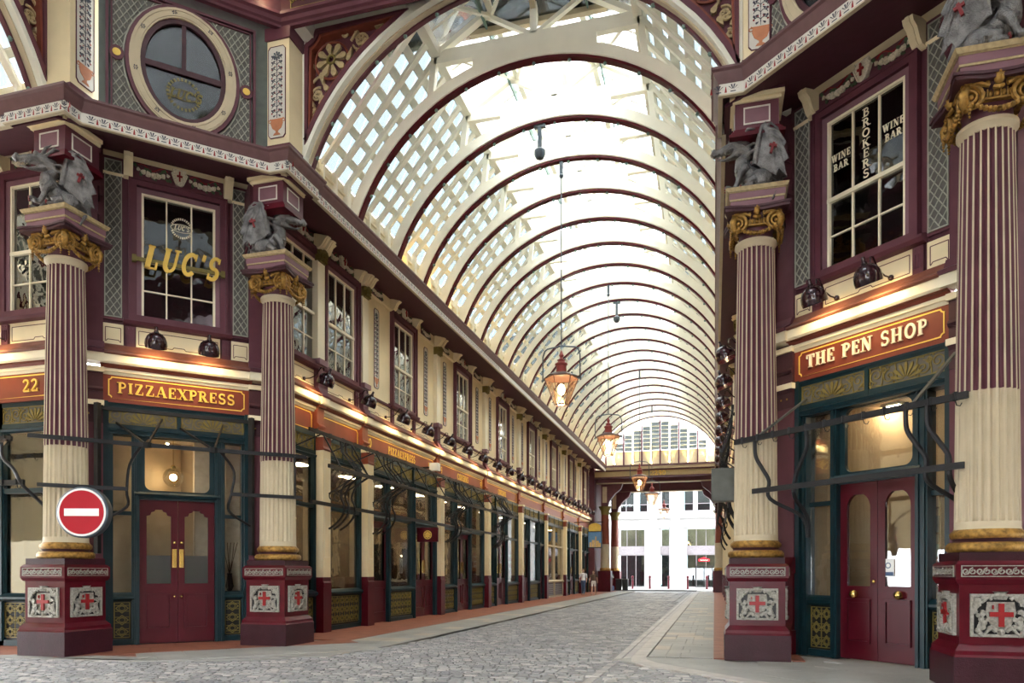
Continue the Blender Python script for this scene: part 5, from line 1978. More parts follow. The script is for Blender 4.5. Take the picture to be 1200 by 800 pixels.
def dragon_raw(b):
    # tail, rump, breast, arched neck, skull (facing +x, feet on z = 0)
    b.tube([(-.36, .22, -.26), (-.42, .2, -.12), (-.46, .1, .02), (-.40, 0, .10), (-.26, 0, .17), (-.08, 0, .26), (.06, 0, .36), (.13, 0, .48), (.13, 0, .60), (.06, 0, .70), (.03, 0, .79), (.08, 0, .88), (.17, 0, .92)], [.015, .03, .05, .08, .13, .155, .155, .145, .12, .10, .085, .085, .085], 14)
    b.tube([(.10, 0, .90), (.20, 0, .925), (.31, 0, .90), (.40, 0, .875), (.455, 0, .87), (.475, 0, .855)], [.075, .088, .062, .045, .048, .025], 12, flat=.8)     # upper jaw
    b.tube([(.14, 0, .84), (.22, 0, .79), (.32, 0, .745), (.385, 0, .745)], [.055, .045, .033, .018], 10)            # open lower jaw
    b.tube([(.30, 0, .77), (.37, 0, .79), (.43, 0, .77)], [.02, .014, .006], 6)                       # tongue
    for s in (-1, 1):
        b.ball((.235, s * .062, .955), .034, 8)
        b.tube([(.42, s * .03, .9), (.455, s * .03, .905)], [.022, .016], 6)                             # nostrils
        for k in range(4):                                                                       # teeth
            b.tube([(.30 + .045 * k, s * .03, .86), (.305 + .045 * k, s * .03, .82)], [.011, .004], 4)
        b.tube([(.13, s * .06, .95), (.03, s * .14, 1.02), (-.05, s * .17, 1.0)], [.035, .04, .006], 7, flat=.5)    # ears
        b.tube([(.16, s * .05, .98), (.13, s * .06, 1.06), (.06, s * .06, 1.12)], [.028, .02, .005], 6)  # horns
        for k, (x, z, L) in enumerate(((.06, .86, .15), (.03, .79, .16), (.02, .72, .14))):
            b.tube([(x, s * .06, z), (x - .09, s * .13, z - .01), (x - .16, s * .15, z - .05)], [.028, .03, .005], 5, flat=.5)    # neck frills
        b.tube([(.06, s * .13, .42), (.16, s * .17, .30), (.20, s * .18, .17), (.25, s * .18, .05)], [.08, .065, .045, .045], 9)   # forelegs
        b.tube([(.24, s * .18, .035), (.35, s * .18, .035)], [.05, .04], 8)
        for d in (-.055, 0, .055):
            b.tube([(.31, s * .18 + d, .045), (.39, s * .18 + d * 1.3, .06), (.43, s * .18 + d * 1.4, .015)], [.026, .024, .008], 6)
        b.ball((-.17, s * .15, .17), .165, 12, 1.2, .6, 1)                                # haunch
        b.tube([(-.08, s * .2, .15), (.06, s * .22, .10), (-.0, s * .22, .04)], [.09, .06, .045], 8)
        b.tube([(-.06, s * .22, .035), (.10, s * .22, .035), (.16, s * .22, .02)], [.045, .042, .02], 7)
    for i in range(11):            # belly plates down the breast
        t = i / 10
        x = [.16, .175, .205, .235, .255, .262, .262, .25, .225, .19, .15][i]
        z = .70 - .052 * i
        b.ball((x - .035, 0, z), .05, 8, .8, 1.5 + .6 * math.sin(PI * t), .46)
    for i in range(9):             # spines down the back
        p = [(-.03, .88), (-.06, .79), (-.05, .68), (-.03, .58), (-.06, .48), (-.16, .40), (-.26, .31), (-.36, .23), (-.45, .13)][i]
        b.tube([(p[0], 0, p[1]), (p[0] - .05, 0, p[1] + .055)], [.03, .005], 5)


def dragon_body(b):
    t = MB(); dragon_raw(t)
    out = []
    for x, y, z in t.v:
        k = max(0, min(1, (z - .62) / .16)) if x > -.25 else 0
        m = 1 + .45 * k
        x2, y2, z2 = .05 + (x - .05) * m, y * m, .80 + (z - .80) * m if z > .80 else z
        out.append((x2 + .10, y2 * 1.08, z2 - .10 * k))
    b.add(out, t.f)


def wing(s):
    def fn(b):
        y = s * .19
        th = .011

        def web(P):
            n = len(P)
            vs = [(p[0], p[1] - th, p[2]) for p in P] + [(p[0], p[1] + th, p[2]) for p in P]
            b.add(vs, [tuple(range(n)), tuple(range(2 * n - 1, n - 1, -1))] + [(k, k + n, (k + 1) % n + n, (k + 1) % n) for k in range(n)])
        wr = (-.06, y * 1.25, 1.04)
        tips = [(-.30, y * 1.5, .93), (-.42, y * 1.6, .66), (-.46, y * 1.6, .38), (-.43, y * 1.5, .10), (-.26, y * 1.3, .16)]
        b.tube([(.08, y * .7, .46), (.05, y * 1.0, .70), (.0, y * 1.2, .93), (-.04, y * 1.25, 1.05), (-.10, y * 1.3, 1.10)], [.055, .05, .042, .035, .012], 8)
        b.tube([wr, (-.18, y * 1.4, 1.05), tips[0]], [.03, .022, .01], 6)
        for tp in tips[1:]:
            m = tuple((wr[k] + tp[k]) / 2 + (-.05 if k == 0 else s * .03 if k == 1 else .03) for k in range(3))
            b.tube([wr, m, tp], [.026, .02, .01], 6)
        for a, c in zip(tips[:-1], tips[1:]):
            sag = tuple(((a[k] + c[k]) / 2) * .86 + wr[k] * .14 for k in range(3))
            web([wr, a, sag, c])
        web([wr, tips[-1], (-.08, y * .9, .30), (.08, y * .75, .46), (.04, y * 1.0, .72)])
    return fn


dr0 = thing('dragon_statue', 'x', 'statue')
link('dragon_body', solid(dragon_body, .012, 'dragon_body', 'silver', 1), dr0)
for s in (-1, 1):
    wg = link('wing', solid(wing(s), .011, 'wing', 'silver', 1), dr0, (-.06, 0, -.02))
    b = MB()
    y = s * .19 * 1.5
    for k in (1,):
        b.obox((-.20, y + s * .03, .60), (-.028, 0, .085), (0, .02, 0), (.02, 0, .007)); b.obox((-.21, y + s * .03, .64), (.06, 0, .02), (0, .02, 0), (-.006, 0, .02))
    b.build('wing_cross', 'wing_red', wg)
b = MB()
for s in (-1, 1):
    for d in (-.06, 0, .06):
        b.ball((.515, s * .195 + d * 1.2, .045), .022, 6)
        b.ball((.26, s * .23 + d * .7, .04), .018, 6)
stuff(b.build('red_claws', 'wing_red', dr0))
DL_ = ["silver winged dragon on the leftmost column, snarling to the left",
       'silver winged dragon on the column at the start of the left arcade wall, facing right',
       'silver winged dragon at the right arcade corner, snarling left at the vault',
       'large silver dragon breast and feet cut off by the top right of the picture']
for i, ((x, y), rz) in enumerate(zip(COLS, (-2.30, .45, PI - .05, -.45))):
    if i == 0:
        dr0.location = (x + (.14, -.1, .0, -.05)[i], y - .2, 8.15); dr0.rotation_euler = (0, 0, rz); dr0['label'] = DL_[0]; dr0['group'] = 'dragons on the columns'
        d = dr0
    else:
        d = dup(dr0, (x + (.14, -.1, .0, -.05)[i], y - .2, 8.15), rz, DL_[i], 'dragons on the columns')

# ---------------------------------------------------------------- gooseneck sign lamps with their light
lamp0 = thing('sign_lamp', 'x', 'lamp')
# local: rose on the wall at (0,0,0), the shade hangs out at -y and aims back at the sign
b = MB(Matrix.Translation((0, -.62, -.10)) @ Matrix.Rotation(math.radians(24), 4, 'X')); b.lathe([(.02, .19), (.07, .185), (.12, .16), (.17, .11), (.205, .03), (.215, -.05), (.205, -.12), (.195, -.12), (.195, -.04), (.15, .07), (.02, .14)], 20); sh_ = b.build('lamp_shade', 'lamp_shade', lamp0, 40)
b = MB(Matrix.Translation((0, -.62, -.10)) @ Matrix.Rotation(math.radians(24), 4, 'X')); b.lathe([(.04, .17), (.05, .20), (.03, .24), (.03, .30), (.015, .31)], 10); b.build('lamp_cap', 'lamp_shade', lamp0, 40)
b = MB(); b.tube([(0, 0, 0), (0, -.18, 0), (0, -.32, .05), (0, -.42, .16), (0, -.48, .24), (0, -.55, .22), (0, -.55, .14)], .014, 6); b.ball((0, -.01, 0), .05, 8); b.build('swan_neck', 'lamp_shade', lamp0, 40)
b = MB(); b.ball((0, -.60, -.12), .05, 8); b.build('bulb', 'bulb_warm', lamp0, 40)
LW = 15.0


def spot(nm, loc, aim, power, ang, col=(1, .72, .31), rad=.06, parent=None):
    ld = bpy.data.lights.new(nm, 'SPOT')
    ld.energy = power; ld.color = col; ld.spot_size = math.radians(ang); ld.spot_blend = .7; ld.shadow_soft_size = rad
    o = bpy.data.objects.new(nm, ld); COL.objects.link(o)
    o.location = loc
    o.rotation_euler = (Vector(aim) - Vector(loc)).to_track_quat('-Z', 'Y').to_euler()
    return o


first = [True]


def sign_lamp(f, s, label, group, lit=True, z=6.30):
    P = fr_matrix(f) @ Vector((s, -.02, z))
    if first[0]:
        lamp0.location = P; lamp0.rotation_euler = (0, 0, f[1]); lamp0['label'] = label; lamp0['group'] = group; first[0] = False
    else:
        dup(lamp0, tuple(P), f[1], label, group)
    if lit:
        M_ = fr_matrix(f)
        spot('lamp_light', tuple(M_ @ Vector((s, -.56, z - .24))), tuple(M_ @ Vector((s, .12, z - .85))), LW, 150)


ORD = ['first', 'second', 'third', 'fourth', 'fifth', 'sixth', 'seventh', 'eighth', 'ninth', 'tenth', 'eleventh', 'twelfth', 'thirteenth', 'fourteenth', 'fifteenth', 'sixteenth', 'seventeenth', 'eighteenth', 'nineteenth', 'twentieth', 'twenty-first', 'twenty-second']
G1 = 'swan-neck lamps over the shop signs'
sign_lamp(F_LC, -.38, 'dark swan-neck lamp above the left double doors, left one of the two', G1)
sign_lamp(F_LC, .62, 'dark swan-neck lamp above the left double doors, right one of the two', G1)
sign_lamp(F_WA, -14.05, 'dark swan-neck lamp cut by the left edge above the 22 sign', G1)
sign_lamp(F_WA, -15.6, 'dark swan-neck lamp just beyond the left edge, left of the 22 sign', G1)
sign_lamp(F_RC, -1.05, 'dark swan-neck lamp above the brass-knobbed doors, left one of the two', G1)
sign_lamp(F_RC, -.05, 'dark swan-neck lamp above the brass-knobbed doors, right one of the two', G1)
ys = [15.85, 18.15] + [20.45 + 1.99 * k for k in range(19)]
for i, y in enumerate(ys):
    sign_lamp(F_LA, y, 'dark swan-neck lamp on the left arcade fascia, %s from the corner column' % ORD[i], 'lamps along the left arcade fascia')
    if y > 15:
        sign_lamp(F_RA, -y - .4, 'dark lamp of the right arcade fascia, %s back behind the corner column' % ORD[i], 'lamps along the right arcade fascia')

# uplights behind the gutter
up0 = None
k = 0
for s in (-1, 1):
    for i in range(1, len(YR) - 1):
        y = (YR[i] + YR[i + 1]) / 2 if i > 0 else 15.7
        x = XC + s * 4.62
        lab = 'small uplight on the %s gutter, %s bay from the front arch' % ('left' if s < 0 else 'right', ORD[i])
        if up0 is None:
            up0 = thing('uplight', lab, 'lamp', (x, y, 10.13), 0, 'uplights behind the gutters')
            b = MB(); b.box(-.09, .09, -.12, .12, -.07, .05); b.build('lamp_body', 'black', up0)
            b = MB(); b.box(-.06, .06, -.09, .09, .05, .055); b.build('lamp_lens', 'uplight_lamp', up0)
        else:
            dup(up0, (x, y, 10.13), 0, lab, 'uplights behind the gutters')
        spot('uplight_beam', (x + s * .05, y, 10.2), (x + s * .22, y, 11.2), 16, 80, (1, .60, .12), .04)

# ---------------------------------------------------------------- hanging lanterns
def lantern(loc, ztop, label, rodtop, hoop=True):
    t = thing('hanging_lantern', label, 'lantern', loc, 0, 'lanterns hung down the middle of the arcade')
    n = 6
    rb, rt, h = .20, .50, .78
    ang = [2 * PI * k / n + .26 for k in range(n)]

    def bars(b):
        for a in ang:
            b.tube([(rb * math.cos(a), rb * math.sin(a), 0), (rt * math.cos(a), rt * math.sin(a), h)], .013, 4)
        b.tube([(rb * math.cos(a), rb * math.sin(a), 0) for a in ang], .018, 4, closed=True)
        b.tube([(rt * math.cos(a), rt * math.sin(a), h) for a in ang], .022, 4, closed=True)
    part('lnb', 'lantern_frame', bars, 'lantern_iron', t)
    for k in range(n):
        def pane(b, k=k):
            a, c = ang[k], ang[(k + 1) % n]
            b.add([(r * .985 * math.cos(x), r * .985 * math.sin(x), z) for r, x, z in ((rb, a, 0), (rb, c, 0), (rt, c, h), (rt, a, h))], [(0, 1, 2, 3)])
        part('lnp%d' % k, 'glass_pane', pane, 'glass_lamp', t)
    part('lnr', 'lantern_roof', lambda b: b.lathe([(.53, h), (.54, h + .03), (.40, h + .10), (.22, h + .16), (.16, h + .18)], 6), 'lantern_iron', t)
    part('lnc', 'chimney', lambda b: b.lathe([(.16, h + .16), (.15, h + .3), (.15, h + .38), (.19, h + .40), (.19, h + .43), (.12, h + .47), (.10, h + .52), (.13, h + .54), (.06, h + .58), (.04, h + .62), (.075, h + .68), (.05, h + .74), (.015, h + .82), (.0, h + .86)], 14), 'lantern_red', t, None, 40)
    part('lnl', 'bulb', lambda b: b.ball((0, 0, .45), .11, 10, 1, 1, 1.5), 'bulb_warm', t, None, 40)
    part('lnh', 'hanging_hoop', lambda b: b.tube([(-.58, 0, .70), (-.56, 0, .75), (-.56, 0, 1.45), (-.50, 0, 1.62), (-.42, 0, 1.68), (0, 0, 1.74), (.42, 0, 1.68), (.50, 0, 1.62), (.56, 0, 1.45), (.56, 0, .75), (.58, 0, .70)], .022, 6).bar((-.6, 0, .74), (-.46, 0, .78), .05, .04).bar((.6, 0, .74), (.46, 0, .78), .05, .04), 'zinc', t)
    L = rodtop - loc[2]
    b = MB(); b.tube([(0, 0, 1.72), (0, 0, L)], .018, 6); b.box(-.05, .05, -.05, .05, L - .3, L + .15); b.lathe([(.05, L - .42), (.07, L - .36), (.04, L - .28)], 8); b.build('rod', 'zinc', t)
    ld = bpy.data.lights.new('lantern_light', 'POINT'); ld.energy = 30; ld.color = (1, .72, .36); ld.shadow_soft_size = .12
    o = bpy.data.objects.new('lantern_light', ld); COL.objects.link(o); o.location = (loc[0], loc[1], loc[2] + .3)
    return t


LN = [((-4.35, 21.03), 13.6, 'large hexagonal lantern nearest the camera, warm glow, red chimney'),
      ((-4.30, 30.56), 13.6, 'second hanging lantern, dark roof, in front of the left ribs'),
      ((-4.31, 43.9), 13.6, 'third hanging lantern, just left of the gold number on the far beam'),
      ((-4.36, 53.5), 13.6, 'fourth hanging lantern, below the far beam and lit against white windows'),
      ((-4.35, 66.5), 9.1, 'small farthest lantern under the portal, lowest of the five')]
for (p, zt, lab) in LN:
    lantern((p[0], p[1], 6.47), 0, lab, zt)

# cameras clamped to the ribs
for i, (px, py, z, lab) in enumerate(((-4.55, 19.12, 13.55, 'grey dome camera hanging from the second near rib'), (-4.2, 32.5, 13.55, 'grey dome camera hanging from a middle rib beside a lantern rod'))):
    t = thing('security_camera', lab, 'camera', (px, py, z), 0, 'cameras under the ribs')
    part('cmb', 'bracket', lambda b: b.box(-.16, .16, -.05, .05, .0, .08).box(-.05, .05, -.04, .04, -.55, .0), 'zinc', t)
    part('cmd', 'camera_dome', lambda b: b.lathe([(.0, -.86), (.10, -.82), (.15, -.72), (.15, -.62), (.06, -.54)], 14), 'zinc', t, None, 40)

# ---------------------------------------------------------------- wrought iron meat rails
def hooks(b, a, c, n, up=.05):
    a = Vector(a); c = Vector(c)
    for i in range(n):
        p = a.lerp(c, (i + .5) / n)
        b.box(p.x - .022, p.x + .022, p.y - .045, p.y + .045, p.z - .05, p.z + .06)
        b.tube([(p.x, p.y, p.z - .04), (p.x + .02, p.y, p.z - .11), (p.x + .06, p.y, p.z - .12), (p.x + .08, p.y, p.z - .08)], .008, 4)


def s_bracket(b, a, c, r=.028):
    a = Vector(a); c = Vector(c)
    d = c - a
    pts = []
    for i in range(13):
        t = i / 12
        p = a + d * t
        w = math.sin(2 * PI * t) * .16
        p.z += -w * .6
        pts.append(p + Vector((-d.y * .0, 0, 0)))
    b.tube(pts, r, 6, flat=.6)


def world(f, s, o, z):
    return fr_matrix(f) @ Vector((s, -o, z))


# left splayed shop: strap from column to column with stays to the frieze
t = thing('meat_rail', 'long black iron rail strapped across both columns over the left double doors', 'rail', (0, 0, 0), 0, 'old iron meat rails')
b = MB()
A = [world(F_LC, s, o, 3.97) for s, o in ((-2.5, 1.50), (-1.95, 1.50), (-.9, 1.42), (0, 1.40), (1.1, 1.42), (1.94, 1.50), (2.45, 1.44))]
for i in range(len(A) - 1):
    b.bar(A[i], A[i + 1], .05, .075)
b.build('upper_rail', 'iron', t)
for s in (-.58, .62):
    b = MB()
    p = world(F_LC, s, 1.42, 3.97)
    b.bar(p, world(F_LC, s - .5, .05, 4.6), .03, .04); b.bar(p, world(F_LC, s + .35, .05, 4.75), .03, .04)
    b.box(p.x - .06, p.x + .06, p.y - .06, p.y + .06, p.z - .05, p.z + .05)
    b.build('stay', 'iron', t)
b = MB(); b.bar(world(F_LC, -1.38, .12, 4.86), world(F_LC, 1.5, .12, 4.86), .06, .07); b.build('wall_rail', 'iron', t)
for s in (-1.42, 1.55):
    MB().bar(world(F_LC, s, .16, 1.9), world(F_LC, s, .16, 4.95), .09, .10).build('upright', 'iron', t)
for s, e in ((-.92, -1.40), (.98, 1.5)):
    b = MB(); b.tube(curve([world(F_LC, s + (.25 if s < 0 else -.25), 1.38, 3.97), world(F_LC, s + .05, 1.2, 3.6), world(F_LC, s, 1.15, 3.1), world(F_LC, s, .9, 2.8), world(F_LC, e, .25, 2.55)]), .028, 6)
    b.build('side_bracket', 'iron', t)
for s0, s1 in ((-2.36, -.92), (.92, 2.36)):
    P = [world(F_LC, s0 + (s1 - s0) * k / 8, 1.48 - .0 * k, 3.1) for k in range(9)]
    b = MB()
    for i in range(8):
        b.bar(P[i], P[i + 1], .045, .07)
    b.build('lower_strap', 'iron', t)
b = MB(); b.bar(world(F_LC, 2.2, 1.50, 3.97), world(F_LC, 2.2, 1.50, 3.1), .04, .03); b.build('tie_bar', 'iron', t)
# right splayed shop
t = thing('meat_rail', 'black iron rail rack with curved brackets in front of the brass-knobbed doors on the right', 'rail', (0, 0, 0), 0, 'old iron meat rails')
b = MB(); a, c = world(F_RC, -2.0, 1.50, 3.80), world(F_RC, 1.95, 1.50, 3.80)
b.bar(a, c, .05, .09); hooks(b, a, c, 12); b.build('upper_rail', 'iron', t)
b = MB(); b.bar(world(F_RC, -1.6, 1.50, 2.90), world(F_RC, 1.9, 1.50, 2.90), .04, .085); b.build('lower_rail', 'iron', t)
for s, e in ((-1.55, -.95), (-.52, -.95), (1.12, 1.62), (1.42, 1.66)):
    k = 1 if e > s else -1
    b = MB(); b.tube(curve([world(F_RC, s, 1.5, 3.8), world(F_RC, s, 1.48, 3.5), world(F_RC, s + .12 * k, 1.46, 3.28), world(F_RC, s + .25 * k, 1.44, 3.05), world(F_RC, s + .27 * k, 1.44, 2.75), world(F_RC, e - .05 * k, 1.0, 2.45), world(F_RC, e, .9, 2.1)]), .036, 6, flat=.6)
    b.build('curved_bracket', 'iron', t)
b = MB(); b.bar(world(F_RC, -1.5, 1.46, 3.84), world(F_RC, -1.55, .2, 4.62), .05, .03); b.build('flat_stay', 'metal_grey', t); b = MB(); b.bar(world(F_RC, 1.2, 1.46, 3.84), world(F_RC, 1.1, .25, 4.75), .05, .03); b.build('flat_stay', 'metal_grey', t)
# west wall
t = thing('meat_rail', 'black iron rack of hooked rails cut by the left edge beside the column', 'rail', (0, 0, 0), 0, 'old iron meat rails')
for (z, o) in ((4.10, .75), (3.25, .75)):
    b = MB()
    a, c = world(F_WA, -16.5, o, z), world(F_WA, -13.05 if z > 4 else -12.75, o, z)
    b.bar(a, c, .05, .10); hooks(b, a, c, 11)
    b.build('rail', 'iron', t)
b = MB(); b.tube(curve([world(F_WA, -13.3, .75, 4.05), world(F_WA, -13.28, .75, 3.75), world(F_WA, -13.0, .75, 3.5), world(F_WA, -12.8, .75, 3.2), world(F_WA, -12.75, .4, 2.9), world(F_WA, -12.7, .1, 2.6)]), .04, 6, flat=.6); b.bar(world(F_WA, -13.2, .75, 4.08), world(F_WA, -12.75, 1.2, 3.9), .05, .06); b.build('curved_bracket', 'iron', t)


def arcade_rack(f, y0, y1, label, flip=1, k=1.0):
    t = thing('meat_rail', label, 'rail', (0, 0, 0), 0, 'old iron meat rails')
    S = lambda y: y * flip
    world_ = globals()['world']
    world = lambda f, s, o, z: world_(f, s, o if o < .3 else .3 + (o - .3) * k, z)
    for nm, o, z, n in (('inner_rail', .75, 4.84, 1.6), ('outer_rail', 1.25, 3.97, 1.6), ('lower_rail', .8, 3.16, 0)):
        b = MB(); a, c = world(f, S(y0), o, z), world(f, S(y1), o, z)
        b.bar(a, c, .05, .085)
        if n:
            hooks(b, a, c, int((y1 - y0) * n))
        b.build(nm, 'iron', t)
    ps = [p for p in PIL if y0 - .4 < p < y1 + .4]
    for p in ps:
        for d in (-.12, .12, .45):
            b = MB()
            s = S(p + d)
            b.tube(curve([world(f, s, .42, 2.62), world(f, s, .62, 2.75), world(f, s, .8, 2.95), world(f, s, .84, 3.2), world(f, s, .75, 3.45), world(f, s, .9, 3.75), world(f, s, 1.25, 3.97)], 3), .028, 5)
            b.tube([world(f, s, 1.25, 3.97), world(f, s, 1.0, 4.3), world(f, s, .78, 4.55), world(f, s, .75, 4.84)], .024, 5)
            P = [(.55 + .12 * math.cos(x), 3.45 + .12 * math.sin(x)) for x in [k * .6 for k in range(9)]]
            b.tube([world(f, s, o, z) for o, z in P], .018, 5)
            b.bar(world(f, s, .42, 3.5), world(f, s, 1.25, 3.97), .03, .03)
            b.build('curved_bracket', 'iron', t)
    y = y0 + .6
    while y < y1:
        b = MB()
        b.bar(world(f, S(y), .75, 4.84), world(f, S(y), 1.25, 3.97), .03, .03); b.bar(world(f, S(y - .3), .1, 4.5), world(f, S(y), .75, 4.84), .03, .03)
        b.build('strut', 'iron', t)
        y += 1.4


arcade_rack(F_LA, 14.9, 31.5, 'three-tier black iron hook rack along the first shops of the left arcade')
arcade_rack(F_RA, 15.2, 40.0, 'dark tangle of iron hook rails seen end-on down the right arcade wall', -1, .45)

# ---------------------------------------------------------------- signs and boxes
M_ = Matrix
t = thing('no_entry_sign', 'round red no-entry sign with a white bar on the left column', 'sign', (-10.72, 10.34, 2.57), .30)
b = MB(M_.Rotation(PI / 2, 4, 'X')); b.lathe([(.44, -.06), (.45, -.04), (.45, .10), (.43, .12)], 40); b.build('sign_drum', 'zinc', t, 40)
b = MB(M_.Rotation(PI / 2, 4, 'X')); b.lathe([(.42, .115), (.42, .122), (0, .122)], 40); fc = b.build('white_rim', 'sign_white', t)
b = MB(M_.Rotation(PI / 2, 4, 'X')); b.lathe([(.385, .118), (.385, .126), (0, .126)], 40); b.build('red_disc', 'sign_scarlet', t)
b = MB(); b.box(-.30, .30, -.131, -.12, -.065, .065); b.build('white_bar', 'sign_white', t)
b = MB(); b.box(-.5, -.3, .02, .4, -.05, .05); b.build('clamp', 'iron', t)

t = thing('cabinet', 'plain grey metal box on the rails behind the right arcade column', 'box', (.27, 14.75, 2.9), 0)
b = MB(); b.box(-.32, .32, -.2, .2, 0, .62); b.build('box', 'metal_grey', t)
b = MB(); b.bar((.2, -.2, .1), (.2, -.75, .1), .06, .06); b.bar((.2, -.2, .5), (.2, -.75, .5), .06, .06); b.build('bracket', 'iron', t)
b = MB(); b.frame(-.325, .325, -.005, .625, .025, -.215, -.19); b.box(.2, .26, -.23, -.2, .28, .34); b.build('lid', 'metal_grey', t)

P = world(F_LA, 23.05, .62, 5.1)
t = thing('alarm_box', 'small white alarm box on the left fascia above the iron rack', 'box', tuple(P), 0)
b = MB(); b.box(-.15, .15, -.13, .13, -.12, .14); b.build('box', 'sign_white', t)
b = MB(); b.box(-.5, -.14, -.03, .03, -.03, .03); b.build('arm', 'iron', t)

P = world(F_LA, 22.9, .35, 2.78)
t = thing('hanging_sign', 'dark red sign with a gold roundel over a left arcade doorway', 'sign', tuple(P), 0)
b = MB(); b.box(-.30, .45, -.03, .03, -.22, .26); b.build('board', 'sign_red' if False else 'door_red', t)
b = MB(); b.ringxz(ell(.08, .02, .15, .15, 20), ell(.08, .02, .12, .12, 20), -.04, -.03)
for k in range(8):
    petal(b, .08, .02, .01, .11, k * 45, .03, -.04, -.03)
b.build('gold_roundel', 'gold_paint', t)

P = world(F_LA, 51.5, 1.55, 3.3)
t = thing('pub_sign', 'hanging picture sign with a gold scalloped crest, far left of the arcade', 'sign', tuple(P), 0)
b = MB(); b.frame(-.52, .52, 0, 1.2, .06, -.05, .05); b.box(-.5, .5, -.02, .02, .03, 1.17); b.build('frame', 'black', t)
b = MB(); b.box(-.46, .46, -.035, -.02, .06, 1.14); pc = b.build('painted_board', 'painting_sky', t)
b = MB()
for x, h, w in ((-.3, .35, .14), (-.1, .5, .2), (.08, .75, .09), (.2, .45, .2), (.36, .3, .14)):
    b.box(x - w / 2, x + w / 2, -.045, -.03, .07, .07 + h)
b.build('painted_town', 'painting_stone', pc)
b = MB(); b.xz([(-.42, 1.2), (-.2, 1.22), (0, 1.16), (.2, 1.22), (.42, 1.2)] + [(.45, 1.5)] + arc(0, 1.5, .45, .28, 0, 180, 8)[1:-1] + [(-.45, 1.5)], -.04, .04); b.build('crest', 'gold_paint', t)
b = MB(); b.bar((-1.5, 0, 1.85), (.6, 0, 1.85), .05, .05); b.bar((0, 0, 1.75), (0, 0, 1.85), .04, .04); b.build('bracket', 'iron', t)

# ---------------------------------------------------------------- far end: gable, lintel, portal columns
g = struct('wall_far')
YE = YEND
# louvred lunette: mullions, panes, boards
pts = [(XC + x, z) for x, z in arcpts(RV + .1, 10.05, 40)]
b = MB(); b.xz([(XC - 4.75, 10.05), (XC + 4.75, 10.05), (XC + 4.25, 11.3), (XC - 4.25, 11.3)], YE + .62, YE + .7); gb = b.build('board_back', 'cream_pale', g)
pb = MB()
cols = 12
for i in range(-6, 6):
    x0 = XC + i * .72 + .06; x1 = x0 + .60
    lim = max(abs(x0 - XC), abs(x1 - XC))
    if lim > 4.6:
        continue
    zt = ZV + math.sqrt(max(.1, (RV - .05) ** 2 - lim ** 2))
    z = 11.3
    while z + .3 < zt:
        KB = MB(); KB.obox(((x0 + x1) / 2, YE + .48, z + .14), (.29, 0, 0), (0, .06, .14), (0, .006, -.003)); KB.build('louvre_pane', 'glass_louvre', g)
        pb.box(x0, x1, YE + .35, YE + .6, z + .28, z + .31)
        z += .32
pb.build('louvre_ledge', 'cream_roof', g)
b = MB(); c_ = MB()
for i in range(-6, 7):
    x = XC + i * .72
    if abs(x - XC) < 4.5:
        zt = ZV + math.sqrt(RV ** 2 - (x - XC) ** 2)
        (c_ if i % 2 == 0 else b).box(x - .05, x + .05, YE + .25, YE + .55, 10.05, zt)
b.build('mullion', 'cream_roof', g); c_.build('red_mullion', 'plum', g)
for i in range(-5, 6, 2):
    x = XC + i * .72
    t = thing('uplight', 'small uplight at the foot of the far lunette, %s from the left' % ORD[(i + 5) // 2], 'lamp', (x, YE + .2, 10.14), 0, 'uplights under the far lunette')
    part('upb', 'lamp_body', lambda b: b.box(-.12, .12, -.09, .09, -.07, .05), 'black', t)
    part('upl', 'lamp_lens', lambda b: b.box(-.09, .09, -.06, .06, .05, .055), 'uplight_lamp', t)
    spot('uplight_beam', (x, YE + .2, 10.22), (x, YE + .75, 11.4), 170, 60, (1, .70, .2), .04)
b = MB(); b.ringxz([(XC + x, z) for x, z in arcpts(RV - .05, 10.05)], [(XC + x, z) for x, z in arcpts(RV + .6, 10.05)], YE, YE + .3, closed=False); b.build('end_rib', 'cream_roof', g, 30)
b = MB(); b.ox([(-YE + .9, 10.14), (-YE + 1.0 - .9 + .15, 10.14), (-YE + .2, 9.98), (-YE + .05, 9.95), (-YE + .9 - 1.4, 9.95)], XC - 4.4, XC + 4.4) if False else b.box(XC - 4.3, XC + 4.3, YE - .12, YE + .7, 9.98, 10.12); b.build('end_gutter', 'gutter', g)
b = MB(); b.box(XC - 4.3, XC + 4.3, YE - .04, YE + .7, 9.78, 9.98); b.build('end_band', 'cream_stone', g)
b = MB(); b.box(XC - 5.5, XC + 5.5, YE + .15, YE + .7, 9.68, 9.80); b.box(XC - 5.5, XC + 5.5, YE + .1, YE + .7, 9.16, 9.24); b.build('beam_edges', 'plum', g)
b = MB(); b.box(XC - 5.5, XC + 5.5, YE + .25, YE + .7, 9.2, 9.72); be = b.build('lattice_beam', 'relief_gold', g)
b = MB(); clipped_lattice(b, XC - 4.3, XC + 4.3, 9.25, 9.68, .3, None, .012, YE + .22, YE + .25); stuff(b.build('lattice', 'brick_red', be))
letters('2290', XC - .15, 9.28, .36, YE + .17, YE + .24, 'gold_paint', g, 0, 1, .1)
b = MB(); b.box(XC - 5.5, XC + 5.5, YE + 1.2, YE + 1.5, 8.9, 9.9); b.box(XC - 5.5, XC + 5.5, YE + 8.0, YE + 8.4, 8.9, 10.4); b.build('portal_beam', 'plum', g)
b = MB(); b.box(XC - 5.5, XC + 5.5, YE + 1.1, YE + 1.55, 8.82, 8.9); b.box(XC - 5.5, XC + 5.5, YE + 7.9, YE + 8.4, 8.82, 8.9); b.build('beam_edging', 'cream_stone', g)
b = MB(); b.box(XC - 6, XC + 6, YE + .7, YE + 8.4, 9.9, 10.05); b.build('portal_ceiling', 'cream_stone', g)
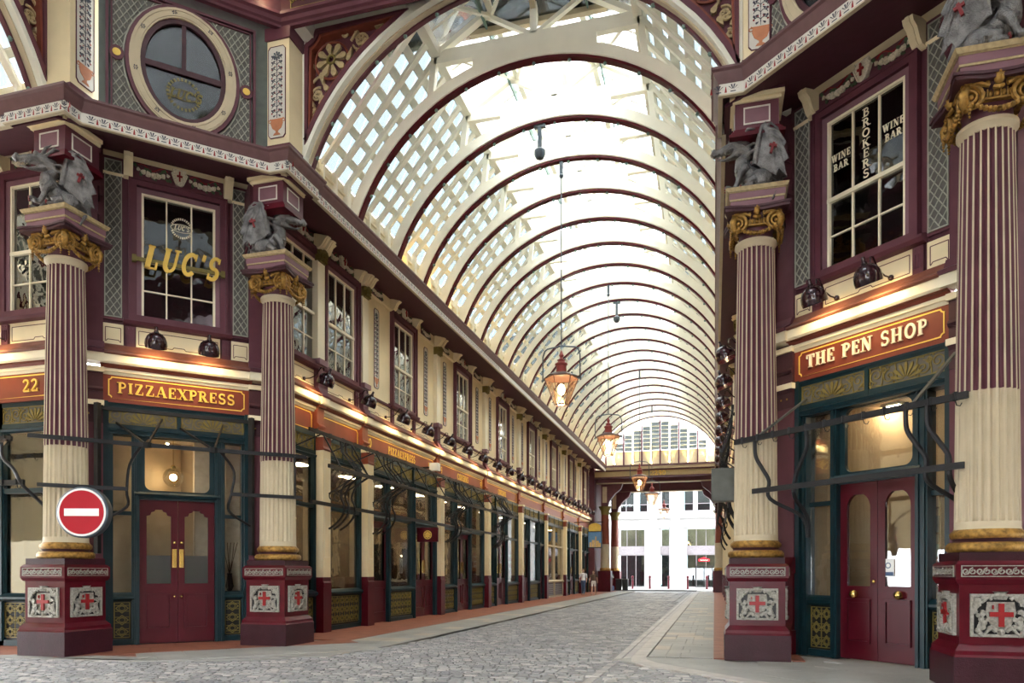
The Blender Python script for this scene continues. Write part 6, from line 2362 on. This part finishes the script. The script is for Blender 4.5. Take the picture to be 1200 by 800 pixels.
for s in (-1, 1):
    for y in (YE + 1.6, YE + 7.6):
        t = thing('portal_column', 'cream and maroon column of the far portal, %s side, %s' % ('left' if s < 0 else 'right', 'nearer' if y < YE + 4 else 'street end'), 'column', (XC + s * 4.55, y, 0), 0, 'columns of the far portal')
        part('pcb', 'pedestal', lambda b: sq(b, .52, 0, 1.7), 'maroon', t)
        part('pct', 'torus', lambda b: b.lathe([(.45, 1.7), (.47, 1.8), (.4, 1.95)], 16), 'gold', t)
        part('pcs', 'lower_shaft', lambda b: b.lathe([(.38, 1.9), (.36, 3.9)], 16), 'cream_stone', t, None, 40)
        part('pcu', 'upper_shaft', lambda b: b.lathe([(.36, 3.9), (.31, 6.3)], 16), 'brick_red', t, None, 40)
        part('pcc', 'capital', lambda b: b.lathe([(.31, 6.3), (.36, 6.5), (.34, 6.6), (.5, 6.9), (.55, 7.0)], 16), 'gold_dull', t, None, 40)
        r = struct('wall_bracket', (XC + s * 4.55, y, 0))
        Pp = [(-.3, 7.0), (.25, 7.0), (.35, 7.4), (.8, 8.0), (1.3, 8.4), (1.45, 8.82), (-.3, 8.82)]
        if s > 0:
            Pp = [(-x, z) for x, z in reversed(Pp)]
        b = MB(); b.xz(Pp, -.25, .25); b.build('bracket', 'plum', r)
        b = MB(); b.box(-.18, .18, -.27, -.24, 7.3, 8.6) if s < 0 else b.box(-.18, .18, -.27, -.24, 7.3, 8.6); b.build('raised_panel', 'cream_stone', r)
    r = struct('wall_portal' if s < 0 else 'wall_portal_right')
    b = MB(); x0, x1 = sorted((XC + s * 5.2, XC + s * 9)); b.box(x0, x1, YE, YE + 8.4, 0, 10); b.build('side_wall', 'plum', r)

# white building across the street
Yb = 80.0
B = struct('wall_street')
b = MB()
b.box(-30, 24, Yb, Yb + .6, 6.4, 8.2); b.box(-30, 24, Yb, Yb + .6, 10.6, 24)
for x0, x1 in ((-7.3, -5.65), (-4.65, -2.85), (.15, 24), (-30, -10.2)):
    b.box(x0, x1, Yb, Yb + .6, 0, 6.4)
for x0, x1 in ((-30, -10.2), (-8.45, -8.05), (-7.0, -5.65), (-4.65, -3.15), (-2.15, -1.75), (-.4, 24)):
    b.box(x0, x1, Yb, Yb + .6, 8.2, 10.6)
b.build('stone_front', 'portland', B)
b = MB(); b.box(-30, 24, Yb - .18, Yb, 7.45, 7.62); b.box(-30, 24, Yb - .1, Yb, 6.4, 6.55); b.box(-30, 24, Yb - .08, Yb, 8.1, 8.2)
for x0, x1 in ((-6.75, -5.95), (-4.5, -3.55)):
    b.box(x0, x1, Yb - .12, Yb, 0, 7.45)
b.build('stone_bands', 'portland', B)
for x0, x1, z0, z1 in ((-10.2, -8.45, 8.2, 10.6), (-8.05, -7.0, 8.2, 10.6), (-5.65, -4.65, 8.2, 10.6), (-3.15, -2.15, 8.2, 10.6), (-1.75, -.4, 8.2, 10.6), (-10.2, -7.3, 4.4, 6.4), (-5.65, -4.65, 4.4, 6.4), (-2.85, .15, 4.4, 6.4), (-10.2, -7.3, 0, 3.5), (-5.65, -4.65, 0, 3.5), (-2.85, .15, 0, 3.5)):
    w = struct(num('window'))
    b = MB(); b.frame(x0, x1, z0, z1, .06, Yb + .2, Yb + .3)
    if x1 - x0 > 1.5:
        n = 2 if z0 > 7 else 3
        for k in range(1, n):
            xx = x0 + (x1 - x0) * k / n
            b.box(xx - .035, xx + .035, Yb + .2, Yb + .3, z0, z1)
    if z0 > 7:
        b.box(x0, x1, Yb + .2, Yb + .3, z0 + .75, z0 + .83)
    b.build('frame', 'shutter_grey', w)
    b = MB(); b.box(x0, x1, Yb + .24, Yb + .25, z0, z1); b.build('pane', 'glass_office', w)
    b = MB(); b.box(x0, x1, Yb + 2.4, Yb + 2.5, z0, z1); b.build('room_back', 'room_warm' if z0 > 4 and z0 < 7 else 'room_dark', w)
    if z0 == 4.4:
        b = MB(); b.box(x0, x1, Yb + .15, Yb + .3, 3.5, 4.4); b.build('spandrel', 'shutter_grey', w)
t = thing('shop_sign', 'small glowing red and gold sign over the far shop door across the street', 'sign', (-1.05, Yb + .1, 2.75), 0)
b = MB(); b.xz([(-.55, 0), (.55, 0), (.6, .25), (.3, .35), (0, .5), (-.35, .35), (-.6, .25)], -.05, .05); b.build('board', 'sign_scarlet', t)
b = MB(); b.tube([(-.42 + .084 * i, -.06, .15 + .04 * math.sin(i * 2.1)) for i in range(11)], .03, 5); b.build('script', 'cream_pale', t)
d = struct(num('door'))
b = MB(); b.frame(-1.95, -.15, 0, 2.3, .08, Yb + .1, Yb + .3); b.box(-1.1, -1.0, Yb + .1, Yb + .3, 0, 2.3); b.build('door_frame', 'black', d)
b = MB(); b.box(-30, 30, YE + 8.6, Yb, -.02, .0) ; b.build('street_paving', 'flagstone', floor)
r = struct('wall_street_near'); b = MB(); b.box(-45, 40, YE + 8.0, YE + 8.5, 10.4, 24); b.box(-45, XC - 8.9, YE + 8.0, YE + 8.5, 0, 10.4); b.box(XC + 8.9, 40, YE + 8.0, YE + 8.5, 0, 10.4); b.build('street_wall', 'portland', r)
# bollards
for i, (x, y) in enumerate(((-5.94, 70.4), (-4.2, 70.7), (-2.42, 70.6), (-.66, 70.4), (-7.55, 70.2))):
    t = thing('bollard', 'dark red street bollard beyond the portal, %s' % ('leftmost, beside the bins' if x < -7 else '%s of the four before the white building' % ORD[i]), 'bollard', (x, y, 0), 0, 'bollards beyond the portal')
    part('bol', 'post', lambda b: b.lathe([(.14, 0), (.13, .1), (.10, .15), (.09, 1.05), (.12, 1.1), (.12, 1.2), (.05, 1.28)], 10), 'maroon', t, None, 40)
    part('bolb', 'collar', lambda b: b.lathe([(.11, .85), (.13, .9), (.11, .95)], 10), 'plum_dark', t)
# bins and flower tubs by the portal
for i, (x, y, lab) in enumerate(((-7.55, 64.2, 'black square bin by the far portal, right one'), (-8.1, 64.2, 'black square bin by the far portal, left one'))):
    t = thing('litter_bin', lab, 'bin', (x, y, 0), 0, 'bins by the far portal')
    part('binb', 'bin_body', lambda b: sq(b, .22, 0, .95, .26), 'bin_black', t)
    part('binl', 'bin_lid', lambda b: sq(b, .28, .95, 1.02), 'metal_grey', t)
t = thing('flower_tub', 'red flower tub with pale blossoms left of the black bins', 'planter', (-8.85, 63.3, 0), 0)
b = MB(); b.lathe([(.25, 0), (.34, .9), (.36, .95), (.3, .9)], 12); b.build('tub', 'brick_red', t)
b = MB(); random.seed(3)
for i in range(40):
    b.ball((random.uniform(-.35, .35), random.uniform(-.3, .3), 1.0 + random.uniform(0, .35)), .07, 5)
b.build('foliage', 'leaf_green', t)
b = MB()
for i in range(25):
    b.ball((random.uniform(-.38, .38), random.uniform(-.33, .2), 1.05 + random.uniform(0, .4)), .05, 5)
b.build('blossoms', 'paint_white', t)
for i, (x, h_, m_) in enumerate(((-9.0, .55, 'sign_white'), (-8.5, .45, 'denim'))):
    t = tag(MB().lathe([(.16, 0), (.2, .25), (.14, h_ * .9), (.05, h_)], 8).build('rubbish_sack', m_, None, 40, (x, 62.6, 0)), ('white' if i == 0 else 'blue') + ' rubbish sack on the pavement by the far left column', 'bag', 'sacks by the far column')


# ---------------------------------------------------------------- the two walkers
def person_mesh(b, long_legs=True, hgt=1.72, stride=.22, arms=(.25, -.25)):
    k = hgt / 1.72
    S = lambda p: (p[0] * k, p[1] * k, p[2] * k)
    T_ = lambda pts, r, n=10: b.tube([S(p) for p in pts], [x * k for x in r], n)
    for s, st in ((-1, stride), (1, -stride)):
        T_([(s * .09, 0, .92), (s * .10, st * .5 - .03, .50), (s * .10, st - (0.06 if st < 0 else .0), .10)], [.095, .062, .042])
        T_([(s * .10, st - .08, .045), (s * .11, st + .15, .035)], [.045, .035], 8)
    T_([(0, 0, .86), (0, 0, 1.0), (0, 0, 1.12), (0, .0, 1.28), (0, 0, 1.42), (0, 0, 1.47)], [.15, .155, .135, .155, .15, .07], 12)
    for s, st in ((-1, arms[0]), (1, arms[1])):
        T_([(s * .15, 0, 1.41), (s * .21, 0, 1.38), (s * .25, st * .3, 1.13), (s * .26, st, .93)], [.06, .058, .044, .033], 8)
        T_([(s * .26, st, .93), (s * .26, st + .03, .86)], [.036, .03], 6)
        for d in range(4):
            T_([(s * .26, st + .01 + .018 * d, .87), (s * .255, st + .02 + .018 * d, .79 + .008 * abs(d - 1.5))], [.012, .009], 5)
        T_([(s * .245, st, .90), (s * .22, st + .04, .85)], [.014, .010], 5)
    T_([(0, 0, 1.44), (0, .01, 1.54)], [.06, .055], 8)
    b.ball(S((0, .01, 1.62)), .10 * k, 12, .82, 1.0, 1.2)
    b.ball(S((0, .115, 1.61)), .016 * k, 6); T_([(0, .108, 1.64), (0, .122, 1.60)], [.01, .016], 6)
    for s in (-1, 1):
        b.ball(S((s * .085, .0, 1.62)), .022 * k, 6, .5, 1, 1.3)


def person(nm, label, loc, rz, hgt, mats, zsplit, hair_long, stride, arms):
    """mats: skin, top, bottom, shoe; faces take their cloth by height"""
    t = thing(nm, label, 'person', loc, rz, 'walkers in the arcade')
    me = solid(lambda b: person_mesh(b, True, hgt, stride, arms), .016, 'body', mats, 2)
    k = hgt / 1.72
    for p in me.polygons:
        c = p.center
        z = c.z / k
        x = abs(c.x) / k
        if z < .085:
            p.material_index = 3
        elif z < zsplit[0]:
            p.material_index = 0
        elif z < zsplit[1] and x < .22:
            p.material_index = 2
        elif z < 1.47 and not (x > .2 and z < zsplit[2]):
            p.material_index = 1
        else:
            p.material_index = 0
    link('body', me, t)
    b = MB()
    b.ball((0, -.012 * k, 1.655 * k), .105 * k, 12, .92, 1.02, 1.08)
    if hair_long:
        b.tube([(0, -.07 * k, 1.68 * k), (0, -.10 * k, 1.55 * k), (0, -.10 * k, 1.40 * k)], [.09 * k, .085 * k, .03 * k], 10)
    hr = MB(); hr.v = b.v; hr.f = b.f
    hr.build('hair', 'hair_brown', t, 60)
    b = MB()
    for s in (-1, 1):
        b.ball((s * .035 * k, .098 * k, 1.635 * k), .011 * k, 6)
    b.build('eyes', 'black', t)
    b = MB(); b.tube([(-.025 * k, .103 * k, 1.57 * k), (0, .108 * k, 1.567 * k), (.025 * k, .103 * k, 1.57 * k)], .006 * k, 5); b.build('mouth', 'terracotta_paint', t)
    return t


person('person', 'person in a white shirt and blue jeans walking on the left pavement', (-8.72, 49.6, 0), PI, 1.78, ['skin', 'shirt_white', 'denim', 'shoe'], (.09, .98, 1.15), False, .24, (.2, -.2))
person('person', 'person in a tan top and white shorts walking beside the one in jeans', (-8.05, 49.9, 0), PI, 1.68, ['skin', 'shirt_tan', 'shorts_white', 'shoe'], (.62, 1.0, 1.25), True, -.2, (-.2, .2))

# ---------------------------------------------------------------- rooms behind the shop glass
def room(nm, f, s0, s1, depth, back, ceil_z=4.55, y0=.35):
    r = struct(nm, f[0], f[1])
    b = MB(); b.box(s0, s1, y0 + depth, y0 + depth + .1, 0, ceil_z); b.box(s0 - .1, s0, y0, y0 + depth, 0, ceil_z); b.box(s1, s1 + .1, y0, y0 + depth, 0, ceil_z); b.build('back_wall', back, r)
    b = MB(); b.box(s0, s1, y0, y0 + depth, ceil_z, ceil_z + .1); b.build('shop_ceiling', 'curtain', r)
    b = MB(); b.box(s0, s1, y0, y0 + depth, -.05, .01); b.build('shop_floor', 'room_dark', r)
    return r


def strip_light(f, s, y, z=4.5, w=.25, L=.6, label='', e=1):
    P = fr_matrix(f) @ Vector((s, y, z))
    t = thing('ceiling_lamp', label, 'lamp', tuple(P), f[1], 'ceiling lamps inside the shops')
    part('cl%.1f' % L, 'lamp_panel', lambda b: b.box(-L / 2, L / 2, -w / 2, w / 2, -.02, .0), 'lamp_strip', t)
    part('clb%.1f' % L, 'lamp_body', lambda b: b.box(-L / 2 - .03, L / 2 + .03, -w / 2 - .03, w / 2 + .03, 0, .05), 'paint_white', t)


rl = room('wall_inside_left', F_LC, -1.5, 1.7, 2.6, 'room_warm')
b = MB(); b.box(-.62, .3, 2.0, 2.6, 1.95, 2.1); b.box(-1.4, 1.5, 2.3, 2.7, 0, 1.15); b.build('counter', 'room_dark', rl)
b = MB(); b.box(.5, .95, 1.0, 1.3, 0, 4.5); b.box(-1.2, -.98, .9, 1.0, 0, 4.5); b.box(1.15, 1.45, .8, .9, 0, 4.5); b.build('curtain_post', 'curtain', rl)
b = MB(); b.box(-.9, .4, 2.85, 2.94, 2.2, 4.3); b.build('dark_panel', 'room_dark', rl)  # flat dark panel standing against the back wall
strip_light(F_LC, -.3, 1.6, 4.5, label="warm ceiling lamp inside the shop behind the left double doors")
P = fr_matrix(F_LC) @ Vector((.06, .95, 3.66))
t = thing('globe_pendant', 'round glass globe pendant glowing above the left double doors', 'lamp', tuple(P), 0)
b = MB(); b.ball((0, 0, 0), .22, 20); b.build('globe', 'glass_lamp', t, 60)
b = MB(); b.ball((0, 0, 0), .075, 10); b.build('bulb', 'bulb_globe', t, 60)
b = MB(); b.tube([(0, 0, .22), (0, 0, .88)], .008, 5); b.lathe([(.05, .2), (.05, .25), (.02, .28)], 8); b.build('cord', 'brass', t)
P = fr_matrix(F_LC) @ Vector((1.2, .57, 1.102))
t = thing('tall_vase', 'dark vase with upright twigs in the right side light of the left shop', 'vase', tuple(P), 0)
b = MB(); b.lathe([(.05, 0), (.09, .1), (.05, .35), (.06, .4)], 10); b.build('vase', 'black', t, 40)
b = MB()
for k in range(5):
    b.tube([(0, 0, .35), (.06 * (k - 2), .03 * (k % 2), .8), (.09 * (k - 2) + .03, 0, 1.1)], .008, 4)
b.build('twigs', 'hair_brown', t)
b = MB(); b.box(1.0, 1.45, .4, .75, 0, 1.1); b.build('vase_stand', 'black', rl)
rr = room('wall_inside_right', F_RC, -2.0, .95, 2.4, 'room_warm')
sh = thing('shelf_unit', 'wooden shelves of pens and boxes seen through the right doors', 'shelf', tuple(fr_matrix(F_RC) @ Vector((-.9, 1.9, 0))), F_RC[1])
b = MB()
for z in (.4, .85, 1.3, 1.75, 2.2, 2.65):
    b.box(-.9, .6, -.15, .15, z, z + .03)
b.box(-.93, -.9, -.15, .15, 0, 2.9); b.box(.6, .63, -.15, .15, 0, 2.9); b.build('shelves', 'hair_brown', sh)
random.seed(11)
for j, z in enumerate((.43, .88, 1.33, 1.78, 2.23)):
    for i in range(5):
        P = fr_matrix(F_RC) @ Vector((-.9 - .7 + i * .3, 1.87, z + .002))
        bx = MB(); hh = random.uniform(.15, .34); bx.box(-.08, .08, -.06, .06, 0, hh)
        cn, cm = random.choice([('red', 'sign_scarlet'), ('gold', 'gold_paint'), ('blue', 'denim'), ('cream', 'curtain'), ('grey', 'zinc'), ('green', 'sage')])
        o = bx.build('gift_box', cm, None, 0, tuple(P))
        o.rotation_euler = (0, 0, F_RC[1])
        tag(o, '%s box, %s from the left on the %s shelf up behind the right shop doors' % (cn, ORD[i], ORD[j]), 'box', 'boxes on the shelves of the right shop')
strip_light(F_RC, -.8, 1.2, 4.5, .16, .3, label='warm ceiling lamp inside the shop behind the right double doors')
P = fr_matrix(F_RC) @ Vector((-.24, .19, 1.44))
nt_ = MB(); nt_.box(-.10, .10, -.006, 0, 0, .30); o = nt_.build('door_notice', 'sign_white', None, 0, tuple(P)); o.rotation_euler = (0, 0, F_RC[1]); tag(o, 'small white notice with a blue foot stuck inside the right brass-knobbed door', 'notice')
nb = MB(); nb.box(-.09, .09, -.009, -.006, .02, .08); nb.ringxz(ell(0, .19, .05, .05, 16), ell(0, .19, .035, .035, 16), -.009, -.006); nb.build('blue_print', 'denim', o)
room('wall_inside_arcade_left', F_LA, 14.7, 58, 3.2, 'room_warm', 4.6)
room('wall_inside_arcade_right', F_RA, -58, -14.7, 3.2, 'room_warm', 4.6)
room('wall_inside_west', F_WA, -17, -12.3, 2.5, 'room_warm', 4.6)
t = thing('bare_bulb', 'small glowing bulb at the very top above the left flower pier', 'lamp', (-9.03, 13.2, 13.62), 0)
b = MB(); b.ball((0, 0, 0), .09, 10); b.build('bulb', 'bulb_warm', t, 60)
b = MB(); b.tube([(0, 0, .08), (0, .1, .2), (0, .35, .22)], .02, 5); b.build('holder', 'iron', t)
strip_light(F_WA, -13.6, 1.4, 4.5, label='warm ceiling lamp inside the number 22 shop')
for i, s in enumerate((15.5, 17.7, 20.6, 23.2, 26, 28.5, 31.5, 34.5, 38, 42, 46, 50, 55)):
    strip_light(F_LA, s, 1.3, 4.52, .3, .8, 'warm ceiling lamp in the left arcade shops, %s from the corner column' % ORD[i])
    if i % 2:
        strip_light(F_RA, -s, 1.3, 4.52, .3, .8, 'warm ceiling lamp in the right arcade shops, %s from the corner' % ORD[i // 2])
# shop fittings and window posters down the left arcade
random.seed(5)
gi = struct('wall_inside_fittings', F_LA[0], F_LA[1])
b = MB(); c_ = MB(); d_ = MB()
for i in range(34):
    s = 15 + i * 1.25
    h_ = random.uniform(.9, 2.6)
    random.choice((b, c_, d_)).box(s, s + random.uniform(.3, .8), 1.2 + random.random(), 2.6, 0, h_)
b.build('display', 'room_dark', gi); c_.build('display', 'curtain', gi); d_.build('display', 'hair_brown', gi)
for i, (s, z, w, h_, m_, lab) in enumerate(((29.6, 1.6, .5, .8, 'sign_scarlet', 'upper red poster in a shop window of the left arcade'), (29.6, .95 + .15, .5, .4, 'sign_white', 'white card under the red poster in the left arcade window'), (35.2, 1.4, .8, 1.3, 'sign_scarlet', 'tall red and white poster in a farther left arcade window'), (26.9, 1.2, .35, .35, 'sign_white', 'white notice on the first pair of doors past the rack'))):
    P = fr_matrix(F_LA) @ Vector((s, .14, z))
    o = MB().box(-w / 2, w / 2, -.01, 0, 0, h_).build('window_poster', m_, None, 0, tuple(P)); o.rotation_euler = (0, 0, F_LA[1]); tag(o, lab, 'poster')
    bb = MB()
    for k in range(3):
        bb.box(-w * .4, w * .4, -.015, -.01, h_ * (.2 + .25 * k), h_ * (.3 + .25 * k))
    bb.build('printed_bands', 'sign_white' if m_ != 'sign_white' else 'sign_scarlet', o)
t = thing('menu_case', 'lit menu card in the window between the two doors of the left arcade', 'menu', tuple(fr_matrix(F_LA) @ Vector((21.9, .12, 1.5))), F_LA[1])
b = MB(); b.box(-.13, .13, -.02, 0, 0, .5); b.build('card', 'sign_white', t)
b = MB(); b.ball((0, -.03, .56), .03, 8); b.build('lamp', 'bulb_warm', t)

# ---------------------------------------------------------------- rest of the crossing, out of view
for k_ in (0, 1):
    r = struct('wall_south_' + ('right' if k_ else 'left'))
    for nm, z0, z1, mm in (('lower_wall', 0, 6.2, 'cream_stone'), ('upper_wall', 6.2, 14.6, 'plum')):
        b = MB(); b.xy([(-30, .3), (-12.2, .3), (-10, -1.9), (-10, -12), (-11, -12), (-11, -2.4), (-12.7, -.7), (-30, -.7)], z0, z1)
        (mir(b) if k_ else b).build(nm, mm, r)
r = struct('wall_east', (0, 0, 0))
b = MB(); b.box(3.55, 4.75, 11.84, 12.1, 0, 10.2); b.box(8.8, 26, 11.84, 12.1, 0, 10.2); b.build('wall', 'plum', r)
F_EA = ((0, 11.84, 0), 0)
W = struct('wall_east_shop', F_EA[0], 0)
upper_bay(W, F_EA, 4.7, 8.85, 6.75, 0, False)
fascia(W, 4.7, 8.85); gilt_line(W, 4.85, 8.7)
shop_window(F_EA, 4.75, 6.75, .08, friezes=2); shop_window(F_EA, 6.75, 8.8, .08, friezes=2)
room('wall_inside_east', F_EA, 4.75, 8.8, 2.5, 'room_warm', 4.6)
b = MB(); b.box(4.1, 4.7, 11.7, 11.9, 1.5, 9.4); b.build('pilaster', 'plum_light', r)
lid = struct('ceiling_crossing')
b = MB(); A = [(XC + 12 * math.cos(2 * PI * (i + .5) / 8), 6 + 12 * math.sin(2 * PI * (i + .5) / 8)) for i in range(8)]
Bq = [(XC + 3.2 * math.cos(2 * PI * (i + .5) / 8), 6 + 3.2 * math.sin(2 * PI * (i + .5) / 8)) for i in range(8)]
pn, rb_ = MB(), MB()
for i in range(8):
    a0, a1, c0, c1 = Vector((*A[i], 14.9)), Vector((*A[(i + 1) % 8], 14.9)), Vector((*Bq[i], 17.5)), Vector((*Bq[(i + 1) % 8], 17.5))
    for j in range(4):
        p0, p1, p2, p3 = a0.lerp(a1, j / 4), a0.lerp(a1, (j + 1) / 4), c0.lerp(c1, (j + 1) / 4), c0.lerp(c1, j / 4)
        KB = MB(); up_ = Vector((0, 0, .012)); KB.add([p0, p1, p2, p3, p0 + up_, p1 + up_, p2 + up_, p3 + up_], [(0, 1, 2, 3), (7, 6, 5, 4), (0, 4, 5, 1), (1, 5, 6, 2), (2, 6, 7, 3), (3, 7, 4, 0)])
        KB.build('dome_pane', 'glass_dome', lid)
        rb_.bar(p0, p3, .22 if j == 0 else .12, .3)
    for k in (.0, .33, .66, 1.0):
        rb_.bar(a0.lerp(c0, k), a1.lerp(c1, k), .15, .2)
rb_.build('dome_ribs', 'cream_stone', lid)
b = MB(); b.xy(Bq, 17.5, 17.52); b.build('dome_glazing', 'glass_roof', lid)
